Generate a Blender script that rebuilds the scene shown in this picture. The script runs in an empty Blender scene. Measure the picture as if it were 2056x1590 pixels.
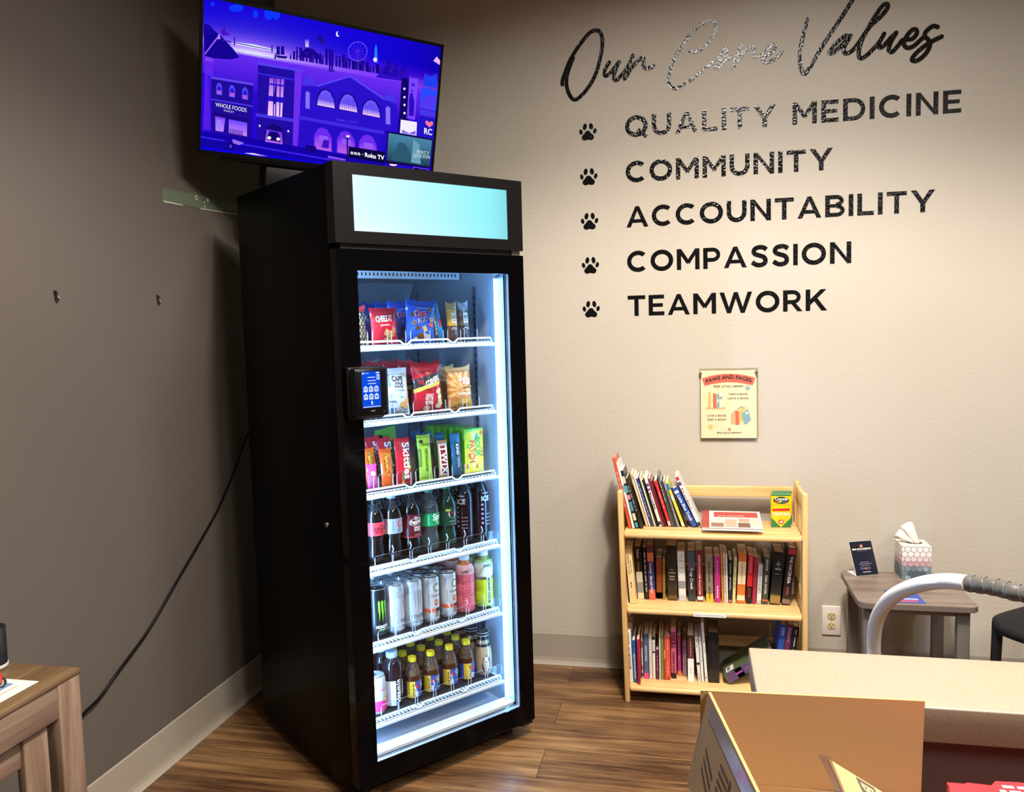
import bpy, bmesh, math, random
from mathutils import Vector, Matrix, noise
random.seed(7)
SC = bpy.context.scene
COL = SC.collection
R = math.radians

# ---------------------------------------------------------------- camera, world, lights, exposure
cam_d = bpy.data.cameras.new('camera')
cam_d.sensor_fit = 'HORIZONTAL'; cam_d.sensor_width = 36.0; cam_d.lens = 29.1448
cam_d.clip_start = 0.02
cam_o = bpy.data.objects.new('camera', cam_d); COL.objects.link(cam_o)
_r = Vector((0.97720192, 0.21062516, -0.02671094)); _d = Vector((-0.0087326, -0.08582945, -0.99627157)); _f = Vector((-0.21213244, 0.97379174, -0.0820334))
_m = Matrix.Identity(4)
for i in range(3):
    _m[i][0] = _r[i]; _m[i][1] = -_d[i]; _m[i][2] = -_f[i]
_m.translation = Vector((1.7104407, -3.3462094, 1.4136232))
cam_o.matrix_world = _m
SC.camera = cam_o
SC.cycles.transparent_max_bounces = 40; SC.cycles.max_bounces = 10

world = bpy.data.worlds.new('world'); SC.world = world; world.use_nodes = True
world.node_tree.nodes['Background'].inputs[0].default_value = (1.0, 0.86, 0.7, 1)
world.node_tree.nodes['Background'].inputs[1].default_value = 0.3

SC.view_settings.view_transform = 'Standard'; SC.view_settings.look = 'None'
SC.view_settings.gamma = 1.0; SC.view_settings.exposure = 0.0; SC.view_settings.use_curve_mapping = False

WARM = (1.0, 0.89, 0.77)
def spot(x, y, e, size=138, blend=.35, z=2.985, rad=.07, col=WARM):
    l = bpy.data.lights.new('ceiling_downlight', 'SPOT'); l.energy = e; l.spot_size = R(size); l.spot_blend = blend
    l.shadow_soft_size = rad; l.color = col
    o = bpy.data.objects.new('ceiling_downlight', l); COL.objects.link(o); o.location = (x, y, z); return o
def troffer_or_fill(x, y, e, sx=.6, sy=1.2, spread=160, col=(1.0, .92, .84)):
    l = bpy.data.lights.new('ceiling_troffer_or_fill', 'AREA'); l.shape = 'RECTANGLE'; l.size = sx; l.size_y = sy; l.energy = e; l.color = col; l.spread = R(spread)
    o = bpy.data.objects.new('ceiling_troffer_or_fill', l); COL.objects.link(o); o.location = (x, y, 2.985); return o
spot(1.90, -1.95, 315)
spot(3.75, -1.95, 90)
troffer_or_fill(1.93, -1.75, 80, .6, 1.0)
troffer_or_fill(4.2, -2.2, 9)  # added fill to lift the upper right wall, no known fixture there
troffer_or_fill(3.4, -3.9, 70)

# ---------------------------------------------------------------- materials
def lin(h):
    h = h.lstrip('#'); c = [int(h[i:i+2], 16)/255 for i in (0, 2, 4)]
    return tuple(x/12.92 if x <= .04045 else ((x+.055)/1.055)**2.4 for x in c) + (1.0,)
_mc = {}
def M(hexc, rough=.5, metal=0., coat=0., emit=0., trans=0., ior=1.45, spec=.5, bump=0., bscale=200.):
    k = (hexc, rough, metal, coat, emit, trans, ior, spec, bump, bscale)
    if k in _mc: return _mc[k]
    m = bpy.data.materials.new('m_%s_%d' % (hexc.strip('#'), len(_mc))); m.use_nodes = True
    nt = m.node_tree; b = nt.nodes['Principled BSDF']; c = lin(hexc)
    b.inputs['Base Color'].default_value = c; b.inputs['Roughness'].default_value = rough
    b.inputs['Metallic'].default_value = metal; b.inputs['IOR'].default_value = ior
    b.inputs['Specular IOR Level'].default_value = spec
    b.inputs['Coat Weight'].default_value = coat; b.inputs['Coat Roughness'].default_value = .08
    b.inputs['Transmission Weight'].default_value = trans
    if emit:
        b.inputs['Emission Color'].default_value = c; b.inputs['Emission Strength'].default_value = emit
    if bump:
        n = nt.nodes.new('ShaderNodeTexNoise'); n.inputs['Scale'].default_value = bscale; n.inputs['Detail'].default_value = 3
        tc = nt.nodes.new('ShaderNodeTexCoord'); nt.links.new(tc.outputs['Object'], n.inputs['Vector'])
        bp = nt.nodes.new('ShaderNodeBump'); bp.inputs['Strength'].default_value = bump; bp.inputs['Distance'].default_value = .002
        nt.links.new(n.outputs['Fac'], bp.inputs['Height']); nt.links.new(bp.outputs['Normal'], b.inputs['Normal'])
    _mc[k] = m; return m
def node_mat(name):
    m = bpy.data.materials.new(name); m.use_nodes = True
    return m, m.node_tree, m.node_tree.nodes['Principled BSDF']
def ramp(nt, fac, stops):
    r = nt.nodes.new('ShaderNodeValToRGB'); e = r.color_ramp.elements
    while len(e) < len(stops): e.new(.5)
    for el, (p, c) in zip(e, stops): el.position = p; el.color = lin(c)
    nt.links.new(fac, r.inputs[0]); return r.outputs[0]
def coords(nt, scale=(1, 1, 1), rot=(0, 0, 0), kind='Object'):
    tc = nt.nodes.new('ShaderNodeTexCoord'); mp = nt.nodes.new('ShaderNodeMapping')
    mp.inputs['Scale'].default_value = scale; mp.inputs['Rotation'].default_value = rot
    nt.links.new(tc.outputs[kind], mp.inputs[0]); return mp.outputs[0]
def tex(nt, vec, scale, detail=4, rough=.55, dist=0.):
    n = nt.nodes.new('ShaderNodeTexNoise'); n.inputs['Scale'].default_value = scale; n.inputs['Detail'].default_value = detail
    n.inputs['Roughness'].default_value = rough; n.inputs['Distortion'].default_value = dist
    nt.links.new(vec, n.inputs['Vector']); return n.outputs['Fac']
def bump(nt, b, h, s=.3, d=.002):
    bp = nt.nodes.new('ShaderNodeBump'); bp.inputs['Strength'].default_value = s; bp.inputs['Distance'].default_value = d
    nt.links.new(h, bp.inputs['Height']); nt.links.new(bp.outputs['Normal'], b.inputs['Normal'])
def paint(name, c, c2, bs=.55):
    m, nt, b = node_mat(name); v = coords(nt)
    nt.links.new(ramp(nt, tex(nt, v, 1.3, 2), [(.3, c), (.7, c2)]), b.inputs['Base Color'])
    b.inputs['Roughness'].default_value = .62; b.inputs['Specular IOR Level'].default_value = .3
    bump(nt, b, tex(nt, v, 95, 4, .6), bs, .003); return m
def wood(name, c1, c2, c3, axis, scale=1., rough=.4, stretch=14.):
    m, nt, b = node_mat(name)
    sc = [stretch, stretch, stretch]; sc[axis] = 1.2
    v = coords(nt, tuple(s*scale for s in sc))
    nt.links.new(ramp(nt, tex(nt, v, 2.2, 6, .6, .6), [(.28, c1), (.5, c2), (.75, c3)]), b.inputs['Base Color'])
    b.inputs['Roughness'].default_value = rough; bump(nt, b, tex(nt, v, 6, 4), .08, .001); return m
def speckle(name, c1, c2, c3, scale=260, rough=.4):
    m, nt, b = node_mat(name); v = coords(nt)
    nt.links.new(ramp(nt, tex(nt, v, scale, 3, .7), [(.33, c1), (.5, c2), (.68, c3)]), b.inputs['Base Color'])
    b.inputs['Roughness'].default_value = rough; return m
def floor_mat():
    m, nt, b = node_mat('vinyl_plank'); L = nt.links.new
    v = coords(nt)
    br = nt.nodes.new('ShaderNodeTexBrick'); L(v, br.inputs['Vector'])
    br.inputs['Color1'].default_value = (0, 0, 0, 1); br.inputs['Color2'].default_value = (1, 1, 1, 1); br.inputs['Mortar'].default_value = (.5, .5, .5, 1)
    br.inputs['Scale'].default_value = 1.; br.inputs['Mortar Size'].default_value = .0012; br.inputs['Mortar Smooth'].default_value = .2
    br.inputs['Brick Width'].default_value = 1.22; br.inputs['Row Height'].default_value = .178; br.offset = .37
    v2 = coords(nt, (1.1, 17, 1))
    off = nt.nodes.new('ShaderNodeVectorMath'); off.operation = 'ADD'; L(v2, off.inputs[0])
    mul = nt.nodes.new('ShaderNodeVectorMath'); mul.operation = 'SCALE'; mul.inputs['Scale'].default_value = 7.; L(br.outputs['Color'], mul.inputs[0]); L(mul.outputs[0], off.inputs[1])
    g = tex(nt, off.outputs[0], 2.3, 8, .66, .5)
    g2 = tex(nt, coords(nt, (1.1, 3.2, 1)), 2.6, 3, .5)
    mx = nt.nodes.new('ShaderNodeMath'); mx.operation = 'MULTIPLY_ADD'; L(br.outputs['Color'], mx.inputs[0]); mx.inputs[1].default_value = .16; L(g, mx.inputs[2])
    ad = nt.nodes.new('ShaderNodeMath'); ad.operation = 'MULTIPLY_ADD'; L(g2, ad.inputs[0]); ad.inputs[1].default_value = .45; L(mx.outputs[0], ad.inputs[2])
    c = ramp(nt, ad.outputs[0], [(.50, '#21150d'), (.66, '#4d3320'), (.84, '#735334'), (1., '#94714a')])
    mm = nt.nodes.new('ShaderNodeMix'); mm.data_type = 'RGBA'; L(br.outputs['Fac'], mm.inputs['Factor']); L(c, mm.inputs['A']); mm.inputs['B'].default_value = lin('#2a1c12')
    L(mm.outputs['Result'], b.inputs['Base Color'])
    b.inputs['Roughness'].default_value = .36; b.inputs['Specular IOR Level'].default_value = .45
    bump(nt, b, g, .06, .001); return m
def clear_mat(name, tint='#ffffff', gloss=.08, rough=.03, fres=1.45):
    m = bpy.data.materials.new(name); m.use_nodes = True; nt = m.node_tree; nt.nodes.clear(); L = nt.links.new
    o = nt.nodes.new('ShaderNodeOutputMaterial'); t = nt.nodes.new('ShaderNodeBsdfTransparent'); t.inputs[0].default_value = lin(tint)
    g = nt.nodes.new('ShaderNodeBsdfGlossy'); g.inputs['Roughness'].default_value = rough
    f = nt.nodes.new('ShaderNodeLayerWeight'); f.inputs['Blend'].default_value = .5
    p = nt.nodes.new('ShaderNodeMath'); p.operation = 'POWER'; p.inputs[1].default_value = 4.5; L(f.outputs['Facing'], p.inputs[0])
    a = nt.nodes.new('ShaderNodeMath'); a.operation = 'MULTIPLY_ADD'; a.inputs[1].default_value = .6*(fres-1)/.45; a.inputs[2].default_value = gloss*.5; a.use_clamp = True; L(p.outputs[0], a.inputs[0])
    mx = nt.nodes.new('ShaderNodeMixShader'); L(a.outputs[0], mx.inputs[0]); L(t.outputs[0], mx.inputs[1]); L(g.outputs[0], mx.inputs[2]); L(mx.outputs[0], o.inputs[0])
    return m
def screen_mat(name, strength=1.):
    m = bpy.data.materials.new(name); m.use_nodes = True; nt = m.node_tree; nt.nodes.clear(); L = nt.links.new
    o = nt.nodes.new('ShaderNodeOutputMaterial'); e = nt.nodes.new('ShaderNodeEmission'); a = nt.nodes.new('ShaderNodeAttribute'); a.attribute_name = 'Col'
    L(a.outputs['Color'], e.inputs[0]); e.inputs[1].default_value = strength; L(e.outputs[0], o.inputs[0]); return m

# ---------------------------------------------------------------- glyph table from the built-in font
CH = "ABCDEFGHIJKLMNOPQRSTUVWXYZabcdefghijklmnopqrstuvwxyz0123456789.,'&-+!*:$%/"
GL = {}
def _glyphs(key, off):
    tmp = []
    def mk(s):
        c = bpy.data.curves.new('g', 'FONT'); c.body = s; c.offset = off; c.resolution_u = 3
        o = bpy.data.objects.new('g', c); COL.objects.link(o); tmp.append(o); return o
    objs = {ch: (mk(ch), mk('I' + ch + 'I')) for ch in CH}; ii = mk('II'); i1 = mk('I')
    bpy.context.view_layer.update(); dg = bpy.context.evaluated_depsgraph_get()
    def data(o):
        m = bpy.data.meshes.new_from_object(o.evaluated_get(dg)); v = [(p.co.x, p.co.y) for p in m.vertices]; f = [tuple(p.vertices) for p in m.polygons]
        bpy.data.meshes.remove(m); return v, f
    mx = lambda d: max(p[0] for p in d[0])
    I = data(i1); advI = mx(data(ii)) - mx(I); tab = {}
    for ch, (a, b) in objs.items():
        d = data(a); adv = mx(data(b)) - advI - mx(I); tab[ch] = (d[0], d[1], adv)
    cap = max(p[1] for p in data(i1)[0])
    tab[' '] = ([], [], .28)
    for o in tmp:
        c = o.data; bpy.data.objects.remove(o); bpy.data.curves.remove(c)
    GL[key] = (tab, cap)
_glyphs('r', 0.0); _glyphs('b', .018); _glyphs('x', .032)
def _bold_m():   # a plain geometric heavy M (the thickened built-in one folds over itself)
    tab, c = GL['x']; w, st, k = .98*c, .195*c, .25*c
    v = [(0, 0), (st, 0), (st, c*.66), (w/2-.012*c, c*.20), (w/2+.012*c, c*.20), (w-st, c*.66), (w-st, 0), (w, 0), (w, c), (w-st*.93, c), (w/2, c*.50), (st*.93, c), (0, c)]
    f = [(0, 1, 2, 11, 12), (2, 3, 10, 11), (3, 4, 10), (4, 5, 9, 10), (5, 6, 7, 8, 9)]
    tab['M'] = ([(x+.07*c, y) for x, y in v], f, w+.14*c)
_bold_m()

# ---------------------------------------------------------------- mesh builder
def plane(o, ux=(1, 0, 0), uy=(0, 0, 1)):
    o = Vector(o); ux = Vector(ux); uy = Vector(uy)
    return lambda x, y: o + ux*x + uy*y
def catmull(pts, n=8):
    P = [Vector(p) for p in pts]; out = []
    for i in range(len(P)-1):
        a = P[max(i-1, 0)]; b = P[i]; c = P[i+1]; d = P[min(i+2, len(P)-1)]
        for k in range(n):
            t = k/n; out.append(.5*((2*b) + (c-a)*t + (2*a-5*b+4*c-d)*t*t + (3*b-a-3*c+d)*t**3))
    out.append(P[-1]); return out
def ell(cx, cy, rx, ry, n=20, rot=0.):
    c, s = math.cos(rot), math.sin(rot)
    return [(cx + rx*math.cos(2*math.pi*k/n)*c - ry*math.sin(2*math.pi*k/n)*s, cy + rx*math.cos(2*math.pi*k/n)*s + ry*math.sin(2*math.pi*k/n)*c) for k in range(n)]
def rrect(x0, y0, x1, y1, r, n=5):
    o = []
    for cx, cy, a0 in ((x1-r, y1-r, 0), (x0+r, y1-r, 90), (x0+r, y0+r, 180), (x1-r, y0+r, 270)):
        for k in range(n+1):
            a = R(a0 + 90*k/n); o.append((cx + r*math.cos(a), cy + r*math.sin(a)))
    return o
class MB:
    def __init__(s): s.v = []; s.f = []; s.fm = []; s.sm = []; s.fc = []; s.mats = []; s.T = None
    def mi(s, m):
        if m not in s.mats: s.mats.append(m)
        return s.mats.index(m)
    def add(s, vs, fs, mat, smooth=False, col=None):
        n = len(s.v)
        for p in vs:
            p = Vector(p); s.v.append(s.T @ p if s.T else p)
        i = s.mi(mat)
        for f in fs: s.f.append(tuple(n+k for k in f)); s.fm.append(i); s.sm.append(smooth); s.fc.append(col)
    def box(s, a, b, mat, col=None):
        x0, y0, z0 = (min(a[i], b[i]) for i in range(3)); x1, y1, z1 = (max(a[i], b[i]) for i in range(3))
        s.add([(x0, y0, z0), (x1, y0, z0), (x1, y1, z0), (x0, y1, z0), (x0, y0, z1), (x1, y0, z1), (x1, y1, z1), (x0, y1, z1)],
              [(0, 3, 2, 1), (4, 5, 6, 7), (0, 1, 5, 4), (1, 2, 6, 5), (2, 3, 7, 6), (3, 0, 4, 7)], mat, False, col)
    def rbox(s, a, b, r, mat, seg=2):
        bm = bmesh.new(); bmesh.ops.create_cube(bm, size=1.)
        c = [(a[i]+b[i])/2 for i in range(3)]; d = [abs(b[i]-a[i]) for i in range(3)]
        for v in bm.verts: v.co = Vector((c[0]+v.co.x*d[0], c[1]+v.co.y*d[1], c[2]+v.co.z*d[2]))
        bmesh.ops.bevel(bm, geom=bm.edges[:], offset=min(r, min(d)*.49), segments=seg, profile=.5, affect='EDGES')
        s.bm(bm, mat, True)
    def bm(s, bm, mat, smooth=False):
        bm.verts.index_update()
        s.add([v.co.copy() for v in bm.verts], [tuple(v.index for v in f.verts) for f in bm.faces], mat, smooth); bm.free()
    def quad(s, a, b, c, d, mat, col=None): s.add([a, b, c, d], [(0, 1, 2, 3)], mat, False, col)
    def poly(s, pts, fn, mat, col=None): s.add([fn(*p) for p in pts], [tuple(range(len(pts)))], mat, False, col)
    def prism(s, pts, fn, dv, mat, side=None):
        n = len(pts); dv = Vector(dv); a = [fn(*p) for p in pts]; b = [p + dv for p in a]
        s.add(a, [tuple(range(n))], mat); s.add(b, [tuple(reversed(range(n)))], mat)
        s.add(a + b, [(k, n+k, n+(k+1) % n, (k+1) % n) for k in range(n)], side or mat)
    def lathe(s, prof, mat, n=24, o=(0, 0, 0), smooth=True, cap=True):
        vs = []; fs = []
        for r, z in prof:
            for k in range(n):
                a = 2*math.pi*k/n; vs.append((o[0]+r*math.cos(a), o[1]+r*math.sin(a), o[2]+z))
        for i in range(len(prof)-1):
            for k in range(n): fs.append((i*n+k, i*n+(k+1) % n, (i+1)*n+(k+1) % n, (i+1)*n+k))
        s.add(vs, fs, mat, smooth)
        if cap:
            for idx, rev in ((0, True), (len(prof)-1, False)):
                if prof[idx][0] > 1e-6:
                    ring = vs[idx*n:(idx+1)*n]; s.add(ring, [tuple(reversed(range(n))) if rev else tuple(range(n))], mat)
    def tube(s, pts, r, mat, n=8, smooth=True):
        P = [Vector(p) for p in pts]; rr = r if isinstance(r, (list, tuple)) else [r]*len(P); vs = []; fs = []; up = None
        for i, p in enumerate(P):
            t = (P[min(i+1, len(P)-1)] - P[max(i-1, 0)]).normalized()
            if up is None: up = t.orthogonal().normalized()
            up = (up - t*up.dot(t)); up = up.normalized() if up.length > 1e-6 else t.orthogonal().normalized()
            w = t.cross(up)
            for k in range(n):
                a = 2*math.pi*k/n; vs.append(p + up*(rr[i]*math.cos(a)) + w*(rr[i]*math.sin(a)))
        for i in range(len(P)-1):
            for k in range(n): fs.append((i*n+k, i*n+(k+1) % n, (i+1)*n+(k+1) % n, (i+1)*n+k))
        m = len(P)-1
        s.add(vs, fs, mat, smooth); s.add(vs[:n], [tuple(reversed(range(n)))], mat); s.add(vs[m*n:], [tuple(range(n))], mat)
    def ribbon(s, pts, w, fn, mat, n=8):
        P = catmull([(p[0], p[1], 0) for p in pts], n); L = []; Rr = []; K = len(P)
        for i, p in enumerate(P):
            t = P[min(i+1, K-1)] - P[max(i-1, 0)]; t.normalize(); q = Vector((-t.y, t.x, 0))*w/2
            L.append(fn(p.x+q.x, p.y+q.y)); Rr.append(fn(p.x-q.x, p.y-q.y))
        for i in range(K): L[i] = L[i] + Vector((0, -2.5e-6*i, 0)); Rr[i] = Rr[i] + Vector((0, -2.5e-6*i, 0))
        s.add(L + Rr, [(i, K+i, K+i+1, i+1) for i in range(K-1)], mat)
        for p, dy in ((P[0], -1.2e-5), (P[-1], -2.5e-6*K-1.2e-5)): s.poly(ell(p.x, p.y, w/2, w/2, 12), lambda x, z, dy=dy: fn(x, z) + Vector((0, dy, 0)), mat)
    def text(s, t, h, fn, mat, wt='b', fit=None, align='l', xs=1., track=0., col=None):
        if t[:1] == '~':   # lettering too small to read: a row of short bars
            n_ = int(t[1:] or 4); rn = random.Random(n_*17+int(h*1e5)); L = fit or h*n_*2.2; ws = [rn.uniform(.5, 1.5) for _ in range(n_)]; q = L/(sum(ws)+.4*(n_-1)); x = {'l': 0., 'c': -L/2, 'r': -L}[align]
            for w in ws: s.add([fn(x, 0), fn(x+w*q, 0), fn(x+w*q, h*.7), fn(x, h*.7)], [(0, 1, 2, 3)], mat, False, col); x += (w+.4)*q
            return
        tab, cap = GL[wt]; k = h/cap; nat = 0.
        for ch in t: nat += tab.get(ch, tab[' '])[2]*k*xs
        sx = xs; tr = track
        if fit:
            if fit < nat or len(t) < 2: sx = xs*fit/nat; nat = fit
            else: tr = min((fit-nat)/(len(t)-1), .2*h)
        tot = nat + tr*(len(t)-1); x = {'l': 0., 'c': -tot/2, 'r': -tot}[align]
        for ch in t:
            v, f, adv = tab.get(ch, tab[' '])
            if v: s.add([fn(x + a*k*sx, b*k) for a, b in v], f, mat, False, col)
            x += adv*k*sx + tr
    def obj(s, name, parent=None, rel=None, loc=None, rot=None):
        rel = Vector(rel) if rel is not None else Vector((0, 0, 0))
        me = bpy.data.meshes.new(name); me.from_pydata([tuple(p - rel) for p in s.v], [], s.f)
        for m in s.mats: me.materials.append(m)
        me.polygons.foreach_set('material_index', s.fm); me.polygons.foreach_set('use_smooth', s.sm)
        if any(c is not None for c in s.fc):
            a = me.color_attributes.new('Col', 'FLOAT_COLOR', 'CORNER'); i = 0
            for p, c in zip(me.polygons, s.fc):
                for j, li in enumerate(p.loop_indices):
                    cc = (0, 0, 0, 1) if c is None else (c[j] if isinstance(c, list) else c); a.data[li].color = cc
        me.update()
        o = bpy.data.objects.new(name, me); COL.objects.link(o)
        if parent: o.parent = parent
        if loc is not None: o.location = loc
        if rot is not None: o.rotation_euler = rot
        return o
    def top(s, name, label, cat, group=None, kind=None):
        lo = [min(p[i] for p in s.v) for i in range(3)]; hi = [max(p[i] for p in s.v) for i in range(3)]
        c = ((lo[0]+hi[0])/2, (lo[1]+hi[1])/2, lo[2]); o = s.obj(name, rel=c, loc=c); return tag(o, label, cat, group, kind)
def tag(o, label, cat, group=None, kind=None):
    if label: o['label'] = label
    if cat: o['category'] = cat
    if group: o['group'] = group
    if kind: o['kind'] = kind
    return o
def thing(name, label, cat, loc=(0, 0, 0), rot=(0, 0, 0), group=None):
    o = bpy.data.objects.new(name, None); COL.objects.link(o); o.location = loc; o.rotation_euler = rot; o.empty_display_size = .05
    return tag(o, label, cat, group)
def part(o, label): o['label'] = label; return o
def struct(mb, name): o = mb.obj(name); o['kind'] = 'structure'; return o
def dup(root, loc, label, rot=None, group=None):
    r = root.copy(); COL.objects.link(r); r.location = loc
    if rot is not None: r.rotation_euler = rot
    r['label'] = label
    if group: r['group'] = group
    for ch in list(root.children):
        c = ch.copy(); COL.objects.link(c); c.parent = r
        for g in list(ch.children):
            d = g.copy(); COL.objects.link(d); d.parent = c
    return r

# ---------------------------------------------------------------- room shell
P_BACK = paint('wall_paint_beige', '#c6bfb2', '#c0b9ab'); P_LEFT = paint('wall_paint_taupe', '#665f59', '#615a54', .3)
P_CEIL = paint('ceiling_paint', '#b4aea4', '#aea89e'); P_FAR = paint('wall_paint_far', '#7d7469', '#776e63'); BASE = M('#a39a8c', .5, bump=.1, bscale=60); FLOOR = floor_mat()
H = 3.0; X1 = 5.2; Y1 = -6.2
b = MB(); b.box((-.12, Y1, -.1), (X1+.12, .12, 0), FLOOR); struct(b, 'floor')
b = MB(); b.box((-.12, 0, 0), (X1+.12, .12, H), P_BACK); struct(b, 'wall_back')
b = MB(); b.box((-.12, Y1, 0), (0, 0, H), P_LEFT); struct(b, 'wall_left')
b = MB(); b.box((X1, Y1, 0), (X1+.12, 0, H), P_FAR); struct(b, 'wall_right')
b = MB(); b.box((-.12, Y1-.12, 0), (X1+.12, Y1, H), P_FAR); struct(b, 'wall_front')
b = MB(); b.box((-.12, Y1-.12, H), (X1+.12, .12, H+.1), P_CEIL); struct(b, 'ceiling')
def cove(pth, name):   # rubber cove base: flat strip with a curved toe
    prof = [(.0005, .128), (.004, .134), (.0065, .128), (.0065, .03), (.009, .016), (.014, .007), (.021, .002), (.0215, .0003), (.0005, .0003)]
    b = MB(); n = len(prof); a0, a1, nx, ny = pth
    vs = [Vector((a0[0]+nx*d, a0[1]+ny*d, z)) for d, z in prof] + [Vector((a1[0]+nx*d, a1[1]+ny*d, z)) for d, z in prof]
    b.add(vs, [(k, (k+1) % n, n+(k+1) % n, n+k) for k in range(n)] + [tuple(range(n)), tuple(reversed(range(n, 2*n)))], BASE)
    struct(b, name)
cove(((.0, 0), (X1, 0), 0, -1), 'baseboard_back')
cove(((0, 0), (0, Y1), 1, 0), 'baseboard_left')

# ---------------------------------------------------------------- wall lettering (cut vinyl on the back wall)
VINYL = M('#101113', .10, spec=.7, bump=1.0, bscale=100)
WY = -.0012
wallp = lambda x, z: Vector((x, WY, z))
SCRIPT = {
'Our':([[(1.22, 2.368), (1.221, 2.385), (1.234, 2.419), (1.251, 2.456), (1.276, 2.494), (1.304, 2.528), (1.331, 2.555), (1.356, 2.562), (1.373, 2.552), (1.381, 2.523), (1.378, 2.487), (1.37, 2.451), (1.358, 2.41), (1.338, 2.37), (1.312, 2.336), (1.282, 2.31), (1.263, 2.307), (1.247, 2.327), (1.237, 2.359), (1.238, 2.394), (1.249, 2.43), (1.265, 2.465)], [(1.406, 2.436), (1.394, 2.418), (1.387, 2.401), (1.39, 2.387), (1.404, 2.391), (1.425, 2.412), (1.444, 2.434)], [(1.445, 2.434), (1.433, 2.411), (1.423, 2.383), (1.427, 2.367), (1.438, 2.369), (1.46, 2.39), (1.476, 2.413)], [(1.498, 2.453), (1.483, 2.422), (1.47, 2.389), (1.465, 2.369)], [(1.47, 2.373), (1.493, 2.408), (1.518, 2.433), (1.536, 2.442), (1.539, 2.425), (1.538, 2.408), (1.548, 2.401), (1.564, 2.402), (1.576, 2.407)]],
 'black script word at the left end of the wall heading', .0150),
'Core':([[(1.715, 2.448), (1.73, 2.445), (1.759, 2.455), (1.786, 2.477), (1.806, 2.504), (1.814, 2.53), (1.808, 2.547), (1.789, 2.555), (1.762, 2.547), (1.73, 2.523), (1.698, 2.49), (1.671, 2.451), (1.648, 2.41), (1.636, 2.372), (1.634, 2.342), (1.645, 2.32), (1.665, 2.316), (1.694, 2.33), (1.734, 2.353), (1.776, 2.383), (1.807, 2.407), (1.832, 2.429), (1.846, 2.447), (1.852, 2.442), (1.848, 2.423), (1.839, 2.402), (1.822, 2.382), (1.81, 2.378), (1.81, 2.39), (1.819, 2.408), (1.846, 2.407), (1.872, 2.411), (1.887, 2.413)], [(1.905, 2.457), (1.892, 2.428), (1.882, 2.403), (1.873, 2.372)], [(1.876, 2.377), (1.896, 2.406), (1.92, 2.433), (1.942, 2.446), (1.949, 2.437), (1.946, 2.416), (1.953, 2.407), (1.97, 2.408), (1.991, 2.407), (2.017, 2.419), (2.027, 2.437), (2.02, 2.445), (2.001, 2.432), (1.984, 2.412), (1.982, 2.394), (1.991, 2.383), (2.013, 2.386), (2.036, 2.4), (2.05, 2.415)]],
 'black script word in the middle of the wall heading, glinting silver', .0130),
'Values':([[(2.142, 2.525), (2.131, 2.488), (2.12, 2.44), (2.114, 2.389), (2.12, 2.345), (2.13, 2.327), (2.146, 2.343), (2.171, 2.384), (2.199, 2.43), (2.232, 2.478), (2.265, 2.526), (2.298, 2.577), (2.32, 2.611)], [(2.291, 2.448), (2.274, 2.451), (2.249, 2.434), (2.227, 2.41), (2.218, 2.395), (2.23, 2.394), (2.255, 2.413), (2.28, 2.437), (2.293, 2.45)], [(2.293, 2.45), (2.271, 2.414), (2.269, 2.395), (2.28, 2.388), (2.302, 2.4), (2.327, 2.432), (2.359, 2.477), (2.392, 2.505), (2.416, 2.533), (2.417, 2.549), (2.402, 2.546), (2.378, 2.515), (2.351, 2.469), (2.329, 2.426), (2.32, 2.384), (2.328, 2.366), (2.349, 2.376), (2.376, 2.402), (2.392, 2.42), (2.407, 2.446)], [(2.392, 2.42), (2.39, 2.4), (2.404, 2.402), (2.428, 2.428), (2.448, 2.446)], [(2.447, 2.443), (2.431, 2.416), (2.423, 2.389), (2.434, 2.379), (2.455, 2.4), (2.471, 2.418), (2.501, 2.418), (2.517, 2.436), (2.514, 2.45), (2.5, 2.449), (2.482, 2.428), (2.474, 2.404), (2.485, 2.389), (2.506, 2.392), (2.533, 2.415), (2.544, 2.425)], [(2.586, 2.452), (2.57, 2.456), (2.549, 2.441), (2.544, 2.425), (2.56, 2.404), (2.56, 2.384), (2.544, 2.358), (2.518, 2.34), (2.502, 2.345), (2.512, 2.363), (2.536, 2.384), (2.563, 2.401), (2.6, 2.417)]],
 'black script word at the right end of the wall heading', .0150)}
for k, (st, lab, w) in SCRIPT.items():
    b = MB()
    for i, q in enumerate(st):
        y = WY - i*.0004
        b.ribbon(q, w, lambda x, z, y=y: Vector((x, y, z)), VINYL)
    b.top('wall_lettering', lab, 'wall lettering', 'script words of the wall heading')
ROWS = [('QUALITY MEDICINE', 2.6695), ('COMMUNITY', 2.2326), ('ACCOUNTABILITY', 2.5865), ('COMPASSION', 2.2996), ('TEAMWORK', 2.2137)]
SW_ = .208
def gq(*p): return [list(p)]
def garc(cx, cy, rx, ry, a0, a1, n=18, s=SW_):
    o = []
    for k in range(n):
        t0, t1 = R(a0+(a1-a0)*k/n), R(a0+(a1-a0)*(k+1)/n); c0, s0, c1, s1 = math.cos(t0), math.sin(t0), math.cos(t1), math.sin(t1)
        o.append([(cx+rx*c0, cy+ry*s0), (cx+rx*c1, cy+ry*s1), (cx+(rx-s)*c1, cy+(ry-s)*s1), (cx+(rx-s)*c0, cy+(ry-s)*s0)])
    return o
def grib(pts):
    P = catmull([(x, y, 0) for x, y in pts], 6); o = []; L = []
    for i, p in enumerate(P):
        t = (P[min(i+1, len(P)-1)]-P[max(i-1, 0)]).normalized(); q = Vector((-t.y, t.x, 0))*SW_/2; L.append(((p.x+q.x, p.y+q.y), (p.x-q.x, p.y-q.y)))
    return [[L[i][0], L[i][1], L[i+1][1], L[i+1][0]] for i in range(len(L)-1)]
def gbox(x0, y0, x1, y1): return [[(x0, y0), (x1, y0), (x1, y1), (x0, y1)]]
q_ = SW_; h_ = .185
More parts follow.
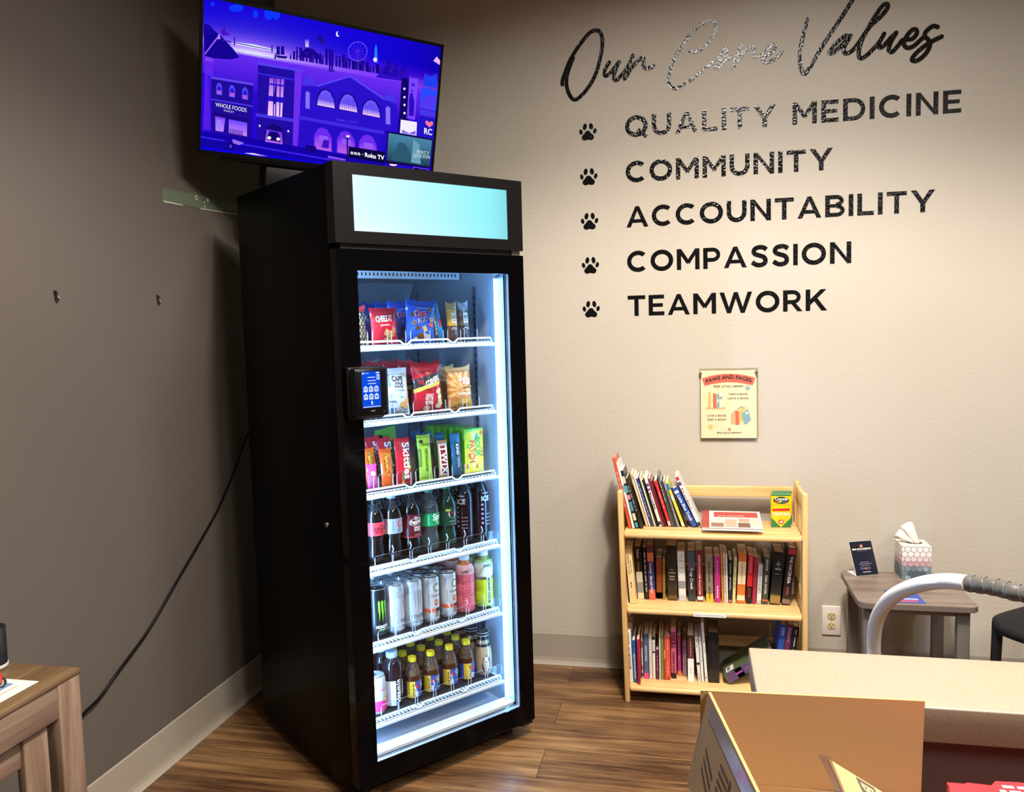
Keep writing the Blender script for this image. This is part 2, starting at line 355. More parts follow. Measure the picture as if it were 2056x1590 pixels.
CAPS = {
 'A': (1.06, gq((0, 0), (.21, 0), (.62, 1), (.44, 1)) + gq((1.06, 0), (.85, 0), (.44, 1), (.62, 1)) + gbox(.26, .21, .80, .375)),
 'B': (.86, gbox(0, 0, q_, 1) + gbox(q_, 1-h_, .48, 1) + gbox(q_, .43, .50, .43+.155) + gbox(q_, 0, .50, h_) + garc(.48, .735, .335, .265, -90, 90, 12, .18) + garc(.50, .285, .36, .285, -90, 90, 12, .18)),
 'C': (.97, garc(.535, .5, .535, .515, 47, 313, 26)),
 'D': (.96, gbox(0, 0, q_, 1) + gbox(q_, 1-h_, .45, 1) + gbox(q_, 0, .45, h_) + garc(.45, .5, .51, .5, -90, 90, 18, .185)),
 'E': (.76, gbox(0, 0, q_, 1) + gbox(q_, 1-h_, .75, 1) + gbox(q_, .415, .69, .585) + gbox(q_, 0, .76, h_)),
 'I': (q_, gbox(0, 0, q_, 1)),
 'K': (.95, gbox(0, 0, q_, 1) + gq((q_, .27), (q_, .54), (.67, 1), (.93, 1)) + gq((.35, .50), (.49, .64), (.96, 0), (.71, 0))),
 'L': (.72, gbox(0, 0, q_, 1) + gbox(q_, 0, .72, h_)),
 'M': (1.08, gbox(0, 0, q_, 1) + gbox(1.08-q_, 0, 1.08, 1) + gq((0, 1), (.21, 1), (.59, .42), (.49, .26)) + gq((1.08, 1), (.87, 1), (.49, .42), (.59, .26))),
 'N': (.94, gbox(0, 0, q_, 1) + gbox(.94-q_, 0, .94, 1) + gq((0, 1), (.19, 1), (.94, 0), (.76, 0))),
 'O': (1.09, garc(.545, .5, .545, .515, 0, 360, 36)),
 'P': (.80, gbox(0, 0, q_, 1) + gbox(q_, 1-h_, .44, 1) + gbox(q_, .33, .44, .33+h_) + garc(.44, .665, .36, .335, -90, 90, 14, .18)),
 'Q': (1.10, garc(.545, .5, .545, .515, 0, 360, 36) + gq((.54, .27), (.67, .40), (1.10, .02), (.97, -.10))),
 'R': (.86, gbox(0, 0, q_, 1) + gbox(q_, 1-h_, .44, 1) + gbox(q_, .35, .44, .35+h_) + garc(.44, .675, .36, .325, -90, 90, 14, .18) + gq((.36, .38), (.58, .38), (.88, 0), (.65, 0))),
 'S': (.80, grib([(.73, .80), (.60, .895), (.42, .92), (.23, .87), (.145, .73), (.22, .60), (.41, .53), (.60, .455), (.685, .30), (.63, .15), (.47, .08), (.28, .095), (.07, .22)])),
 'T': (.86, gbox(0, 1-h_, .86, 1) + gbox(.43-q_/2, 0, .43+q_/2, 1-h_)),
 'U': (.92, gbox(0, .44, q_, 1) + gbox(.92-q_, .44, .92, 1) + garc(.46, .445, .46, .46, 180, 360, 20)),
 'W': (1.52, gq((0, 1), (.21, 1), (.53, 0), (.35, 0)) + gq((.35, 0), (.53, 0), (.86, 1), (.67, 1)) + gq((.66, 1), (.85, 1), (1.17, 0), (.99, 0)) + gq((.99, 0), (1.17, 0), (1.52, 1), (1.31, 1))),
 'Y': (1.02, gbox(.51-q_/2, 0, .51+q_/2, .42) + gq((0, 1), (.235, 1), (.6075, .42), (.4125, .38)) + gq((1.02, 1), (.785, 1), (.4125, .42), (.6075, .38))),
}
def caps(t, h, x0, z0, width, mat, root):
    nat = sum(.36 if ch == ' ' else CAPS[ch][0] for ch in t)*h; gap = (width-nat)/(len(t)-1); x = x0; n = 0
    for ch in t:
        if ch == ' ': x += .36*h + gap; continue
        w, polys = CAPS[ch]; b = MB()
        for pl in polys:
            a = sum(pl[i][0]*pl[(i+1) % len(pl)][1]-pl[(i+1) % len(pl)][0]*pl[i][1] for i in range(len(pl))); pl = pl if a > 0 else pl[::-1]
            n += 1; b.poly([(x + px*h, z0 + py*h) for px, py in pl], lambda X, Z: Vector((X, WY - (n % 7)*.00003, Z)), mat)
        b.obj('letter', root, root.location); x += w*h + gap
PAD = [(-.0003, .0023), (.0067, .0001), (.0126, -.0084), (.0211, -.0158), (.024, -.0245), (.0191, -.0326), (.0103, -.0345), (-.0009, -.032), (-.0132, -.0349), (-.0218, -.0305), (-.0252, -.0226), (-.0215, -.0152), (-.0144, -.0081), (-.0081, .0004)]
for i, (t, xr) in enumerate(ROWS):
    zb = 2.1452 - .1744*i
    rt = thing('wall_lettering', 'black capital lettering reading %s on the beige wall' % t, 'wall lettering', ((xr+1.4635)/2, WY, zb), (0, 0, 0), 'value words on the beige wall')
    caps(t, .0805, 1.4635, zb, xr-1.4635, VINYL, rt)
    b = MB(); cx = 1.3174; cz = zb + .0343
    fn = plane((cx, WY, cz)); P = [Vector((p[0], p[1], 0)) for p in PAD]
    pad = [(q.x, q.y) for q in catmull([(p[0], p[1], 0) for p in PAD + PAD[:1]], 4)[:-1]]
    b.poly(list(reversed(pad)), fn, VINYL)
    for ex, ez, rx, rz, ro in ((-.0275, -.001, .0068, .0105, .25), (-.0119, .018, .008, .0128, -.18), (.0129, .0178, .008, .0128, .18), (.0277, -.0007, .0068, .0105, -.25)):
        b.poly(ell(ex, ez, rx, rz, 18, ro), fn, VINYL)
    b.top('paw_print_decal', 'black paw print on the wall beside the word %s' % t, 'paw print', 'paw prints in front of the value words')

# ---------------------------------------------------------------- library poster
def poster():
    W_, H_ = .2115, .266
    r = thing('poster', 'cream paws and pages library poster pinned to the beige wall above the bookcase', 'poster', (1.7445, -.004, 1.2255), (R(-2.2), 0, R(0)))
    LAM = clear_mat('laminate_film', '#f4f2ec', .10, .12)
    b = MB(); b.box((-.004, 0, -H_-.004), (W_+.006, .0004, .008), LAM); b.obj('laminate', r)
    PAPER = M('#ead7b0', .45); b = MB(); b.box((0, -.0006, -H_), (W_, -.0001, 0), PAPER)
    F = lambda k: plane((0, -.0008 - k*.0002, 0)); S = W_/1020.   # drawing units of the sheet, origin at its upper left
    q = lambda pts: [((x-270)*S, -(y-150)*S*1.015) for x, y in pts]
    RED, INK, BLUE, TAN, GOLD, PALE, GREY = M('#cf6450', .5), M('#231c22', .5), M('#7ea6ac', .5), M('#c9a878', .5), M('#d9b45c', .5), M('#f3e9c8', .5), M('#a79f92', .5)
    up = [(270+20+k*98, 300-85*math.sin(math.pi*(k+.0)/10)**.8) for k in range(11)]; lo = [(270+70+k*88, 435-62*math.sin(math.pi*k/10)) for k in range(11)]
    bm_ = [(x, y) for x, y in up] + list(reversed(lo)); b.poly(list(reversed(q(bm_))), F(1), RED)
    def arc(x, y):
        t = (x)/(.84*W_*1.0); return Vector((W_*.09 + x*.98, -.0013, -.0500 + y + .0165*(math.sin(math.pi*min(max(x/(W_*.86), 0), 1)))))
    b.text('PAWS AND PAGES', .0150, arc, INK, 'x', fit=W_*.84)
    tx = lambda t, x, y, h, w, wt='b', c=INK: b.text(t, h, plane(((x-270)*S, -.0013, -(y-150)*S*1.015)), c, wt, fit=w*S)
    tx('FREE LITTLE LIBRARY', 505, 465, .0072, 550, 'x'); tx('TAKE A BOOK.', 780, 612, .0072, 365); tx('LEAVE A BOOK.', 765, 690, .0072, 395)
    tx('LOVE A BOOK.', 383, 1012, .0072, 365); tx('KEEP A BOOK.', 388, 1085, .0072, 360); tx('BEND ANIMAL EMERGENCY', 560, 1325, .005, 465, 'x'); tx('AND SPECIALTY CENTER', 680, 1348, .0018, 235, 'r', RED)
    R4 = lambda x0, y0, x1, y1, m, k=1: b.poly(q([(x0, y1), (x1, y1), (x1, y0), (x0, y0)]), F(k), m)
    R4(370, 838, 718, 872, TAN); R4(405, 560, 458, 838, GOLD, 2); R4(462, 610, 492, 846, PALE, 2); R4(494, 580, 556, 850, RED, 2); R4(562, 590, 612, 846, BLUE, 2); R4(616, 565, 664, 846, PALE, 2)
    R4(572, 690, 600, 745, PALE, 3); R4(616, 640, 664, 690, BLUE, 3); R4(470, 690, 484, 760, GREY, 3); R4(412, 620, 450, 640, TAN, 3)
    pq = lambda pts, m, k=2: b.poly(list(reversed(q(pts))), F(k), m)
    pq([(815, 970), (900, 900), (900, 1160), (820, 1150)], TAN); pq([(815, 970), (1005, 815), (1060, 830), (900, 910)], GREY); pq([(900, 910), (965, 910), (970, 1165), (905, 1165)], RED, 3)
    pq([(965, 910), (1060, 830), (1100, 850), (1010, 960), (1040, 1080), (970, 1150)], GOLD, 2); pq([(1010, 960), (1130, 862), (1185, 1075), (1110, 1150), (1055, 1155)], BLUE, 3); pq([(x, y) for x, y in ell(1110, 945, 22, 24, 14)], PALE, 4)
    for (cx, cy, m, s) in ((1130, 480, BLUE, 1.), (445, 1205, GOLD, .95), (792, 1250, RED, .6)):
        pq(ell(cx, cy+18*s, 34*s, 28*s, 14), m)
        for dx, dy in ((-38, -4), (-16, -34), (18, -36), (42, -6)): pq(ell(cx+dx*s, cy+dy*s, 13*s, 17*s, 10), m)
    b.obj('printed_sheet', r)
poster()
PIN = M('#8d8a82', .2, .6)
for x, lab in ((1.7425, 'left'), (1.9535, 'right')):
    b = MB()
    b.lathe([(.0007, 0), (.0007, .006), (.0052, .006), (.0056, .0075), (.003, .009), (.0026, .014), (.005, .0155), (.0052, .0172), (.003, .018)], PIN, 12)
    o = b.obj('pushpin', loc=(x, -.0035, 1.217 if lab == 'left' else 1.2195), rot=(R(98), 0, R(8))); tag(o, 'clear grey pushpin in the top %s corner of the library poster' % lab, 'pushpin', 'pushpins holding the poster')

# ---------------------------------------------------------------- outlet
r = thing('power_outlet', 'white double power outlet low on the beige wall between bookcase and side table', 'outlet', (2.2352, 0, .2405))
b = MB(); b.rbox((-.0345, -.0062, -.0585), (.0345, 0, .0585), .004, M('#e9e4da', .35)); b.obj('cover_plate', r)
IV = M('#d8c697', .4); SL = M('#15120e', .6)
for dz in (-.0195, .0195):
    b = MB(); b.prism([(x, z) for x, z in rrect(-.0165, dz-.0135, .0165, dz+.0135, .0125)], plane((0, -.0062, 0)), (0, -.0025, 0), IV)
    for x, hh in ((-.0065, .0042), (.0065, .0036)): b.box((x-.0011, -.0089, dz+.001-hh+.003), (x+.0011, -.0086, dz+.001+hh+.003), SL)
    b.prism(ell(0, dz-.0068, .0026, .0026, 12), plane((0, -.0086, 0)), (0, -.0003, 0), SL); b.obj('socket', r)
b = MB(); b.prism(ell(0, 0, .003, .003, 12), plane((0, -.0062, 0)), (0, -.001, 0), M('#c9c4ba', .3, .3)); b.obj('screw', r)

# ---------------------------------------------------------------- marks on the left wall
b = MB(); GRN = M('#65735f', .75, bump=.6, bscale=60)
pts = [(-.859, 1.905), (-.859, 1.863), (-.76, 1.8655), (-.65, 1.868), (-.52, 1.8725), (-.395, 1.878), (-.25, 1.884), (-.25, 1.918), (-.40, 1.9135), (-.5, 1.912), (-.58, 1.913), (-.6, 1.921), (-.615, 1.9145), (-.67, 1.921), (-.70, 1.9115), (-.76, 1.909), (-.8, 1.9095)]
b.prism(list(reversed(pts)), lambda y, z: Vector((.0006, y, z)), (.0006, 0, 0), GRN)
b.prism([(-.85, 1.8605), (-.74, 1.8635), (-.75, 1.866), (-.858, 1.865)][::-1], lambda y, z: Vector((.0006, y, z)), (.0012, 0, 0), M('#ddd6c6', .8))
b.prism([(-.64, 1.866), (-.5, 1.871), (-.4, 1.8755), (-.4, 1.8775), (-.52, 1.8735), (-.64, 1.869)][::-1], lambda y, z: Vector((.0006, y, z)), (.0012, 0, 0), M('#ddd6c6', .8))
for y, z, rr in ((-.662, 1.902, .0075), (-.592, 1.9035, .006), (-.615, 1.892, .003), (-.612, 1.878, .0025), (-.45, 1.889, .002), (-.5, 1.886, .002)):
    b.prism(ell(y, z, rr, rr*1.15, 10), lambda a, c: Vector((.0012, a, c)), (.0012, 0, 0), M('#ddd6c6', .8))
b.prism(ell(-.662, 1.902, .0035, .0045, 10), lambda a, c: Vector((.0026, a, c)), (.0006, 0, 0), SL)
b.top('peeled_paint_strip', 'green strip of bare wall with ragged white edges under the television', 'wall patch')
for i, (y, z, lab) in enumerate(((-1.3635, 1.533, 'left of two, nearer the camera'), (-.9137, 1.535, 'right of two, nearer the fridge'))):
    b = MB(); D = M('#1d1612', .8); L_ = M('#9b9186', .7)
    b.prism([(y-.009, z+.017), (y+.004, z+.016), (y+.003, z+.004), (y+.012, z-.004), (y+.008, z-.014), (y+.001, z-.02), (y-.005, z-.012)][::-1], lambda a, c: Vector((.0004, a, c)), (.0006, 0, 0), D)
    b.prism([(y+.003, z+.002), (y+.011, z-.002), (y+.012, z-.006), (y+.004, z-.004)][::-1], lambda a, c: Vector((.001, a, c)), (.003, 0, 0), L_)
    b.tube([(.001, y-.004, z+.013), (.006, y-.002, z+.012), (.008, y, z+.004)], .0018, D, 6)
    b.top('wall_anchor_hole', 'small torn anchor hole in the dark wall, %s' % lab, 'wall hole', 'anchor holes in the dark wall')

# ---------------------------------------------------------------- power cable down the left wall
CAB = [(.14, -.30, 1.16), (.06, -.36, 1.10), (.02, -.424, 1.0343), (.016, -.4785, .9699), (.014, -.5319, .9019), (.013, -.594, .8377), (.013, -.660, .7773), (.013, -.746, .7156), (.013, -.834, .6552), (.013, -.92, .5973), (.013, -1.007, .536), (.013, -1.089, .4829), (.013, -1.165, .4449), (.013, -1.237, .4119), (.013, -1.317, .3707), (.013, -1.386, .3538), (.013, -1.47, .325), (.013, -1.6, .26), (.013, -1.75, .18), (.013, -1.9, .10), (.013, -2.05, .06)]
b = MB(); b.tube(catmull(CAB, 5), .0045, M('#0b0b0d', .22, spec=.7), 8); b.top('power_cable', 'black power cable sagging down the dark wall from the fridge to the console table', 'cable')

# ---------------------------------------------------------------- television
TVW, TVH = .86, .4945
cy_, sy_ = math.cos(.74086), math.sin(.74086); ex = Vector((cy_, sy_, 0)); n0 = Vector((sy_, -cy_, 0)); ez = Vector((0, 0, 1))
cp, sp = math.cos(.19477), math.sin(.19477); n2 = n0*cp - ez*sp; ez2 = ez*cp + n0*sp
cr, sr = math.cos(-.04288), math.sin(-.04288); ux = ex*cr + ez2*sr; uz = ez2*cr - ex*sr
tm = Matrix((ux, -n2, uz)).transposed().to_4x4()
tv = thing('television', 'black television angled in the corner above the fridge, showing a purple night city', 'television', (.46221, -.54393, 2.24615), tm.to_euler())
BEZ = M('#050506', .35, spec=.2); b = MB()
b.box((-TVW/2, .0, -TVH/2), (TVW/2, .012, TVH/2), BEZ)
for x0, x1, z0, z1 in ((-TVW/2, TVW/2, TVH/2-.010, TVH/2), (-TVW/2, TVW/2, -TVH/2, -TVH/2+.0125), (-TVW/2, -TVW/2+.0085, -TVH/2, TVH/2), (TVW/2-.0085, TVW/2, -TVH/2, TVH/2)):
    b.box((x0, -.004, z0), (x1, 0, z1), BEZ)
b.obj('bezel', tv)
b = MB(); b.rbox((-.33, .012, -.215), (.33, .05, .12), .012, M('#08080a', .5)); b.rbox((-.35, .012, -.262), (.3, .04, -.225), .006, M('#111114', .45)); b.obj('rear_housing', tv)
b = MB(); MET = M('#0d0d0f', .45, .3); b.box((-.1, .05, -.1), (.1, .062, .1), MET)
b.box((-.025, .06, -.03), (.025, .1, .03), MET); b.obj('mount_bracket', tv)
b = MB(); P0 = Vector((.46221, -.54393, 2.24615)); imt = tm.inverted()
loc = lambda p: imt @ (Vector(p) - P0)
b.tube([(0, .09, 0), loc((.25, -.30, 2.27)), loc((.12, -.16, 2.27)), loc((.06, -.05, 2.27))], .016, MET, 8); b.obj('mount_arm', tv)
# soundbar-like lower shelf box seen under the screen
b = MB(); b.rbox((-.2, .02, -.335), (.25, .11, -.262), .006, M('#15151a', .5)); b.obj('receiver_box', tv)
SCR = screen_mat('tv_picture', 1.0); b = MB()
SW, SH = TVW-.017, TVH-.0225
Hm = [0.00041460632576626545, 6.553677362361933e-06, -0.03873050855962156, 5.844993784664765e-05, -0.0008229751248807985, 0.9543822751476317, -0.00011868123070502954, -4.0072557083215765e-05]
LAY = [0]
def sp_(x, y, k=None):
    w = Hm[6]*x + Hm[7]*y + 1; u = (Hm[0]*x + Hm[1]*y + Hm[2])/w; v = (Hm[3]*x + Hm[4]*y + Hm[5])/w
    u = min(max(u, 0), 1); v = min(max(v, 0), 1)
    return Vector((-TVW/2+.0085 + u*SW, -.0004 - (LAY[0] if k is None else k)*.00006, -TVH/2+.0125 + v*SH))
uvp = lambda u, v: Vector((-TVW/2+.0085 + u*SW, -.0004 - LAY[0]*.00006, -TVH/2+.0125 + v*SH))
# background gradient (sky, glow at the horizon, water, street): grid of quads with colours at the corners
def skycol(u, v):
    hz = .70 - .03*u; g = math.exp(-((u-.22)/.26)**2)
    def mixc(a, c, t): t = min(max(t, 0), 1); return tuple(a[i]+(c[i]-a[i])*t for i in range(3))
    deep = lin('#1505d8'); violet = lin('#5a10ff'); glow = lin('#c79cff'); white = lin('#f4f4ff')
    if v > hz:
        t = (v-hz)/(1-hz); base = mixc(violet, deep, t*2.2); base = mixc(mixc(violet, lin('#9a50ff'), .8), base, t*4)
        base = mixc(base, glow, g*math.exp(-t*6.)); base = mixc(base, white, g*math.exp(-((u-.2)/.12)**2)*math.exp(-t*16)*1.2)
        e = 1 - .35*max(0, (u-.7)/.3); return tuple(x*e for x in base) + (1,)
    t = (hz-v)/hz; base = mixc(lin('#6a2cf4'), lin('#2a08d0'), t*2.5); base = mixc(base, lin('#1a00c8'), (t-.6)*2); return tuple(base) + (1,)
NU, NV = 28, 40
for i in range(NU):
    for j in range(NV):
        us = (i/NU, (i+1)/NU); vs_ = (j/NV, (j+1)/NV); q = [(us[0], vs_[0]), (us[1], vs_[0]), (us[1], vs_[1]), (us[0], vs_[1])]
        b.add([uvp(*p) for p in q], [(0, 1, 2, 3)], SCR, False, [skycol(*p) for p in q])
def tvc(c):
    r_, g_, b_, a_ = lin(c); k = .62 if b_ > 2.2*g_ else 1.; return (r_*k, g_*k, b_*(.82 if k < 1 and b_ < .5 else 1.), 1)
def A(pts, c, l=1): LAY[0] = l; b.poly(pts, sp_, SCR, tvc(c) if isinstance(c, str) else c)
def AG(pts, c0, c1, l=1):   # four points, first two take colour c0, last two c1
    LAY[0] = l; b.add([sp_(*p) for p in pts], [(0, 1, 2, 3)], SCR, False, [tvc(c0), tvc(c0), tvc(c1), tvc(c1)])
def rectc(x0, y0, x1, y1, c, l=1, sl=.14): A([(x0, y1), (x1, y1+(x1-x0)*sl), (x1, y0+(x1-x0)*sl), (x0, y0)], c, l)
# clouds, sun streak, bridge
for cx, cy, rx, ry in ((370, 60, 60, 30), (640, 110, 40, 48), (700, 120, 28, 40), (530, 110, 22, 28), (170, 25, 16, 18)): A(ell(cx, cy, rx, ry, 14), '#1446ff', 1)
A([(330, 335), (720, 408), (720, 392), (520, 345), (330, 318)], '#eaf4ff', 1)
A([(250, 312), (720, 402), (720, 396), (250, 304)], '#3a10b8', 2)
for x, y0, y1 in ((358, 285, 350), (664, 348, 405)): rectc(x-5, y0, x+6, y1, '#4a1ac0', 3)
for k in range(12): A([(250+k*9, 305-k*1.5), (252+k*9, 305-k*1.5), (252+k*9, 318+k*2), (250+k*9, 318+k*2)], '#6a30d8', 2); A([(370+k*11, 297+k*5), (372+k*11, 297+k*5), (372+k*11, 330+k*2.2), (370+k*11, 330+k*2.2)], '#6a30d8', 2)
# left cliff, lane, pyramid
A([(95, 200), (190, 235), (235, 265), (350, 380), (400, 445), (330, 460), (180, 450), (105, 430)], '#1a08a0', 2)
A([(100, 170), (150, 190), (190, 235), (235, 265), (95, 260)], '#2408b4', 2)
A([(100, 420), (112, 420), (225, 285), (222, 270)], '#d07af8', 3); A([(222, 262), (232, 262), (240, 300), (214, 300)], '#f0b0ff', 3)
A([(240, 225), (262, 228), (268, 180), (278, 182), (280, 240), (330, 270), (255, 270)], '#5a18c0', 2)
# skyline
rnd = random.Random(4)
for k in range(34):
    x = 830+k*25; y = 440 + (x-830)*.16; hh = rnd.choice((30, 45, 60, 80, 100, 55)) * (1 if k < 22 else .8); w = rnd.choice((14, 18, 24))
    rectc(x, y-hh, x+w, y+20, rnd.choice(('#20089a', '#2a0cae', '#1a0688')), 3)
    if rnd.random() < .4: rectc(x+4, y-hh+12, x+7, y-hh+16, '#b8a0ff', 4); rectc(x+9, y-hh+26, x+12, y-hh+30, '#b8a0ff', 4)
A([(870, 440), (900, 400), (935, 372), (985, 380), (1025, 415), (1040, 460)], '#24089e', 3)
AG([(928, 365), (952, 368), (956, 310), (924, 308)], '#e8d0ff', '#5a30ff', 3)
A(ell(1040, 300, 22, 26, 12), '#28109a', 3); A(ell(1062, 330, 20, 22, 12), '#3018b0', 3)
for cx, cy, rr in ((1322, 402, 70),):   # big wheel
    for k in range(36):
        a = 2*math.pi*k/36; A(ell(cx+rr*math.cos(a), cy+rr*math.sin(a), 3.2, 3.4, 6), '#c8a8ff', 5)
    for k in range(12):
        a = math.pi*2*k/12; p = (cx+rr*math.cos(a), cy+rr*math.sin(a)); q2 = (-math.sin(a)*1.2, math.cos(a)*1.2); A([(cx-q2[0], cy-q2[1]), (p[0]-q2[0], p[1]-q2[1]), (p[0]+q2[0], p[1]+q2[1]), (cx+q2[0], cy+q2[1])], '#7a3cf0', 4)
    A([(1310, 470), (1322, 402), (1338, 475)], '#5a28d8', 4)
A([(1440, 480), (1468, 484), (1464, 380), (1456, 345), (1448, 380)], '#30a0ff', 4); A(ell(1450, 462, 14, 16, 12), '#f0e8ff', 5)
A([(1455, 590), (1530, 500), (1640, 560), (1690, 545), (1690, 620)], '#3a14c8', 3); A([(1860, 470), (1885, 440), (1910, 470), (1905, 500)], '#e8b8ff', 3)
A(ell(1176, 272, 15, 20, 16), '#ffffff', 3); A(ell(1184, 268, 13, 18, 16), '#2a10e4', 4)
# sailing ships
for x, y, s in ((745, 430, 1.), (1130, 540, .5)):
    A([(x-60*s, y-5*s), (x+45*s, y+8*s), (x+30*s, y+24*s), (x-35*s, y+18*s)], '#1a0890', 4)
    for dx in (-35, 0): A([(x+dx*s-12*s, y-8*s), (x+dx*s+18*s, y-4*s), (x+dx*s+16*s, y-70*s), (x+dx*s-8*s, y-74*s)], '#22109c', 4)
for x in (690, 812): A([(x-8, 455), (x+8, 458), (x+2, 400)], '#2a10a0', 4)
# shop at left
A([(100, 1010), (175, 1015), (180, 450), (112, 440)], '#7a30f0', 4); A([(112, 440), (180, 450), (180, 480), (112, 470)], '#a050f0', 5)
A([(85, 1180), (85, 560), (165, 590), (165, 1020)], '#3410d8', 4)
A([(165, 1020), (500, 1065), (515, 640), (165, 590)], '#2a10a8', 5); A([(165, 592), (515, 642), (515, 660), (165, 610)], '#7a58f0', 6); A([(165, 765), (512, 812), (512, 825), (165, 778)], '#5a40e0', 6)
for x in (232, 340, 447):
    y = 690+(x-232)*.15; A(list(reversed([(x-25, y+42), (x-25, y-15), (x-15, y-42), (x, y-50), (x+15, y-38), (x+25, y-10), (x+25, y+50)])), '#6a5cff', 6); A([(x-17, y+38), (x+17, y+42), (x+17, y-5), (x, y-30), (x-17, y-8)], '#3a20d0', 7); A([(x-17, y+38), (x+17, y+42), (x+17, y+14), (x-17, y+10)], '#e070d0', 8)
A([(180, 870), (470, 915), (475, 950), (185, 905)], '#240c90', 6)
AG([(205, 1015), (270, 1022), (285, 915), (200, 900)], '#f0b0ff', '#9a58ff', 6); A([(215, 1000), (250, 1004), (250, 935), (215, 930)], '#c8a0ff', 7)
AG([(315, 1030), (465, 1050), (465, 945), (315, 922)], '#f0a8f8', '#8a50ff', 6)
for k in range(9): A([(290+k*16, 1048+k*2), (300+k*16, 1050+k*2), (298+k*16, 990+k*2), (292+k*16, 989+k*2)], '#2a0ca0', 7)
LAY[0] = 9
def tvt(t, x0, y0, x1, y1, h, c, wt='b'):
    n = 1.; L = math.hypot(x1-x0, y1-y0); dx, dy = (x1-x0)/L, (y1-y0)/L
    LAY[0] = 12; b.text(t, h, lambda a, e: sp_(x0+dx*a-dy*0, y0+dy*a-e), SCR, wt, fit=L, col=lin(c))
tvt('WHOLE FOODS', 202, 826, 462, 866, 31, '#f4f4ff', 'r'); tvt('MARKET', 272, 862, 392, 880, 13, '#e8e8ff', 'r')
# firehouse-like tower
A([(545, 1078), (830, 1110), (845, 540), (552, 480)], '#2c12b4', 5); A([(845, 540), (900, 540), (872, 1110), (830, 1110)], '#8a3cf0', 5)
A([(545, 475), (860, 530), (905, 540), (905, 555), (550, 500)], '#7050f0', 6); A([(552, 560), (850, 610), (850, 622), (552, 572)], '#4a34e0', 6)
AG([(632, 885), (745, 895), (762, 610), (645, 600)], '#ffd0ff', '#c060e0', 6)
for x in (672, 690, 722): A([(x, 890), (x+9, 891), (x+14, 605), (x+5, 604)], '#3010c0', 7)
A([(632, 735), (765, 748), (765, 790), (632, 775)], '#3418c8', 7); A([(640, 640), (770, 655), (770, 668), (640, 652)], '#3418c8', 7); A([(690, 660), (705, 668), (690, 800), (676, 800)], '#2a10a0', 8)
A([(535, 870), (835, 905), (835, 930), (535, 895)], '#5a44e8', 6)
A(list(reversed([(605, 1085), (605, 1010), (625, 970), (682, 945), (740, 975), (760, 1030), (762, 1100)])), '#1c0a80', 6)
AG([(612, 1085), (752, 1100), (745, 1010), (622, 990)], '#e080f0', '#8a40f0', 7)
A([(630, 1070), (735, 1085), (730, 1035), (710, 1010), (650, 1004), (632, 1035)], '#1a0878', 8)
for x in (645, 716): A(ell(x, 1055+(x-645)*.1, 15, 12, 12), '#ffffff', 9)
for x, y in ((568, 966), (795, 1000)): A(ell(x, y, 7, 9, 8), '#fff0ff', 8)
# market hall
A([(860, 1115), (1500, 1200), (1500, 965), (885, 880)], '#3414c8', 5); A([(885, 895), (900, 660), (1015, 660), (1265, 585), (1515, 745), (1605, 790), (1600, 980)], '#3818cc', 5)
A([(895, 640), (958, 582), (1018, 655)], '#5a44e8', 6); A([(1500, 750), (1556, 697), (1610, 768)], '#5a44e8', 6); A([(1018, 665), (1265, 590), (1510, 750), (1510, 735), (1268, 578), (1018, 650)], '#7058f0', 6)
for x, y, w, hh in ((1085, 752, 78, 78), (1252, 778, 78, 76), (1420, 812, 74, 68)):
    A(list(reversed([(x-w, y+50), (x-w*.9, y-20), (x-w*.5, y-hh*.9), (x, y-hh), (x+w*.5, y-hh*.75), (x+w*.9, y), (x+w, y+72)])), '#2410a4', 6)
    A(list(reversed([(x-w*.85, y+46), (x-w*.75, y-12), (x-w*.4, y-hh*.72), (x, y-hh*.84), (x+w*.4, y-hh*.6), (x+w*.75, y+8), (x+w*.85, y+68)])), '#8a70ff', 7)
    AG([(x-w*.85, y+46), (x+w*.85, y+68), (x+w*.8, y+25), (x-w*.8, y+2)], '#ffd8ff', '#a080ff', 8)
    for k in range(-4, 5): A([(x+k*w*.19-1.5, y+52+k*2.4), (x+k*w*.19+1.5, y+52+k*2.4), (x+k*w*.19+1.5, y-hh*.6+abs(k)*9), (x+k*w*.19-1.5, y-hh*.6+abs(k)*9)], '#3a1cc8', 9)
for x, y in ((945, 760), (1541, 860)): A([(x-16, y+65), (x+16, y+68), (x+16, y-50), (x, y-65), (x-16, y-52)], '#a890ff', 6)
A([(870, 880), (1510, 975), (1510, 1000), (870, 905)], '#5238e4', 7)
for x, y, w in ((1062, 1050, 70), (1235, 1070, 70), (1395, 1090, 68)):
    A(list(reversed([(x-w, y+72), (x-w*.95, y-30), (x-w*.5, y-78), (x, y-86), (x+w*.5, y-70), (x+w*.95, y-14), (x+w, y+90)])), '#8a38f0', 7)
    AG([(x-w*.9, y+72), (x+w*.9, y+90), (x+w*.85, y-5), (x-w*.85, y-20)], '#e878e8', '#a048f4', 8); rectc(x-30, y-30, x+40, y+10, '#b870f8', 9)
A([(1050, 1110), (1105, 1118), (1110, 1060), (1070, 1050)], '#5018c0', 10)
tvt('ROKU CITY', 1165, 912, 1330, 932, 18, '#5a40e8')
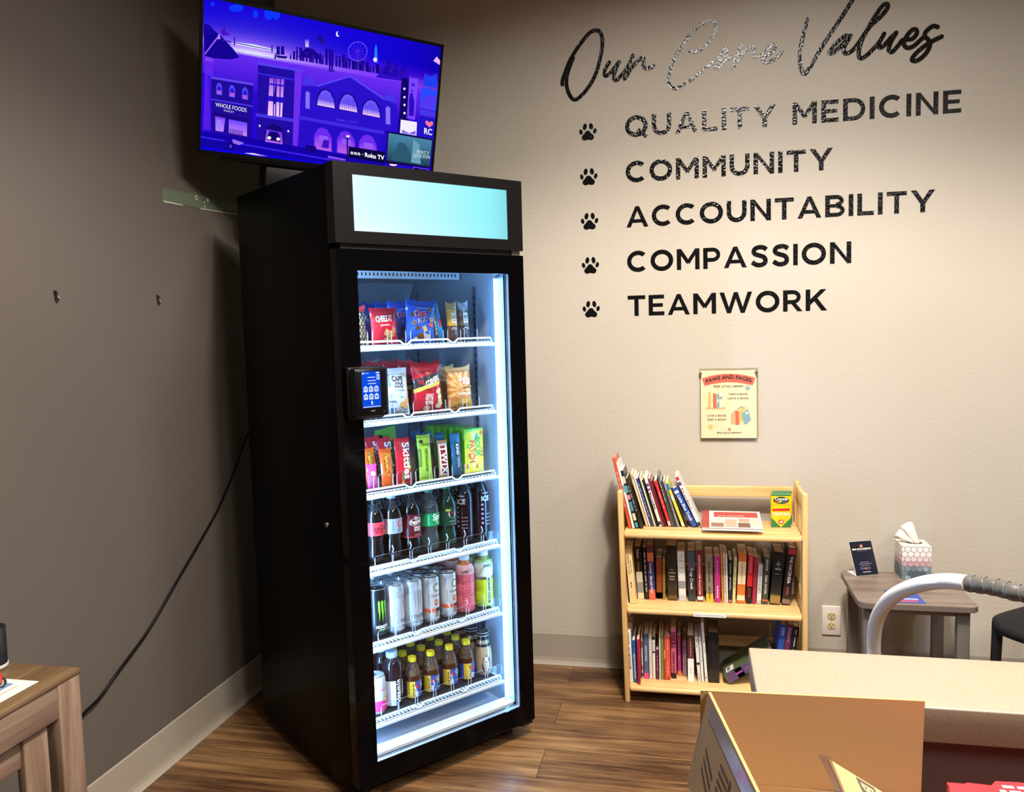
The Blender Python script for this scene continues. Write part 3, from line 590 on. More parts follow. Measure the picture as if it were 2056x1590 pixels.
# right-hand signs
A([(1610, 1010), (1680, 1010), (1690, 600), (1640, 590)], '#1a0a70', 6)
for y in (670, 730, 785, 843): A(ell(1658, y, 8, 9, 8), '#f8f0ff', 7)
A([(1672, 880), (1730, 890), (1755, 600), (1695, 590)], '#9a58ff', 6); A([(1690, 860), (1722, 865), (1728, 760), (1715, 700), (1698, 700), (1690, 760)], '#3a14c0', 7); A(ell(1720, 640, 12, 14, 10), '#5a28d8', 7); A(ell(1712, 685, 8, 9, 10), '#5a28d8', 7)
A([(1625, 985), (1740, 1000), (1745, 905), (1632, 890)], '#f6ecff', 7); A([(1640, 960), (1690, 985), (1735, 965), (1735, 995), (1640, 985)], '#a080f0', 8)
A([(1765, 800), (1878, 825), (1890, 680), (1780, 655)], '#3a5cff', 6); A([(1765, 800), (1860, 815), (1885, 720), (1800, 720)], '#6a48f4', 7); A([(1765, 850), (1870, 870), (1872, 835), (1768, 810)], '#5a48e8', 6)
A([(1750, 1020), (1855, 1035), (1870, 880), (1762, 860)], '#2a1cc8', 6)
A(list(reversed([(1830, 940), (1803, 912), (1805, 895), (1818, 893), (1830, 905), (1842, 896), (1855, 900), (1856, 918)])), '#ff7a9a', 8)
tvt('RC', 1792, 985, 1850, 994, 42, '#ffffff', 'b')
A([(1790, 650), (1885, 660), (1885, 560), (1840, 580), (1800, 560)], '#2a50f0', 5)
# street, car, lights
A([(75, 1165), (75, 1020), (510, 1065), (860, 1110), (1520, 1200), (1520, 1260)], '#1c04b8', 6); A([(75, 1060), (1720, 1270), (1720, 1285), (75, 1072)], '#4a2cf0', 8); A([(75, 1165), (75, 1140), (1830, 1285), (1835, 1292)], '#1406d8', 7)
A([(80, 1130), (75, 1075), (260, 1095), (340, 1080), (400, 1110), (370, 1140), (320, 1155)], '#1a0ab0', 9); A(ell(330, 1132, 26, 30, 14), '#120670', 10); A(ell(330, 1132, 13, 16, 12), '#5a40f0', 11); A([(345, 1075), (440, 1100), (400, 1120), (350, 1105)], '#c088f0', 10)
AG([(445, 1178), (520, 1176), (640, 1195), (560, 1196)], '#fff0ff', '#8a40f8', 9)
rectc(930, 1095, 1010, 1140, '#1a0a88', 9); rectc(1240, 1030, 1250, 1180, '#1a0a70', 11); rectc(1238, 1015, 1262, 1030, '#fff0e0', 12, 0)
AG([(1100, 1170), (1230, 1190), (1230, 1205), (1100, 1190)], '#e080f0', '#4a20d8', 8); A(ell(1578, 1212, 28, 10, 12), '#ffd8e8', 10)
A([(1252, 1175), (1518, 1205), (1518, 1125), (1255, 1095)], '#120846', 11)
tvt('onn', 1268, 1150, 1345, 1158, 28, '#ffffff', 'x'); tvt('*', 1352, 1160, 1364, 1161, 14, '#ffffff', 'x'); tvt('Roku TV', 1372, 1164, 1512, 1182, 30, '#ffffff', 'x')
# film card (plain teal picture) and icon
A([(1522, 1205), (1835, 1225), (1855, 1020), (1535, 975)], '#1a0c50', 12); AG([(1530, 1185), (1830, 1215), (1848, 1030), (1545, 988)], '#1c3c58', '#4a86a8', 13)
A([(1560, 1180), (1700, 1195), (1690, 1110), (1660, 1060), (1620, 1050), (1590, 1110)], '#2c5870', 14); A([(1700, 1190), (1770, 1200), (1760, 1060), (1720, 1030)], '#6aa0b8', 14)
def tvt15(t, x0, y0, x1, y1, h, c, wt='b'):
    L = math.hypot(x1-x0, y1-y0); dx, dy = (x1-x0)/L, (y1-y0)/L
    LAY[0] = 16; b.text(t, h, lambda a, e: sp_(x0+dx*a, y0+dy*a-e), SCR, wt, fit=L, col=lin(c))
tvt15('PERCY', 1742, 1124, 1828, 1132, 22, '#d8e8f0', 'r'); tvt15('JACKSON', 1722, 1150, 1834, 1160, 22, '#d8e8f0', 'r')
A([(1715, 1278), (1820, 1288), (1822, 1232), (1718, 1220)], '#8a60f8', 12); A([(1720, 1274), (1815, 1283), (1817, 1237), (1723, 1226)], '#08041c', 13)
for k in range(6):
    a = math.pi*2*k/6; A(ell(1768+11*math.cos(a), 1253+13*math.sin(a), 6, 7, 8), '#4a20d0', 14)
b.obj('screen', tv)

# ---------------------------------------------------------------- bookcase
WH = wood('bookcase_wood_long', '#cfa263', '#e2bc7e', '#eccd96', 0, 1.); WV = wood('bookcase_wood_upright', '#cda062', '#dfb87a', '#e8c890', 2, 1.)
BX0, BX1, BYF, BYB = 1.4545, 2.1075, -.323, -.05
r = thing('bookcase', 'low three-shelf natural wood bookcase full of books against the beige wall', 'bookcase', ((BX0+BX1)/2, (BYF+BYB)/2, 0)); rl = r.location.copy()
for x0, lab in ((BX0, 'left'), (BX1-.019, 'right')):
    b = MB(); x1 = x0+.019
    b.rbox((x0, BYF, 0), (x1, BYF+.042, .803), .004, WV); b.rbox((x0, BYB-.042, 0), (x1, BYB, .803), .004, WV)
    for z0, z1 in ((.745, .795), (.40, .44), (.065, .105)): b.rbox((x0+.002, BYF+.042, z0), (x1-.002, BYB-.042, z1), .003, WH)
    for k in range(3):
        y = BYF+.085+k*.058
        b.rbox((x0+.004, y-.012, .105), (x1-.004, y+.012, .745), .002, WV)
    if lab == 'left':
        for p in b.v: p.x -= .021*p.z
    b.obj('side_frame', r, rl)
SHZ = (.647, .361, .063)
for z in SHZ:
    b = MB(); xl = BX0+.0195-.021*z
    b.rbox((xl, BYF+.006, z-.017), (BX1-.0195, BYB-.02, z), .002, WH); b.rbox((xl, BYF-.001, z-.019), (BX1-.0195, BYF+.02, z+.001), .008, WH, 3); b.obj('shelf', r, rl)
for z0, z1 in ((.737, .779), (.425, .465), (.14, .18)):
    b = MB(); b.rbox((BX0+.0195-.021*z0, BYB-.018, z0), (BX1-.0195, BYB-.002, z1), .003, WH); b.obj('back_rail', r, rl)
b = MB(); ST = M('#f3efe6', .6); INK = M('#2a2a2c', .5); sx = 1.7095
b.box((sx, BYF-.0018, .3445), (sx+.115, BYF-.0008, .3575), ST); b.text('Feel free to take a book with you.', .0052, plane((sx+.004, BYF-.0021, .3485)), INK, 'r', fit=.107); part(b.obj('paper_sticker', r, rl), 'white paper sticker with a printed line on the middle shelf edge')
b = MB(); b.box((BX0+.020, BYF+.004, .337), (BX0+.027, BYF+.016, .349), M('#c8c8c4', .3, .9)); b.obj('hinge_clip', r, rl)

# ---------------------------------------------------------------- books
PG = M('#d9cdb4', .8, bump=.3, bscale=900); PGW = M('#e9e3d5', .8)
def book(label, x, w, h, z, depth=.15, col='#888888', yf=None, lean=0., txt=(), bands=(), group='books on the middle shelf', soft=True, page=None):
    """x = left foot of the spine, lean in degrees (positive leans left); spine faces the room"""
    yf = BYF+.035 if yf is None else yf
    C = M(col, .38, coat=.25); a = R(lean); lift = w*math.sin(abs(a)) if lean < 0 else 0.
    r = thing('book', label, 'book', (x, yf, z + .0006 + (0 if lean >= 0 else 0)), (0, -a, 0), group)
    if lean < 0: r.location = (x, yf, z + .0006 + math.sin(-a)*0)
    b = MB(); t = .0013 if soft else .0024; e = .0 if soft else .003
    # cover: spine strip and two boards (local x = thickness, y = depth, z = height); pivot at the low corner
    o = -w if lean < 0 else 0.
    b.rbox((o, 0, 0), (o+w, .004 if w > .012 else .003, h), .0016, C)
    b.box((o, .002, 0), (o+t, depth+e, h), C); b.box((o+w-t, .002, 0), (o+w, depth+e, h), C)
    for z0, z1, c in bands:
        b.box((o+.0006, -.0004, h*z0), (o+w-.0006, .001, h*z1), M(c, .4))
    for i, (s, zc, size, c, up, span) in enumerate(txt):   # lettering on the spine, reading downwards (up=0) or across (1)
        m = M(c, .45); yy = -.0007 - i*.00005
        hh = min(size, w*.8)
        dx = 0.
        if s[0] == '|': _, d_, s = s.split('|'); dx = float(d_)
        if s[0] == '~':
            n = int(s[1:]); rn = random.Random(n*31+i+int(w*1e5)); L = h*span if up == 0 else w*.8*span; ws = [rn.uniform(.5, 1.4) for _ in range(n)]; q = L/(sum(ws)+.35*(n-1)); p0 = 0. if up == 0 else -L/2
            fn = plane((o+w/2-hh*.25, yy, h*zc), (0, 0, -1), (1, 0, 0)) if up == 0 else plane((o+w/2, yy, h*zc))
            for ww in ws: b.poly([(p0, 0), (p0+ww*q, 0), (p0+ww*q, hh*.5), (p0, hh*.5)], fn, m); p0 += (ww+.35)*q
        elif up == 0: b.text(s, hh, plane((o+w/2-hh/2+dx, yy, h*zc), (0, 0, -1), (1, 0, 0)), m, 'b', fit=h*span)
        else: b.text(s, size, plane((o+w/2, yy, h*zc)), m, 'b', align='c', fit=w*.86*span)
    b.obj('cover', r)
    b = MB(); b.box((o+t, .004, e), (o+w-t, depth-.001, h-e), page or PG); b.obj('page_block', r)
    return r
# --- middle shelf (spine feet from left to right)
g = 'books on the middle shelf'; z2 = SHZ[1]
K = .00186
ux_ = lambda u: 1.513 + (u-1287)*K
def mid(label, uL, uR, vT, vB, col, **k):
    k.setdefault('yf', -.207); k.setdefault('depth', .13)
    x = ux_(uL); w = (uR-uL)*K*.97; h = k.pop('h', None) or (vB-vT)*K*.985; return book(label, x if k.get('lean', 0) >= 0 else x+w, w, h, z2, col=col, group=g, **k)
WHT, BLK = '#f1ece2', '#1a1a1c'
mid('thin dark magazine leaning outermost against the left side of the middle shelf', 1257.5, 1260, 1108, 1222, '#20202a', lean=4.6, bands=[(.62, 1., '#5f7f7c')], h=.185, yf=-.29)
mid('thin white magazine leaning second from the left on the middle shelf', 1260.5, 1263, 1106, 1218, '#e4e2dc', lean=4.6, h=.19, yf=-.285)
mid('cream book with black title lettering leaning at the left of the middle shelf', 1266.5, 1279.5, 1098, 1213, '#e9cf97', lean=4.3, yf=-.268, txt=[('|.0045|THE BOY WHO', .8, .0042, '#3a2c1a', 0, .26), ('|-.0035|HARNESSED THE WIND', .9, .0042, '#3a2c1a', 0, .36), ('~2', .4, .007, '#3a2c1a', 0, .1)])
mid('book with black upper spine and white lower spine, right of the cream book', 1280.5, 1294, 1093, 1205, BLK, lean=3.4, bands=[(.32, .52, '#c9c3b6'), (.12, .32, '#8e8a83'), (0., .12, '#d8c9a6')], txt=[('Simon', .95, .008, '#e8e0d0', 0, .2), ('Krakatoa', .7, .007, '#b08a3c', 0, .17)])
mid('narrow black white-lettered paperback left of the navy and coral one', 1295, 1303, 1092, 1203, '#121214', lean=2.4, txt=[('~7', .9, .0055, '#d8d4cc', 0, .75)])
mid('navy and coral paperback with white script lettering on the middle shelf', 1303.5, 1317, 1089, 1205, '#2c2b73', lean=2.2, bands=[(.86, 1., '#6a3550'), (.7, .86, '#d9705a'), (0., .18, '#e0674e')], txt=[('Country', .68, .0085, '#efe8f0', 0, .2), ('Qian Julie Wang', .44, .0085, '#efe8f0', 0, .32)])
mid('dark red slipcase standing open beside the navy and coral paperback', 1318, 1330, 1112, 1200, '#571e1a', lean=0, bands=[(0.02, .98, '#8a4422'), (.02, .16, '#cfc4b8')], h=.16, yf=-.195)
mid('slim tan book with small black lettering inside the dark red slipcase', 1331, 1336.5, 1112, 1200, '#a5813f', h=.158, yf=-.2, txt=[('~8', .9, .004, '#2c2214', 0, .75)])
mid('thick dark photo-covered book with an orange tent, on the middle shelf', 1341.5, 1361, 1090, 1206, '#2a251c', lean=.8, bands=[(.02, .09, '#6b4a2a'), (.09, .2, '#3a2c1e')], txt=[('The', .55, .0045, '#d8d0c0', 1, .35), ('~1', .5, .005, '#d8d0c0', 1, .9), ('Robert', .43, .005, '#d8d0c0', 1, .6), ('Roper', .38, .005, '#d8d0c0', 1, .6)])
mid('white paperback with grey lettering and a dark tree, middle of the middle shelf', 1363.5, 1378.5, 1100, 1205, '#e6e2da', lean=1.6, bands=[(.25, .4, '#8d8f90'), (.0, .12, '#b9bcc0')], txt=[('~1', .9, .0035, '#55524c', 1, .5), ('~2', .85, .0035, '#55524c', 1, .6), ('~1', .8, .0035, '#55524c', 1, .7), ('~2', .66, .003, '#55524c', 1, .8)])
mid('dark blue-grey paperback with white script, right of the white paperback', 1383, 1398, 1101, 1207, '#22252b', lean=1.2, bands=[(.78, .99, '#4a5560'), (.62, .78, '#5a5060'), (.02, .12, '#3b3f45')], txt=[('Trap Creek', .66, .0105, '#e6e2e0', 0, .42)])
mid('dark red book with white lettering and a small white emblem, middle shelf', 1400.5, 1412.5, 1098, 1207, '#85222a', lean=1.1, bands=[(.035, .1, '#efe9e2')], txt=[('UNDERSTANDING ARABS', .9, .0065, '#f0e2dc', 0, .46), ('Margaret K. Nydell', .42, .006, '#f0e2dc', 0, .28)])
mid('grey-brown paperback with black block lettering and a yellow foot', 1418, 1432.5, 1110, 1207, '#8b8069', lean=.9, bands=[(0., .18, '#e3b63a')], txt=[('THE GIRL WHO KICKED', .9, .006, '#2b261e', 0, .48), ('STIEG LARSSON', .34, .0065, '#2b261e', 0, .27)])
mid('magenta paperback with white lettering on the middle shelf', 1434.5, 1446.5, 1109, 1206, '#b8327f', lean=.2, txt=[('~4', .92, .006, '#e68fc0', 0, .32), ('~4', .36, .0065, '#f6e6f0', 0, .26)])
mid('thin orange and yellow book right of the magenta paperback', 1448.8, 1453, 1103, 1207, '#e08a2c', lean=1.2, txt=[('~5', .8, .003, '#5a2c10', 0, .5)])
mid('thin white book with small black lettering, right of the orange and yellow one', 1453.7, 1457, 1104, 1207, '#efeae2', lean=1., txt=[('~8', .9, .003, '#2a2a2c', 0, .7)])
mid('thin plain white book, right one of two white ones on the middle shelf', 1457.8, 1461, 1106, 1207, '#f3efe8', lean=.8)
mid('narrow black book with a small red emblem, middle shelf', 1461.6, 1468.2, 1117, 1207, '#17171a', lean=-1., bands=[(.02, .07, '#c86a72')], txt=[('Annihilation', .92, .0048, '#d6d2cc', 0, .25), ('Jeff VanderMeer', .6, .0048, '#d6d2cc', 0, .3)])
mid('narrow cream book between the narrow black book and the orange book', 1469, 1475, 1112, 1207, '#d8d59b', lean=-2.4, txt=[('FALLEN', .95, .0045, '#3c3a22', 0, .16), ('LOVE THAT DOG', .66, .0045, '#3c3a22', 0, .33)])
mid('thick orange book with two cream label panels', 1477.5, 1493.5, 1105, 1210, '#d5762c', lean=-2.6, bands=[(.38, .83, '#e8d7ae'), (.06, .16, '#e8d7ae')], txt=[('~6', .8, .0045, '#6a5a3a', 0, .4)])
mid('paperback with red upper spine and black foot, right of the orange book', 1495.5, 1506.5, 1109, 1209, '#c5222f', lean=-3.2, bands=[(0., .36, '#17171a')], txt=[('MY CITY WAS GONE', .97, .0065, '#f2a0a4', 0, .32), ('DENNIS LEHANE', .33, .0055, '#c03038', 0, .2)])
mid('thin dark blue and red book beside the black-footed paperback', 1507.3, 1514.5, 1112, 1209, '#8a2340', lean=-3.2, bands=[(0., .97, '#a52c40')], txt=[('~5', .85, .0035, '#3a1830', 0, .5)])
mid('short pale grey book with an oval emblem, middle shelf', 1515.8, 1525, 1123, 1205, '#c6c4c2', lean=-3., bands=[(.1, .26, '#dcdad6')], txt=[('~4', .8, .006, '#8a8890', 0, .46)])
mid('dark green hardback with white lettering and a red dot, middle shelf', 1525.8, 1537.5, 1111, 1209, '#3a4038', lean=-3.6, soft=False, bands=[(.065, .1, '#d8603c')], txt=[('REFUGE', .95, .007, '#eceae2', 0, .24), ('DINA NAYERI', .62, .007, '#eceae2', 0, .4)])
mid('thick black hardback with silver centred lettering and a gold foot', 1541, 1561.5, 1104, 1213, '#131519', lean=-5.2, soft=False, bands=[(.02, .16, '#9b7d3c'), (.16, .19, '#6d5a2c')], txt=[('THE', .8, .0045, '#c8ccd4', 1, .22), ('CITY', .75, .0065, '#c8ccd4', 1, .5), ('OF', .71, .004, '#c8ccd4', 1, .15), ('BRASS', .66, .0065, '#c8ccd4', 1, .62), ('~3', .58, .0026, '#c8ccd4', 1, .6)])
mid('black hardback with white and red lettering at the right end of the middle shelf', 1564, 1580.5, 1098, 1216, '#17101a', lean=-6.8, soft=False, bands=[(.89, .99, '#c8434a'), (.02, .1, '#8a6a60')], txt=[('THE HACIENDA', .86, .0105, '#f4f0ea', 0, .48), ('ISABEL', .32, .006, '#d8604c', 0, .17), ('CA', .14, .001, '#17101a', 0, .01)][:2])
# --- bottom shelf
g = 'books on the bottom shelf'; z3 = SHZ[2]
def low(label, uL, uR, vT, vB, col, **k):
    k.setdefault('yf', -.245 if vB > 1359 else -.2); k.setdefault('depth', .14); x = 1.5317 + (uL-1298)*.00185; w = (uR-uL)*.00185*.97; h = k.pop('h', None) or (vB-vT)*.00185*.945
    return book(label, x if k.get('lean', 0) >= 0 else x+w, w, h, z3, col=col, group=g, **k)
low('white cookbook with grey and black lettering, first at the left of the bottom shelf', 1264, 1273, 1254, 1370, '#eeebe4', lean=2.6, txt=[('COOKING FOR A', .96, .006, '#3c3c40', 0, .24), ('FAST METABOLISM', .68, .0075, '#7a8a8c', 0, .42)], yf=-.288, depth=.16)
low('blue book with white lettering, second on the bottom shelf', 1274, 1280.5, 1276, 1371, '#2562a8', lean=2.2, txt=[('~2', .97, .005, '#16335c', 0, .14), ('BREAKTHROUGH BLENDING', .68, .0055, '#e8eef6', 0, .58)], yf=-.288, depth=.16)
low('crimson book standing forward at the shelf edge, bottom shelf', 1281.8, 1287.5, 1274, 1374, '#a3203c', lean=.8, yf=-.302, depth=.16)
low('very thin magazine with red and white stripes right of the crimson book', 1288.5, 1291.3, 1268, 1367, '#d9d2c8', lean=.6, bands=[(.7, .85, '#b83a2c'), (.2, .3, '#b83a2c'), (.05, .12, '#2a2a2c')])
low('steel blue book with white block lettering and a pink foot', 1293, 1303, 1265, 1365, '#4d688c', lean=.4, bands=[(0., .13, '#e04f8e')], txt=[('BLOOD ON THINGS', .74, .006, '#eef0f2', 0, .34)])
low('white paperback with faint grey lettering, beside the steel blue book', 1304, 1310, 1266, 1367, '#ece8e0', lean=.6, txt=[('~8', .92, .0035, '#9a948a', 0, .8)])
low('white book with black round dots on the spine, bottom shelf', 1310.8, 1316.3, 1271, 1366, '#efece6', lean=.3, bands=[(.93, 1., '#1a1a1c'), (.62, .66, '#1a1a1c')], txt=[('~3', .88, .004, '#8a8680', 0, .2)])
low('short maroon book behind two white ones on the bottom shelf', 1317.4, 1323, 1298, 1365, '#5a2142', lean=0, txt=[('~4', .8, .004, '#caa8bc', 0, .5)])
low('thin white book with its top edge showing, left of the olive book', 1324, 1327, 1262, 1366, '#e8e4da')
low('olive green paperback on the bottom shelf', 1327.5, 1333, 1267, 1366, '#8d8b4f', txt=[('~6', .85, .004, '#5a5830', 0, .6)])
low('thin rust-brown book between the olive and the red-orange book', 1333.7, 1336.4, 1268, 1364, '#a8522c', bands=[(.5, .7, '#d9b84a')])
low('red-orange paperback with pale red lettering', 1336.6, 1347, 1268, 1365, '#e0523f', lean=.4, txt=[('~3', .95, .005, '#f3a898', 0, .26), ('~3', .42, .005, '#f3a898', 0, .26), ('*', .06, .01, '#3a1010', 0, .04)])
low('tall pink book with heavy black lettering and a black foot', 1348, 1359, 1251, 1362, '#d6688f', lean=.3, yf=-.227, bands=[(0., .11, '#1c1418')], txt=[('DOCILE', .94, .0145, '#241018', 0, .33), ('NYESENNO SONO', .54, .0075, '#241018', 0, .42)])
low('magenta book with an orange foot, right of the tall pink book', 1361, 1368.5, 1264, 1355, '#b82f86', lean=.6, bands=[(0., .12, '#ee7a4a')], txt=[('~5', .92, .0045, '#f0a8d0', 0, .5)])
low('short mauve paperback on the bottom shelf', 1371, 1380, 1273, 1353, '#a98598', lean=.4, txt=[('~3', .85, .006, '#7c5a70', 0, .6)])
low('book with brown upper spine and white lower spine on the bottom shelf', 1381.5, 1394.5, 1259, 1361, '#5d2a26', lean=.3, bands=[(0., .5, '#efebe4')], txt=[('~6', .94, .004, '#d8c8c0', 0, .4), ('~2', .3, .005, '#9a9690', 0, .12)])
low('white book with a small black bird, leftmost of three leaning white ones', 1401.5, 1408, 1269, 1369, '#ece9e2', lean=3.6, bands=[(.38, .43, '#26262a')], txt=[('~2', .96, .004, '#8a8680', 0, .2), ('~2', .2, .004, '#55524c', 0, .15)])
low('white book, middle one of three leaning white ones on the bottom shelf', 1408.8, 1414, 1269, 1369, '#efece5', lean=3.4, txt=[('~6', .95, .0035, '#a8a29a', 0, .5)])
low('tallest white book, rightmost of three leaning white ones', 1416, 1421.6, 1238, 1370, '#eeebe5', lean=3.6, txt=[('~1', .95, .0035, '#c04a58', 0, .1), ('~2', .7, .0035, '#9a948a', 0, .2), ('~1', .1, .004, '#26262a', 0, .04)])
low('large thick black book on the bottom shelf with dark embossed lettering', 1422.5, 1445, 1258, 1370, '#141415', lean=.6, soft=False, txt=[('HARRY POTTER', .86, .008, '#2e2e30', 0, .5)], page=M('#8b7a66', .8))
# tipped book resting on its corner, crate-like bookend, three books at the right end
r = book('green and purple book tipped over against the large black book on the bottom shelf', 1.838, .037, .20, z3+.004, depth=.14, col='#5a6540', yf=-.255, lean=-55, bands=[(.03, .98, '#5c4468'), (.22, .36, '#5a6540'), (.6, .68, '#48523a')], txt=[('~4', .9, .016, '#8a4a90', 0, .7)], group=g)
b = MB(); b.box((-.0376, .012, .012), (-.0371, .055, .045), M('#e9e6de', .5)); b.box((-.0379, .018, .018), (-.0376, .049, .03), M('#77746c', .6))
o = b.obj('barcode_label', r); part(o, 'white barcode label')
b = MB(); b.box((1.955, BYF+.02, z3+.0008), (1.962, BYF+.12, z3+.062), M('#e9e4d8', .5)); b.box((1.962, BYF+.02, z3+.0008), (2.03, BYF+.12, z3+.008), M('#e9e4d8', .5)); b.tube(catmull([(1.964, BYF+.03, z3+.009), (1.967, BYF+.03, z3+.045), (1.985, BYF+.03, z3+.056), (2.01, BYF+.03, z3+.056)], 5), .002, M('#2a2420', .4), 6)
b.top('desk_organizer', 'small cream holder low at the right of the bottom shelf, half hidden by the counter', 'holder')
book('blue book with white lettering leaning at the right end of the bottom shelf', 2.008, .021, .245, z3, col='#2a4c9c', lean=-8, depth=.14, txt=[('LOV', .95, .009, '#cdd8f0', 0, .6)], group=g, yf=-.265)
book('purple book between the blue and black ones at the right end of the bottom shelf', 2.030, .021, .246, z3, col='#6a2a52', lean=-8, depth=.14, txt=[('ELIZABETH', .95, .006, '#e0c0d0', 0, .5)], group=g, yf=-.265)
book('black book with white lettering against the right side of the bottom shelf', 2.052, .020, .240, z3, col='#1c1a1e', lean=-8, depth=.14, txt=[('~5', .95, .006, '#d8d4d0', 0, .8)], group=g, yf=-.265)
# --- top shelf: row of thin books leaning to the left, pivot = bottom left corner
g = 'children\'s books leaning on the top shelf'; z1 = SHZ[0]
def topb(label, bx, tx, tv, w, col, bv=528, **k):
    px = .5937/1000*1000
    K1 = .00184/2.944; x = 1.4766 + ((1200 + bx/2.944) - 1264)*.00184; dx = (bx-tx)*K1; dz = (bv-tv)*K1*1.05
    L = math.hypot(dx, dz); return book(label, x - w*K1*.5, max(w*K1*.9, .004), L, z1, col=col, lean=math.degrees(math.atan2(dx, dz)), group=g, depth=k.pop('depth', .13), page=PGW, yf=k.pop('yf', -.25 if bx < 270 else -.212), **k)
topb('tall orange-red book leaning furthest left on the top shelf', 192, 99, 120, 19, '#cf4f33', soft=False, txt=[('~7', .8, .004, '#f0d0c0', 0, .5)])
topb('tall white book second from the left on the top shelf', 212, 122, 150, 16, '#e8e5de', soft=False, bands=[(.55, .66, '#7a96b0')])
topb('black book with teal, pink and cream blocks on its spine, top shelf', 236, 146, 195, 20, '#1d1d20', bands=[(.78, .9, '#d9cfb8'), (.62, .74, '#48a0b0'), (.5, .58, '#d88aa4'), (.3, .46, '#3f8fa6'), (.14, .26, '#d9cfb8'), (.02, .1, '#3f8fa6')])
topb('black hardback with small white lettering, fourth on the top shelf', 262, 172, 240, 20, '#1f1c1b', soft=False, txt=[('~6', .85, .005, '#b8b0a4', 0, .5)])
topb('cream book with tan top, right of the black hardback', 290, 197, 225, 14, '#e3cfa4', bands=[(.9, 1., '#c49a5c')])
topb('pale pink thin book on the top shelf', 305, 214, 232, 11, '#ead9d2')
topb('navy blue picture book with white lettering, among thin pale ones', 322, 232, 250, 16, '#2a3b78', txt=[('~8', .9, .004, '#c0cbe4', 0, .7)])
topb('thin cream book with yellow edge, right of the navy picture book', 338, 250, 240, 11, '#e6dcae')
topb('thin black book between cream and white ones on the top shelf', 351, 264, 258, 9, '#232325')
topb('white book with purple band and grey dots, in the middle of the leaning top-shelf row', 372, 282, 238, 20, '#e9e6e2', bands=[(.8, .86, '#6a4a96'), (.72, .76, '#6a4a96'), (.03, .1, '#3a3a40')], txt=[('Mine and Molly', .68, .007, '#3a3440', 0, .34)])
topb('dark red book, first of three red ones on the top shelf', 390, 305, 250, 13, '#8a2230')
topb('maroon thin book, second of three red ones on the top shelf', 404, 318, 262, 9, '#5c1a24')
topb('bright red book, third of three red ones on the top shelf', 428, 342, 262, 20, '#cf2f38', bands=[(.02, .12, '#b8b4ae')], txt=[('~3', .75, .005, '#f0b8b0', 0, .35)])
topb('grey-green book with white top edge rising above the row', 446, 358, 232, 13, '#4f5a4e', soft=False, txt=[('~5', .9, .004, '#cfd4c8', 0, .4)])
topb('dark grey book right of the grey-green one on the top shelf', 460, 374, 262, 12, '#3d3f42')
topb('silver grey book on the top shelf', 477, 392, 264, 14, '#8f9092', txt=[('~4', .8, .004, '#5a2a2c', 0, .5)])
topb('yellow and blue book near the right of the leaning row', 508, 410, 268, 19, '#d8cf4a', bands=[(.82, .96, '#3f7fc0'), (.6, .68, '#f0ead0'), (.02, .1, '#f0ead0')])
topb('thin dark brown book left of the bright blue book', 530, 440, 300, 9, '#3a2a22')
topb('bright blue board book with white lettering leaning on the top shelf', 576, 458, 306, 32, '#2350a4', bands=[(.86, .93, '#c8d4ec')], txt=[('Little Blue Truck', .82, .0105, '#e8eefa', 0, .66)])
topb('white and purple book at the right end of the leaning row', 607, 470, 240, 22, '#e8e4e0', bands=[(.83, .9, '#5a3c8c'), (.93, 1., '#b83a3c'), (.02, .1, '#3a3a44')], txt=[('Mine and Molly D.', .78, .0065, '#3a3440', 0, .6)])
# lying books
def lying(label, x0, x1, y0, y1, z0, z1, col, rot=0, top=None):
    r = thing('book', label, 'book', ((x0+x1)/2, (y0+y1)/2, z0), (0, 0, R(rot)), 'books lying flat on the top shelf'); hx, hy, hz = (x1-x0)/2, (y1-y0)/2, z1-z0
    b = MB(); C = M(col, .35, coat=.3); b.box((-hx, -hy, 0), (hx, hy, .0015), C); b.box((-hx, -hy, hz-.0015), (hx, hy, hz), C); b.rbox((-hx, -hy, 0), (-hx+.003, hy, hz), .001, C)
    if top: top(b, hx, hy, hz)
    b.obj('cover', r); b = MB(); b.box((-hx+.003, -hy+.002, .0015), (hx-.002, hy-.002, hz-.0015), PGW); b.obj('page_block', r); return r
def covr(b, hx, hy, hz):
    T = lambda x0, y0, x1, y1, c: b.quad((-hx+2*hx*x0, -hy+2*hy*y0, hz+.0003), (-hx+2*hx*x1, -hy+2*hy*y0, hz+.0003), (-hx+2*hx*x1, -hy+2*hy*y1, hz+.0003), (-hx+2*hx*x0, -hy+2*hy*y1, hz+.0003), M(c, .35, coat=.3))
    T(.2, .62, .95, .92, '#b8322c'); T(0, .0, .12, 1., '#a82c2c'); T(.15, .05, .36, .28, '#8a6a58'); T(.38, .05, .58, .5, '#c8a890'); T(.6, .05, .8, .3, '#6a4a40'); T(.82, .1, .98, .55, '#d8c8b8'); T(.16, .33, .35, .55, '#d8d0c8'); T(.62, .34, .8, .55, '#b89880')
    b.text('COOKING', .012, plane((0, hy*.33, hz+.0006), (1, 0, 0), (0, 1, 0)), M('#f0d8d0', .4), 'b', align='c', fit=.13)
lying('thick white-paged book lying flat under the red and white cookbook', 1.7557, 1.9432, -.26, -.08, z1+.0012, z1+.018, '#d8d0c4', -1)
lying('red and white cookbook lying flat on top, right of the leaning row', 1.7445, 1.958, -.302, -.075, z1+.0196, z1+.030, '#e6dfd6', -1, covr).rotation_euler[0] = R(3)
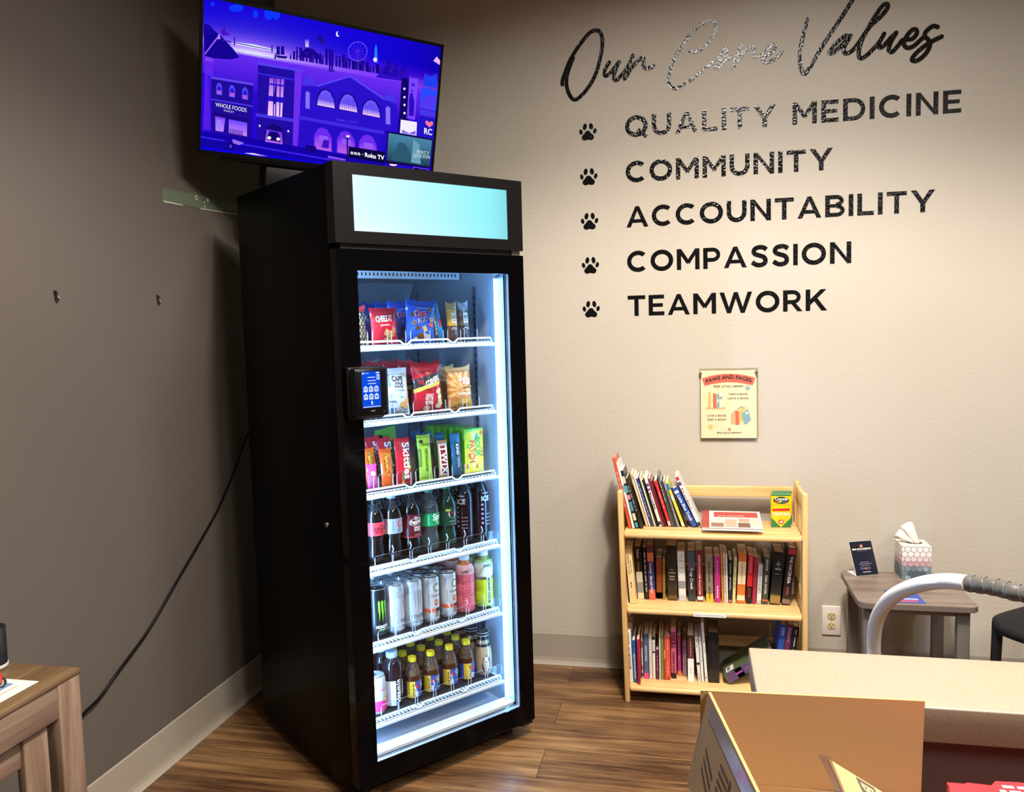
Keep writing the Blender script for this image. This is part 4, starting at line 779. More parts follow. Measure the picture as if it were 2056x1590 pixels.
# crayon boxes
def crayons(label, x, y, rot, z):
    r = thing('crayon_box', label, 'crayon box', (x, y, z), (0, 0, R(rot)), 'crayon boxes on the bookcase'); b = MB(); Y, G_, RED, BK = M('#f0c51a', .35, coat=.4), M('#1e7a45', .35, coat=.4), M('#c8322c', .35, coat=.4), M('#1d3a2c', .4)
    w, d, h = .07, .032, .122
    b.box((-w/2, 0, 0), (w/2, d, h*.68), Y); f = plane((0, -.0003, 0))
    P = lambda pts, m, k=1: b.poly(pts, plane((0, -.0002*k, 0)), m)
    P([(-w/2, 0), (0, 0), (-w/2, .036)], G_); P([(0, 0), (w/2, 0), (w/2, .036)], G_); P(ell(0, .02, .0105, .0085, 18), RED, 2); P([(-w/2+.004, .06), (w/2-.004, .062), (w/2-.004, .071), (-w/2+.004, .069)], RED, 2)
    b.text('CRAYONS', .0115, plane((0, -.0006, .044)), M('#f6f2e6', .4), 'x', fit=.06, align='c'); b.text('48', .0085, plane((0, -.0007, .016)), M('#f6f2e6', .4), 'x', align='c')
    b.obj('carton', r)
    b = MB(); b.box((-w/2-.0006, -.0008, h*.69), (w/2+.0006, d+.0006, h), Y); b.box((-w/2-.0004, -.0010, h*.965), (w/2+.0004, d+.0004, h+.0006), G_)
    b.poly(ell(0, h*.83, .028, .0135, 20), plane((0, -.0012, 0)), BK)
    for k, c in enumerate(('#c23a36', '#e07a2c', '#e8d23c', '#4a9a4c', '#3a6ab8', '#7a4a9c')): b.box((-.021+k*.007, -.0015, h*.755), (-.016+k*.007, -.0012, h*.82), M(c, .4))
    b.text('Crayola', .0105, plane((0, -.0016, h*.835)), M('#f6f2e6', .4), 'b', align='c', fit=.046); b.obj('flip_lid', r); return r
crayons('front yellow and green crayon box on the bookcase top shelf', 2.030, -.175, 2, z1+.0012); crayons('yellow crayon box half hidden behind the front one on the bookcase', 2.040, -.125, 4, z1+.0012)

# ---------------------------------------------------------------- side table and what stands on it
TZ = .465; LAMT = wood('grey_laminate', '#6a5c50', '#84756a', '#96887c', 0, 1.2, .38, 10); STEEL = M('#77716a', .4, .35)
TX0, TX1, TYF, TYB = 2.252, 2.622, -.458, -.082
r = thing('side_table', 'small grey laminate side table with steel legs against the beige wall', 'side table', ((TX0+TX1)/2, (TYF+TYB)/2, 0)); rl = r.location.copy()
b = MB(); b.prism(rrect(TX0, TYF, TX1, TYB, .03), plane((0, 0, TZ-.0195), (1, 0, 0), (0, 1, 0)), (0, 0, .0195), LAMT); o = b.obj('tabletop', r, rl)
b = MB(); b.prism([(x, y) for x, y in rrect(TX0-.0008, TYF-.0008, TX1+.0008, TYB+.0008, .0308)], plane((0, 0, TZ-.0185), (1, 0, 0), (0, 1, 0)), (0, 0, .0165), M('#6b625a', .4)); b.obj('edge_band', r, rl)
for x, y in ((TX0+.02, TYF+.03), (TX1-.058, TYF+.03), (TX0+.02, TYB-.06), (TX1-.058, TYB-.06)):
    b = MB(); b.rbox((x, y, 0), (x+.038, y+.034, TZ-.0195), .003, STEEL); b.obj('leg', r, rl)
b = MB(); b.rbox((TX0+.058, TYF+.036, TZ-.045), (TX1-.058, TYF+.05, TZ-.02), .002, STEEL); b.rbox((TX0+.058, TYB-.046, TZ-.045), (TX1-.058, TYB-.032, TZ-.02), .002, STEEL); b.obj('apron', r, rl)
# review sign
r = thing('sign_stand', 'small dark navy tabletop sign leaning back on the side table', 'sign', (2.2975, -.1545, TZ+.0006), (0, 0, R(22)))
sw, shh = .092, .127; tilt = R(-24); NV = M('#161a2c', .3, coat=.3); WT = M('#efeeea', .35)
tT = Matrix.Rotation(tilt, 4, 'X'); b = MB(); b.T = tT; b.box((0, 0, 0), (sw, .002, shh), WT); b.box((.0008, -.0006, .0008), (sw-.0008, 0, shh-.0008), NV)
f = lambda x, z: plane((x, -.0010, z))
b.poly(ell(.046, .108, .006, .006, 10), f(0, 0), M('#d88a5c', .4)); b.text('BEND ANIMAL EMERGENCY', .0058, f(.046, .0945), M('#f4f2ec', .4), 'x', align='c', fit=.078); b.text('AND SPECIALTY CENTER', .0022, f(.046, .089), M('#9aa0b0', .4), 'r', align='c', fit=.04)
for k, t in enumerate(('Scan this code to', 'make our day by sharing', 'your review on')): b.text(t, .0034, f(.046, .047-k*.006), M('#b9bcc8', .4), 'r', align='c')
xx = .0225
for ch, c in zip('Google', ('#4a7cf0', '#e0523f', '#efc04a', '#4a7cf0', '#46a860', '#e0523f')):
    b.text(ch, .0098, f(xx, .0225), M(c, .4), 'r'); xx += .0098 if ch == 'G' else .0075 if ch != 'l' else .0036
for k in range(5): b.poly(ell(.0335+k*.0065, .0125, .002, .002, 6), f(0, 0), M('#f0e8d0', .4))
b.obj('front_panel', r)
b = MB(); b.box((0, .001, 0), (sw, .06, .002), WT); b.obj('foot', r)
# tissue box
r = thing('tissue_box', 'cube tissue box with white, pink and blue-grey hexagon pattern on the side table', 'tissue box', (2.4985, -.118, TZ+.0006), (0, 0, R(1)))
w = .100; h = .122; b = MB(); LINE = M('#4a4c52', .5); b.box((-w/2, -w/2, 0), (w/2, w/2, h), M('#5d7280', .5))
def hexface(fn, seed):
    rn = random.Random(seed); a = .0118; rowh = a*1.5; cw = a*math.sqrt(3)
    for j in range(8):
        for i in range(-1, 7):
            cx = -w/2 + i*cw + (cw/2 if j % 2 else 0); cz = .004 + j*rowh
            c = ('#4f5d68', '#596771', '#7c8a92', '#c09ca0', '#dcc8c6', '#ece4df', '#ece7e1', '#efeae2')[j]
            if j < 3: c = rn.choice((c, '#6d7b84', '#93a0a4', '#4f5c68'))
            for m, rr, k in ((LINE, a*.99, 0), (M(c, .5), a*.93, 1)):
                P = [(min(max(cx+rr*math.sin(t*math.pi/3), -w/2), w/2), min(max(cz+rr*math.cos(t*math.pi/3), 0), h)) for t in range(6)]
                Q = []
                for p in P:
                    if not Q or (abs(p[0]-Q[-1][0]) + abs(p[1]-Q[-1][1])) > 1e-6: Q.append(p)
                ar = sum(Q[t][0]*Q[(t+1) % len(Q)][1]-Q[(t+1) % len(Q)][0]*Q[t][1] for t in range(len(Q)))
                if len(Q) >= 3 and abs(ar) > 1e-6: b.poly(list(reversed(Q)), lambda x, z, k=k: fn(x, z, k), m)
hexface(lambda x, z, k: Vector((x, -w/2-.0003-.0002*k, z)), 3); hexface(lambda x, z, k: Vector((-w/2-.0003-.0002*k, -x, z)), 5); hexface(lambda x, z, k: Vector((w/2+.0003+.0002*k, x, z)), 6)
b.box((-w/2, -w/2, h-.0006), (w/2, w/2, h+.0004), M('#e9e1d4', .5)); b.poly(ell(.004, 0, .030, .022, 20), plane((0, 0, h+.0007), (1, 0, 0), (0, 1, 0)), M('#8a8276', .6)); b.poly(ell(.006, .002, .024, .016, 20), plane((0, 0, h+.0010), (1, 0, 0), (0, 1, 0)), M('#3c3830', .8)); b.obj('carton', r)
b = MB(); TIS = M('#ede7dd', .9)
def sheet(pts, th=.0012):   # pleated tissue: list of (a, b) bottom/top pairs
    n = len(pts); lo = [Vector(p[0]) for p in pts]; hi = [Vector(p[1]) for p in pts]; mid = [(lo[i]+hi[i])/2 + Vector((0, -.004 if i % 2 else .003, 0)) for i in range(n)]
    off = Vector((0, th, 0)); V_ = lo + mid + hi; V_ = V_ + [p + off for p in V_]; F_ = []
    for rw in range(2):
        for i in range(n-1): F_.append((rw*n+i, rw*n+i+1, (rw+1)*n+i+1, (rw+1)*n+i)); F_.append((3*n+rw*n+i, 3*n+(rw+1)*n+i, 3*n+(rw+1)*n+i+1, 3*n+rw*n+i+1))
    for i in range(n-1): F_.append((2*n+i, 2*n+i+1, 5*n+i+1, 5*n+i))
    for i in (0, n-1): F_ += [(i, n+i, 4*n+i, 3*n+i), (n+i, 2*n+i, 5*n+i, 4*n+i)]
    b.add(V_, F_, TIS, True)
sheet([((-.005, -.004, h), (-.068, -.012, h+.022)), ((.0, -.008, h), (-.064, -.016, h+.034)), ((.004, -.002, h), (-.05, -.008, h+.05)), ((.008, .0, h-.002), (-.042, -.004, h+.052))])
sheet([((.006, -.004, h-.004), (-.048, -.002, h+.058)), ((.01, -.010, h-.004), (-.034, -.010, h+.072)), ((.015, -.003, h-.004), (-.018, -.002, h+.078)), ((.02, -.009, h-.004), (-.006, -.008, h+.079)), ((.023, -.004, h-.004), (.004, -.002, h+.06)), ((.024, .002, h-.004), (.014, .002, h+.03))])
b.obj('tissue', r)
# flyer
r = thing('flyer', 'blue and red flyer lying flat on the side table', 'flyer', (2.412, -.375, TZ+.0006), (0, 0, R(2))); b = MB(); b.box((-.05, -.066, 0), (.05, .066, .0006), M('#2f4fa8', .35)); 
for y0, y1, x0, x1, c in ((-.055, -.04, -.04, .03, '#c84a54'), (.03, .048, -.03, .03, '#c8d0ea'), (.005, .02, -.03, .02, '#c84a54'), (-.03, -.02, -.04, .035, '#c8d0ea')): b.box((x0, y0, .0006), (x1, y1, .0009), M(c, .4))
b.obj('printed_sheet', r)

# ---------------------------------------------------------------- glass-door display fridge
FX, FY, FT = .7386, -1.1522, .8841; FW, FD, FH = .678, .7353, 1.8917
cF, sF = math.cos(FT), math.sin(FT)
fw = lambda l, d, z: Vector((FX + l*cF - d*sF, FY + l*sF + d*cF, z))
BLK_S = M('#040405', .4, spec=.08); BLK_G = M('#030305', .1, spec=.14); LIN = M('#a7b1c0', .35); LWH = M('#e6edf5', .35); CHR = M('#c9c6c0', .15, 1.)
DKP = M('#101114', .5)
fr = thing('display_fridge', 'tall black glass-door vending fridge full of snacks and drinks, set across the room corner', 'fridge', (FX, FY, 0), (0, 0, FT))
b = MB()
b.rbox((0, .042, .03), (.042, FD, FH), .004, BLK_S); b.rbox((FW-.042, .042, .03), (FW, FD, FH), .004, BLK_S); b.box((.04, FD-.03, .03), (FW-.04, FD, FH), BLK_S)
b.box((.04, .05, 1.63), (FW-.04, FD-.03, FH-.002), BLK_S); b.box((.04, .05, .03), (FW-.04, FD-.03, .09), BLK_S)
b.obj('cabinet', fr)
b = MB(); L0, L1, Z0, Z1, D0, D1 = .045, .633, .10, 1.622, .05, .69
b.box((L0-.002, D0, Z0), (L0, D1, Z1), LIN); b.box((L1, D0, Z0), (L1+.003, D1, Z1), LIN); b.box((L0, D1, Z0), (L1, D1+.004, Z1), LIN)
b.box((L0-.002, D0, Z0-.006), (L1+.003, D1, Z0), LIN); b.box((L0-.002, D0, Z1), (L1+.003, D1, Z1+.005), LIN); b.box((L0, D0, Z0), (L1, D0+.05, Z0+.022), LWH)
b.box((L1-.0012, .22, Z0), (L1-.0004, .226, Z1), M('#aeb6c2', .4))  # pale strip painted in as a reflection on the right inner wall
b.obj('inner_liner', fr)
b = MB(); prof = [(.30, 1.622), (.30, 1.590), (.36, 1.596), (.565, 1.590), (.595, 1.604), (.655, 1.50), (.689, 1.47), (.689, 1.622)]
b.prism([(d, z) for d, z in prof][::-1], lambda d, z: Vector((.05, d, z)), (.575, 0, 0), M('#aab2bd', .4))
b.box((.048, .296, 1.588), (.626, .2995, 1.62), LWH)
for k in range(38): b.box((.058+k*.0148, .2952, 1.597), (.0625+k*.0148, .2962, 1.607), DKP)
b.obj('fan_cover', fr)
for x, d in ((L1-.006, .205), (L1-.006, .58), (L0, .205)):
    b = MB(); b.box((x, d, .12), (x+.006, d+.018, 1.56), M('#8f98a6', .3, .8))
    xx = x-.0006 if x > .3 else x+.006
    for k in range(56): b.box((xx, d+.006, .14+k*.025), (xx+.0006, d+.012, .153+k*.025), DKP)
    b.obj('shelf_standard', fr)
# header with backlit panel
b = MB(); Zh0, Zh1 = 1.6652, FH; hl0, hl1, hz0, hz1 = .0606, .6195, 1.7002, 1.8588
HB = M('#0f0e0f', .38, spec=.25)
b.box((0, 0, Zh0), (hl0, .05, Zh1), HB); b.box((hl1, 0, Zh0), (FW, .05, Zh1), HB); b.box((hl0, 0, Zh0), (hl1, .05, hz0), HB); b.box((hl0, 0, hz1), (hl1, .05, Zh1), HB)
hd = b.obj('header', fr)
b = MB(); HS = screen_mat('header_glow', 1.0); n = 16
for i in range(n):
    for j in range(5):
        q = [(i/n, j/5), ((i+1)/n, j/5), ((i+1)/n, (j+1)/5), (i/n, (j+1)/5)]
        def hc(u, v):
            a, c = Vector((.78, 1.02, 1.02)), Vector((.33, .95, 1.05)); t = min(1, u*1.25); k = a.lerp(c, t); k = k*(1 - .22*max(0, (u-.85)/.15)) + Vector((.14, 0, 0))*max(0, 1-v*3)*max(0, 1-u)
            return (k.x, k.y, k.z, 1)
        b.add([(hl0+(hl1-hl0)*u, .006, hz0+(hz1-hz0)*v) for u, v in q], [(0, 1, 2, 3)], HS, False, [hc(*p) for p in q])
o = b.obj('light_panel', hd); part(o, 'glowing pale cyan light panel')
b = MB(); b.box((FW-.04, .01, 1.648), (FW-.006, .04, 1.666), M('#9c9a96', .3, .9)); b.box((.02, .012, 1.649), (FW-.045, .05, 1.666), DKP); b.obj('top_hinge', fr)
# door
wl, wr, wz0, wz1, dz0, dz1 = .0641, .6174, .1234, 1.5888, .0618, 1.6494
dr = thing('door', None, None); dr.parent = fr
bpy.data.objects.remove(dr)
b = MB()
for a, c in (((0, 0, dz0), (wl, .006, dz1)), ((wr, 0, dz0), (FW, .006, dz1)), ((wl, 0, dz0), (wr, .006, wz0)), ((wl, 0, wz1), (wr, .006, dz1)),
             ((0, .006, dz0), (wl-.005, .04, dz1)), ((wr+.005, .006, dz0), (FW, .04, dz1)), ((wl-.005, .006, dz0), (wr+.005, .04, wz0-.005)), ((wl-.005, .006, wz1+.005), (wr+.005, .04, dz1))): b.box(a, c, BLK_G)
dr = b.obj('door', fr)
b = MB(); b.box((wl, .0015, wz0), (wr, .005, wz1), clear_mat('door_glass', '#f6f9fb', .045, .0, 1.25)); b.obj('glass_pane', dr)
b = MB(); GK = M('#a9b2c0', .35)
for d0_, d1_, m_ in ((.006, .0185, GK), (.0185, .024, DKP), (.024, .026, GK)):
    for a, c in (((wl-.005, d0_, wz0), (wl-.0003, d1_, wz1)), ((wr+.0003, d0_, wz0), (wr+.005, d1_, wz1)), ((wl-.005, d0_, wz0-.005), (wr+.005, d1_, wz0-.0003)), ((wl-.005, d0_, wz1+.0003), (wr+.005, d1_, wz1+.005))): b.box(a, c, m_)
b.obj('inner_frame', dr)
b = MB(); HM = M('#0f0f11', .3)
for a, c in (((.0615, -.0012, .737), (.0632, .0, 1.0745)), ((.036, -.0012, 1.073), (.0632, .0, 1.0747)), ((.038, -.0012, .7367), (.0632, .0, .7382))): b.box(a, c, HM)
b.obj('handle', dr)
b = MB(); b.T = Matrix.Translation((0, .1351, .8384)) @ Matrix.Rotation(R(-90), 4, 'Y'); b.lathe([(.0085, -.002), (.0085, .003), (.0072, .0045), (.003, .005), (.003, .0035), (0, .0035)], CHR, 20); part(b.obj('lock', fr), 'round chrome key lock')
for l, d in ((.06, .09), (FW-.06, .09), (.06, FD-.08), (FW-.06, FD-.08)):
    b = MB(); b.lathe([(.022, 0), (.024, .004), (.024, .012), (.012, .016), (.012, .032)], DKP, 16, o=(l, d, 0)); b.obj('foot', fr)
b = MB(); b.box((.01, .045, .03), (FW-.004, .06, .058), DKP); b.box((FW-.05, .008, .046), (FW-.004, .045, .0605), DKP); b.obj('kick_plate', fr)
# light tubes
LED = M('#7cc4ff', .3, emit=23.); LEDL = M('#9ad0ff', .3, emit=160.)
for l, m in ((.6198, LED), (.0525, LEDL)):
    b = MB(); b.lathe([(.0062, .128), (.0068, .132), (.0068, 1.574), (.0062, 1.578)], m, 14, o=(l, .078, 0)); o = b.obj('light_tube', fr)
    b = MB(); b.lathe([(.0085, 1.578), (.0085, 1.598), (.004, 1.602)], LWH, 14, o=(l, .078, 0)); b.lathe([(.008, .116), (.008, .128)], LWH, 14, o=(l, .078, 0)); b.obj('end_cap', o)
# shelves
SZ = (1.373, 1.145, .9225, .683, .445, .2035)
WIRE = M('#e8eff8', .3); CLR = clear_mat('clear_plastic', '#fbfcfe', .05, .03); CLE = M('#e4eefa', .25)
CLE.node_tree.nodes['Principled BSDF'].inputs['Alpha'].default_value = .5; SL0, SL1 = .062, .604
def shelf(z, tall):
    b = MB()
    nw = 40
    for k in range(nw+1):
        l = SL0 + (SL1-SL0)*k/nw; b.box((l-.0031, .089, z-.0042), (l+.0031, .60, z-.0008), WIRE)
    for d in (.12, .28, .44, .6): b.box((SL0, d-.002, z-.0075), (SL1, d+.002, z-.0042), WIRE)
    s = b.obj('shelf', fr)
    b = MB(); b.box((SL0+.004, .113 if not tall else .098, z-.0007), (SL1-.004, .598, z+.0002), M('#0c0d10', .45)); b.obj('glide_tray', s)
    b = MB(); b.rbox((SL0-.004, .0745, z-.0185), (SL1+.004, .0815, z-.0065), .003, WIRE); b.tube([(SL0, .088, z-.0075), (SL1, .088, z-.0075)], .002, WIRE, 8); b.obj('price_rail', s)
    h = z + .0095; cuts = [SL0, .255, .268, .281, .436, .449, .462, SL1]
    P = [(SL0, .087, h), (.247, .087, h), (.262, .087, z-.002), (.275, .087, z-.002), (.288, .087, h), (.425, .087, h), (.441, .087, z-.002), (.452, .087, z-.002), (.466, .087, h), (SL1-.006, .087, h), (SL1, .09, z-.004)]
    b = MB(); b.tube(P, .0032, WIRE, 8); b.obj('front_wire', s)
    lanes = (.128, .197, .263, .333, .405, .474, .541) if tall else (.175, .240, .310, .381, .452, .524, .595)
    for l in lanes:
        b = MB(); w, hh = (.025, .047) if tall else (.030, .034); dd = .118 if tall else .112
        q = rrect(l-w, z+.0005, l+w, z+hh, .008, 4)
        b.prism(q, plane((0, dd, 0)), (0, .0016, 0), CLR, CLE)
        b.box((l-w-.0016, dd, z+.0005), (l-w, dd+.003, z+hh-.008), CLE); b.box((l+w, dd, z+.0005), (l+w+.0016, dd+.003, z+hh-.008), CLE)
        if not tall and l < .56: b.tube([(l+w+.001, dd, z+hh), (l+w+.001, dd-.008, z+hh+.012), (l+w+.001, dd, z+hh+.024)], .002, CLE, 5)
        b.obj('lane_stop', s)
    b = MB()
    for l in [(lanes[i]+lanes[i+1])/2 for i in range(6)]: b.box((l-.0008, .125, z+.0004), (l+.0008, .58, z+.03), CLR)
    b.obj('lane_divider', s)
for i, z in enumerate(SZ): shelf(z, i < 3)

# ---------------------------------------------------------------- payment terminal on the door
pt = thing('payment_terminal', 'black card payment terminal with a blue lit screen on the fridge door', 'payment terminal', tuple(fw(.071, 0, 1.2405)), (0, 0, FT))
b = MB(); b.rbox((-.056, -.045, -.070), (.056, 0, .0705), .009, M('#070709', .35, spec=.3), 3); b.rbox((-.062, -.02, -.078), (.056, -.0005, .074), .008, M('#060608', .45, spec=.3), 2); b.rbox((-.047, -.0475, -.062), (.047, -.044, .063), .004, M('#0a0a0c', .25, spec=.4), 2); b.obj('housing', pt)
b = MB(); TS = screen_mat('terminal_screen', 1.0); W_ = lin('#eaf4ff'); sx0, sx1, sz0, sz1 = -.033, .0265, -.043, .060
f = lambda k: plane((0, -.0478-k*.0002, 0))
b.poly([(sx0, sz0), (sx1, sz0), (sx1, sz1), (sx0, sz1)], f(0), TS, lin('#0f4fe0'))
PQ = lambda x0, z0, x1, z1, c, k=1: b.poly([(x0, z0), (x1, z0), (x1, z1), (x0, z1)], f(k), TS, lin(c) if isinstance(c, str) else c)
PQ(-.031, .0525, -.0265, .058, '#eaf4ff'); PQ(-.025, .0545, -.01, .0562, '#bcd4ff'); PQ(.013, .054, .024, .0575, '#eaf4ff'); PQ(.015, .036, .0245, .051, '#d8e6ff'); PQ(.0165, .039, .023, .048, '#7fb0ff', 2)
for z, x0, x1 in ((.0435, -.014, .010), (.034, -.014, .012), (.0255, -.013, .012), (-.0405, -.031, .024)):
    rn = random.Random(int(z*1e4)); x = x0
    while x < x1: w = rn.uniform(.002, .005); PQ(x, z-.0013, min(x+w, x1), z+.0013, '#dce8ff'); x += w+.0008
for i in range(3):
    for j in range(2):
        cx, cz = -.0215+i*.0172, .010-j*.0215; b.poly(rrect(cx-.0065, cz-.008, cx+.0065, cz+.006, .0012, 2), f(1), TS, W_); b.poly(ell(cx, cz+.0065, .003, .003, 8), f(1), TS, W_)
        PQ(cx-.0038, cz-.004, cx+.0038, cz+.0036, '#2a66e8', 2); PQ(cx-.002, cz-.002+(i-1)*.001, cx+.0025, cz+.0015, '#cfe0ff', 3)
b.poly(ell(-.003, -.0265, .0028, .0028, 10), f(1), TS, W_); PQ(-.0045, -.035, -.0005, -.029, W_)
part(b.obj('screen', pt), 'lit blue screen with white icons')
b = MB()
rn = random.Random(2); x = -.007
for k in range(5): b.box((x, -.0481, -.0535), (x+.0022, -.0478, -.0518), M('#b8b8b8', .4)); x += .0027
b.poly(ell(.036, -.056, .004, .004, 14), plane((0, -.0481, 0)), M('#1e1e22', .3)); b.obj('logo_plate', pt)

# ---------------------------------------------------------------- products
def put(name, label, cat, l, d, z, yaw=0., tilt=0., group=None): return thing(name, label, cat, tuple(fw(l, d, z+.0004)), (R(tilt), 0, FT + R(yaw)), group)
def bag(label, l, d, z, w, h, t, colfn, deco=None, yaw=0, tilt=-5, group=None, cat='snack bag', name='snack_bag', ears=.010, seed=1, n=(22, 26), rough=.3, roll=0.):
    r = put(name, label, cat, l, d, z, yaw, tilt, group)
    if roll: r.rotation_euler[1] = R(roll)
    nu, nv = n
    def yf(u, v):
        fu = max(0, 1-abs(2*u-1)**2.3)**.62; vv = min(max((v-.035)/.895, 0), 1); fv = max(0, math.sin(math.pi*vv))**.5
        return -t/2*fu*fv + (noise.noise(Vector((u*3.1+seed*7, v*3.7, seed)))*.10*t + noise.noise(Vector((u*8+seed, v*9, seed*3)))*.05*t)*fu*fv
    def pos(u, v, s):
        zz = v*h + (ears*abs(2*u-1)**2.5*max(0, (v-.8)/.2)); x = (u-.5)*w*(1 - .07*math.sin(math.pi*min(max(v, 0), 1)))
        zig = .0011*((-1)**int(u*nu+.5)) if v > .995 else 0
        return Vector((x, yf(u, v) if s == 0 else -yf(u, v)*.9 + .0006, zz + zig))
    b = MB()
    for s in (0, 1):
        for j in range(nv):
            for i in range(nu):
                q = [(i/nu, j/nv), ((i+1)/nu, j/nv), ((i+1)/nu, (j+1)/nv), (i/nu, (j+1)/nv)]
                if s: q.reverse()
                c = colfn((i+.5)/nu, (j+.5)/nv)
                b.add([pos(u, v, s) for u, v in q], [(0, 1, 2, 3)], M(c, rough, coat=.4), True)
    F = lambda x, z_: pos(min(max(x/w+.5, 0), 1), min(max(z_/h, 0), 1), 0) + Vector((0, -.0016, 0))
    if deco: deco(b, F, w, h)
    b.obj('wrapper', r); return r
def lay(F, k): return lambda x, z: F(x, z) + Vector((0, -.0005*k, 0))
def T_(b, F, t, cx, z, hh, col, wt='x', fit=None, rot=0., k=1, align='c'):
    c, s = math.cos(R(rot)), math.sin(R(rot)); b.text(t, hh, lambda x, y: F(cx + x*c - y*s, z + x*s + y*c) + Vector((0, -.0004*k, 0)), M(col, .4), wt, fit=fit, align=align)
def E_(b, F, cx, cz, rx, rz, col, k=0, rot=0., n=14):
    for q in (1.,): b.poly(ell(cx, cz, rx, rz, n, R(rot)), lambda x, z: F(x, z) + Vector((0, -.0004*k, 0)), M(col, .45))
def Q_(b, F, pts, col, k=0): b.poly(pts, lambda x, z: F(x, z) + Vector((0, -.0004*k, 0)), M(col, .45))
z = SZ[0]; gS = 'snack bags in the fridge'
def nuts(u, v): return '#e9e4e0' if (u-.25)**2/.12+(v-.45)**2/.09 < 1 else ('#b03038' if v > .86 else ('#c9b48c' if (math.sin(u*41)*math.sin(v*37)) > .2 else '#3c3230'))
def dnut(b, F, w, h): T_(b, F, '~2', -.028, h*.5, .010, '#b0303c', fit=.04); T_(b, F, '~3', -.028, h*.36, .009, '#b0303c', fit=.04)
bag('nut mix bag with a white oval, at the left of the top fridge shelf', .128, .150, z, .085, .115, .035, nuts, None, group=gS, seed=2, n=(36, 44))
bag('red-topped snack bag behind the nut mix bag on the top fridge shelf', .14, .215, z, .085, .128, .035, lambda u, v: '#b8333c' if v > .8 else '#c9b9a8', None, group=gS, seed=3)
def cheez(u, v): return '#e02a38' if (u < .22 and v < .62 and u < .22-(v-.3)*.2) else '#c4202e'
def dcheez(b, F, w, h):
    T_(b, F, 'CHEEZ-IT', -.006, h*.62, .0185, '#f4efe8', fit=.062, rot=3); T_(b, F, 'ORIGINAL', -.006, h*.5, .0045, '#f4efe8', fit=.034, rot=3)
    for x, z_, s, a in ((.0, .034, .014, 20), (.018, .030, .015, -25), (.008, .018, .012, 10), (.028, .042, .011, 40)): Q_(b, F, [(x+s*math.cos(R(a+90*k)), z_+s*math.sin(R(a+90*k))) for k in range(4)], '#d9a05c', 1); E_(b, F, x, z_, .0018, .0018, '#8a5a28', 2)
    E_(b, F, -.006, .012, .007, .006, '#e8d8b0', 2); E_(b, F, -.006, .012, .0035, .003, '#c8503c', 3)
bag('red cheese cracker bag in front on the top fridge shelf', .230, .148, z, .1, .112, .034, cheez, dcheez, group=gS, tilt=-4, seed=5, ears=.002, yaw=4, n=(40, 44))
def chex(u, v): return '#2f5fd0' if v < .86 else '#2450b8'
def dchex(b, F, w, h):
    T_(b, F, 'Chex', -.004, h*.62, .020, '#c43a5a', fit=.042, rot=12, k=2); T_(b, F, 'Chex', -.0048, h*.625, .021, '#f2f2f6', fit=.0445, rot=12, k=1); T_(b, F, 'mix', .008, h*.48, .022, '#eef2fa', fit=.0445, rot=12, k=1); T_(b, F, 'mix', .0088, h*.482, .0205, '#1c2f7c', fit=.0415, rot=12, k=2)
    T_(b, F, 'TRADITIONAL', .002, h*.80, .0055, '#a8c0f0', fit=.045, rot=4)
    for x, z_, c in ((-.036, .088, '#5a4a40'), (.03, .108, '#b09a70'), (-.03, .062, '#8a7458'), (-.016, .046, '#6a4a30'), (.037, .075, '#c8b080')): E_(b, F, x, z_, .009, .007, c, 1, 25); E_(b, F, x, z_, .004, .003, '#3a3430', 2, 25)
    Q_(b, F, [(.0, .048), (.012, .056), (.022, .04), (.008, .032)], '#caa468', 1); Q_(b, F, [(-.02, .02), (.002, .034), (.014, .018), (-.006, .008)], '#6e4c2c', 2); Q_(b, F, [(.004, .03), (.03, .026), (.03, .008), (.01, .006)], '#d8ccb8', 1); Q_(b, F, [(-.028, .012), (-.012, .02), (-.012, .008), (-.026, .006)], '#e8e4dc', 1); E_(b, F, .034, .058, .009, .007, '#d85a6a', 1)
cx_ = bag('blue snack mix bag in front on the top fridge shelf, with slanted white lettering', .360, .150, z, .106, .135, .036, chex, dchex, group=gS, yaw=-8, tilt=-6, seed=8, roll=5)
for k, lab in enumerate(('directly behind the front blue one', 'second behind the front blue one', 'third behind the front blue one', 'last of its lane, farthest left in view')):
    dup(cx_, tuple(fw(.352-.012*k, .222+.072*k, z+.0004)), 'blue snack mix bag, %s' % lab, (R(-6), R(-3+2*k), FT+R(6*(k % 2)-4)), gS)
def barc(base, band=None, topc=None):
    def f(u, v):
        if topc and v > .82: return topc
        if band and band[0] < v < band[1]: return band[2]
        return base
    return f
gB = 'bars in the fridge'
bag('dark bar with white lettering leaning beside the front blue snack mix bag', .424, .150, z, .026, .118, .016, barc('#4a3c38', None, '#2f6a4a'), lambda b, F, w, h: T_(b, F, '~6', .003, h*.2, .006, '#d8d4cc', fit=.075, rot=90, align='l'), group=gB, cat='snack bar', name='snack_bar', roll=-8, tilt=-3, n=(8, 20), seed=11)
bag('bright blue bar wrapper leaning right of the dark bar, top fridge shelf', .446, .156, z, .03, .126, .016, lambda u, v: '#c8384a' if .42 < v < .6 and u > .5 else ('#2f9ad8' if v > .3 else '#2a86c8'), None, group=gB, cat='snack bar', name='snack_bar', roll=-9, tilt=-3, n=(8, 20), seed=12)
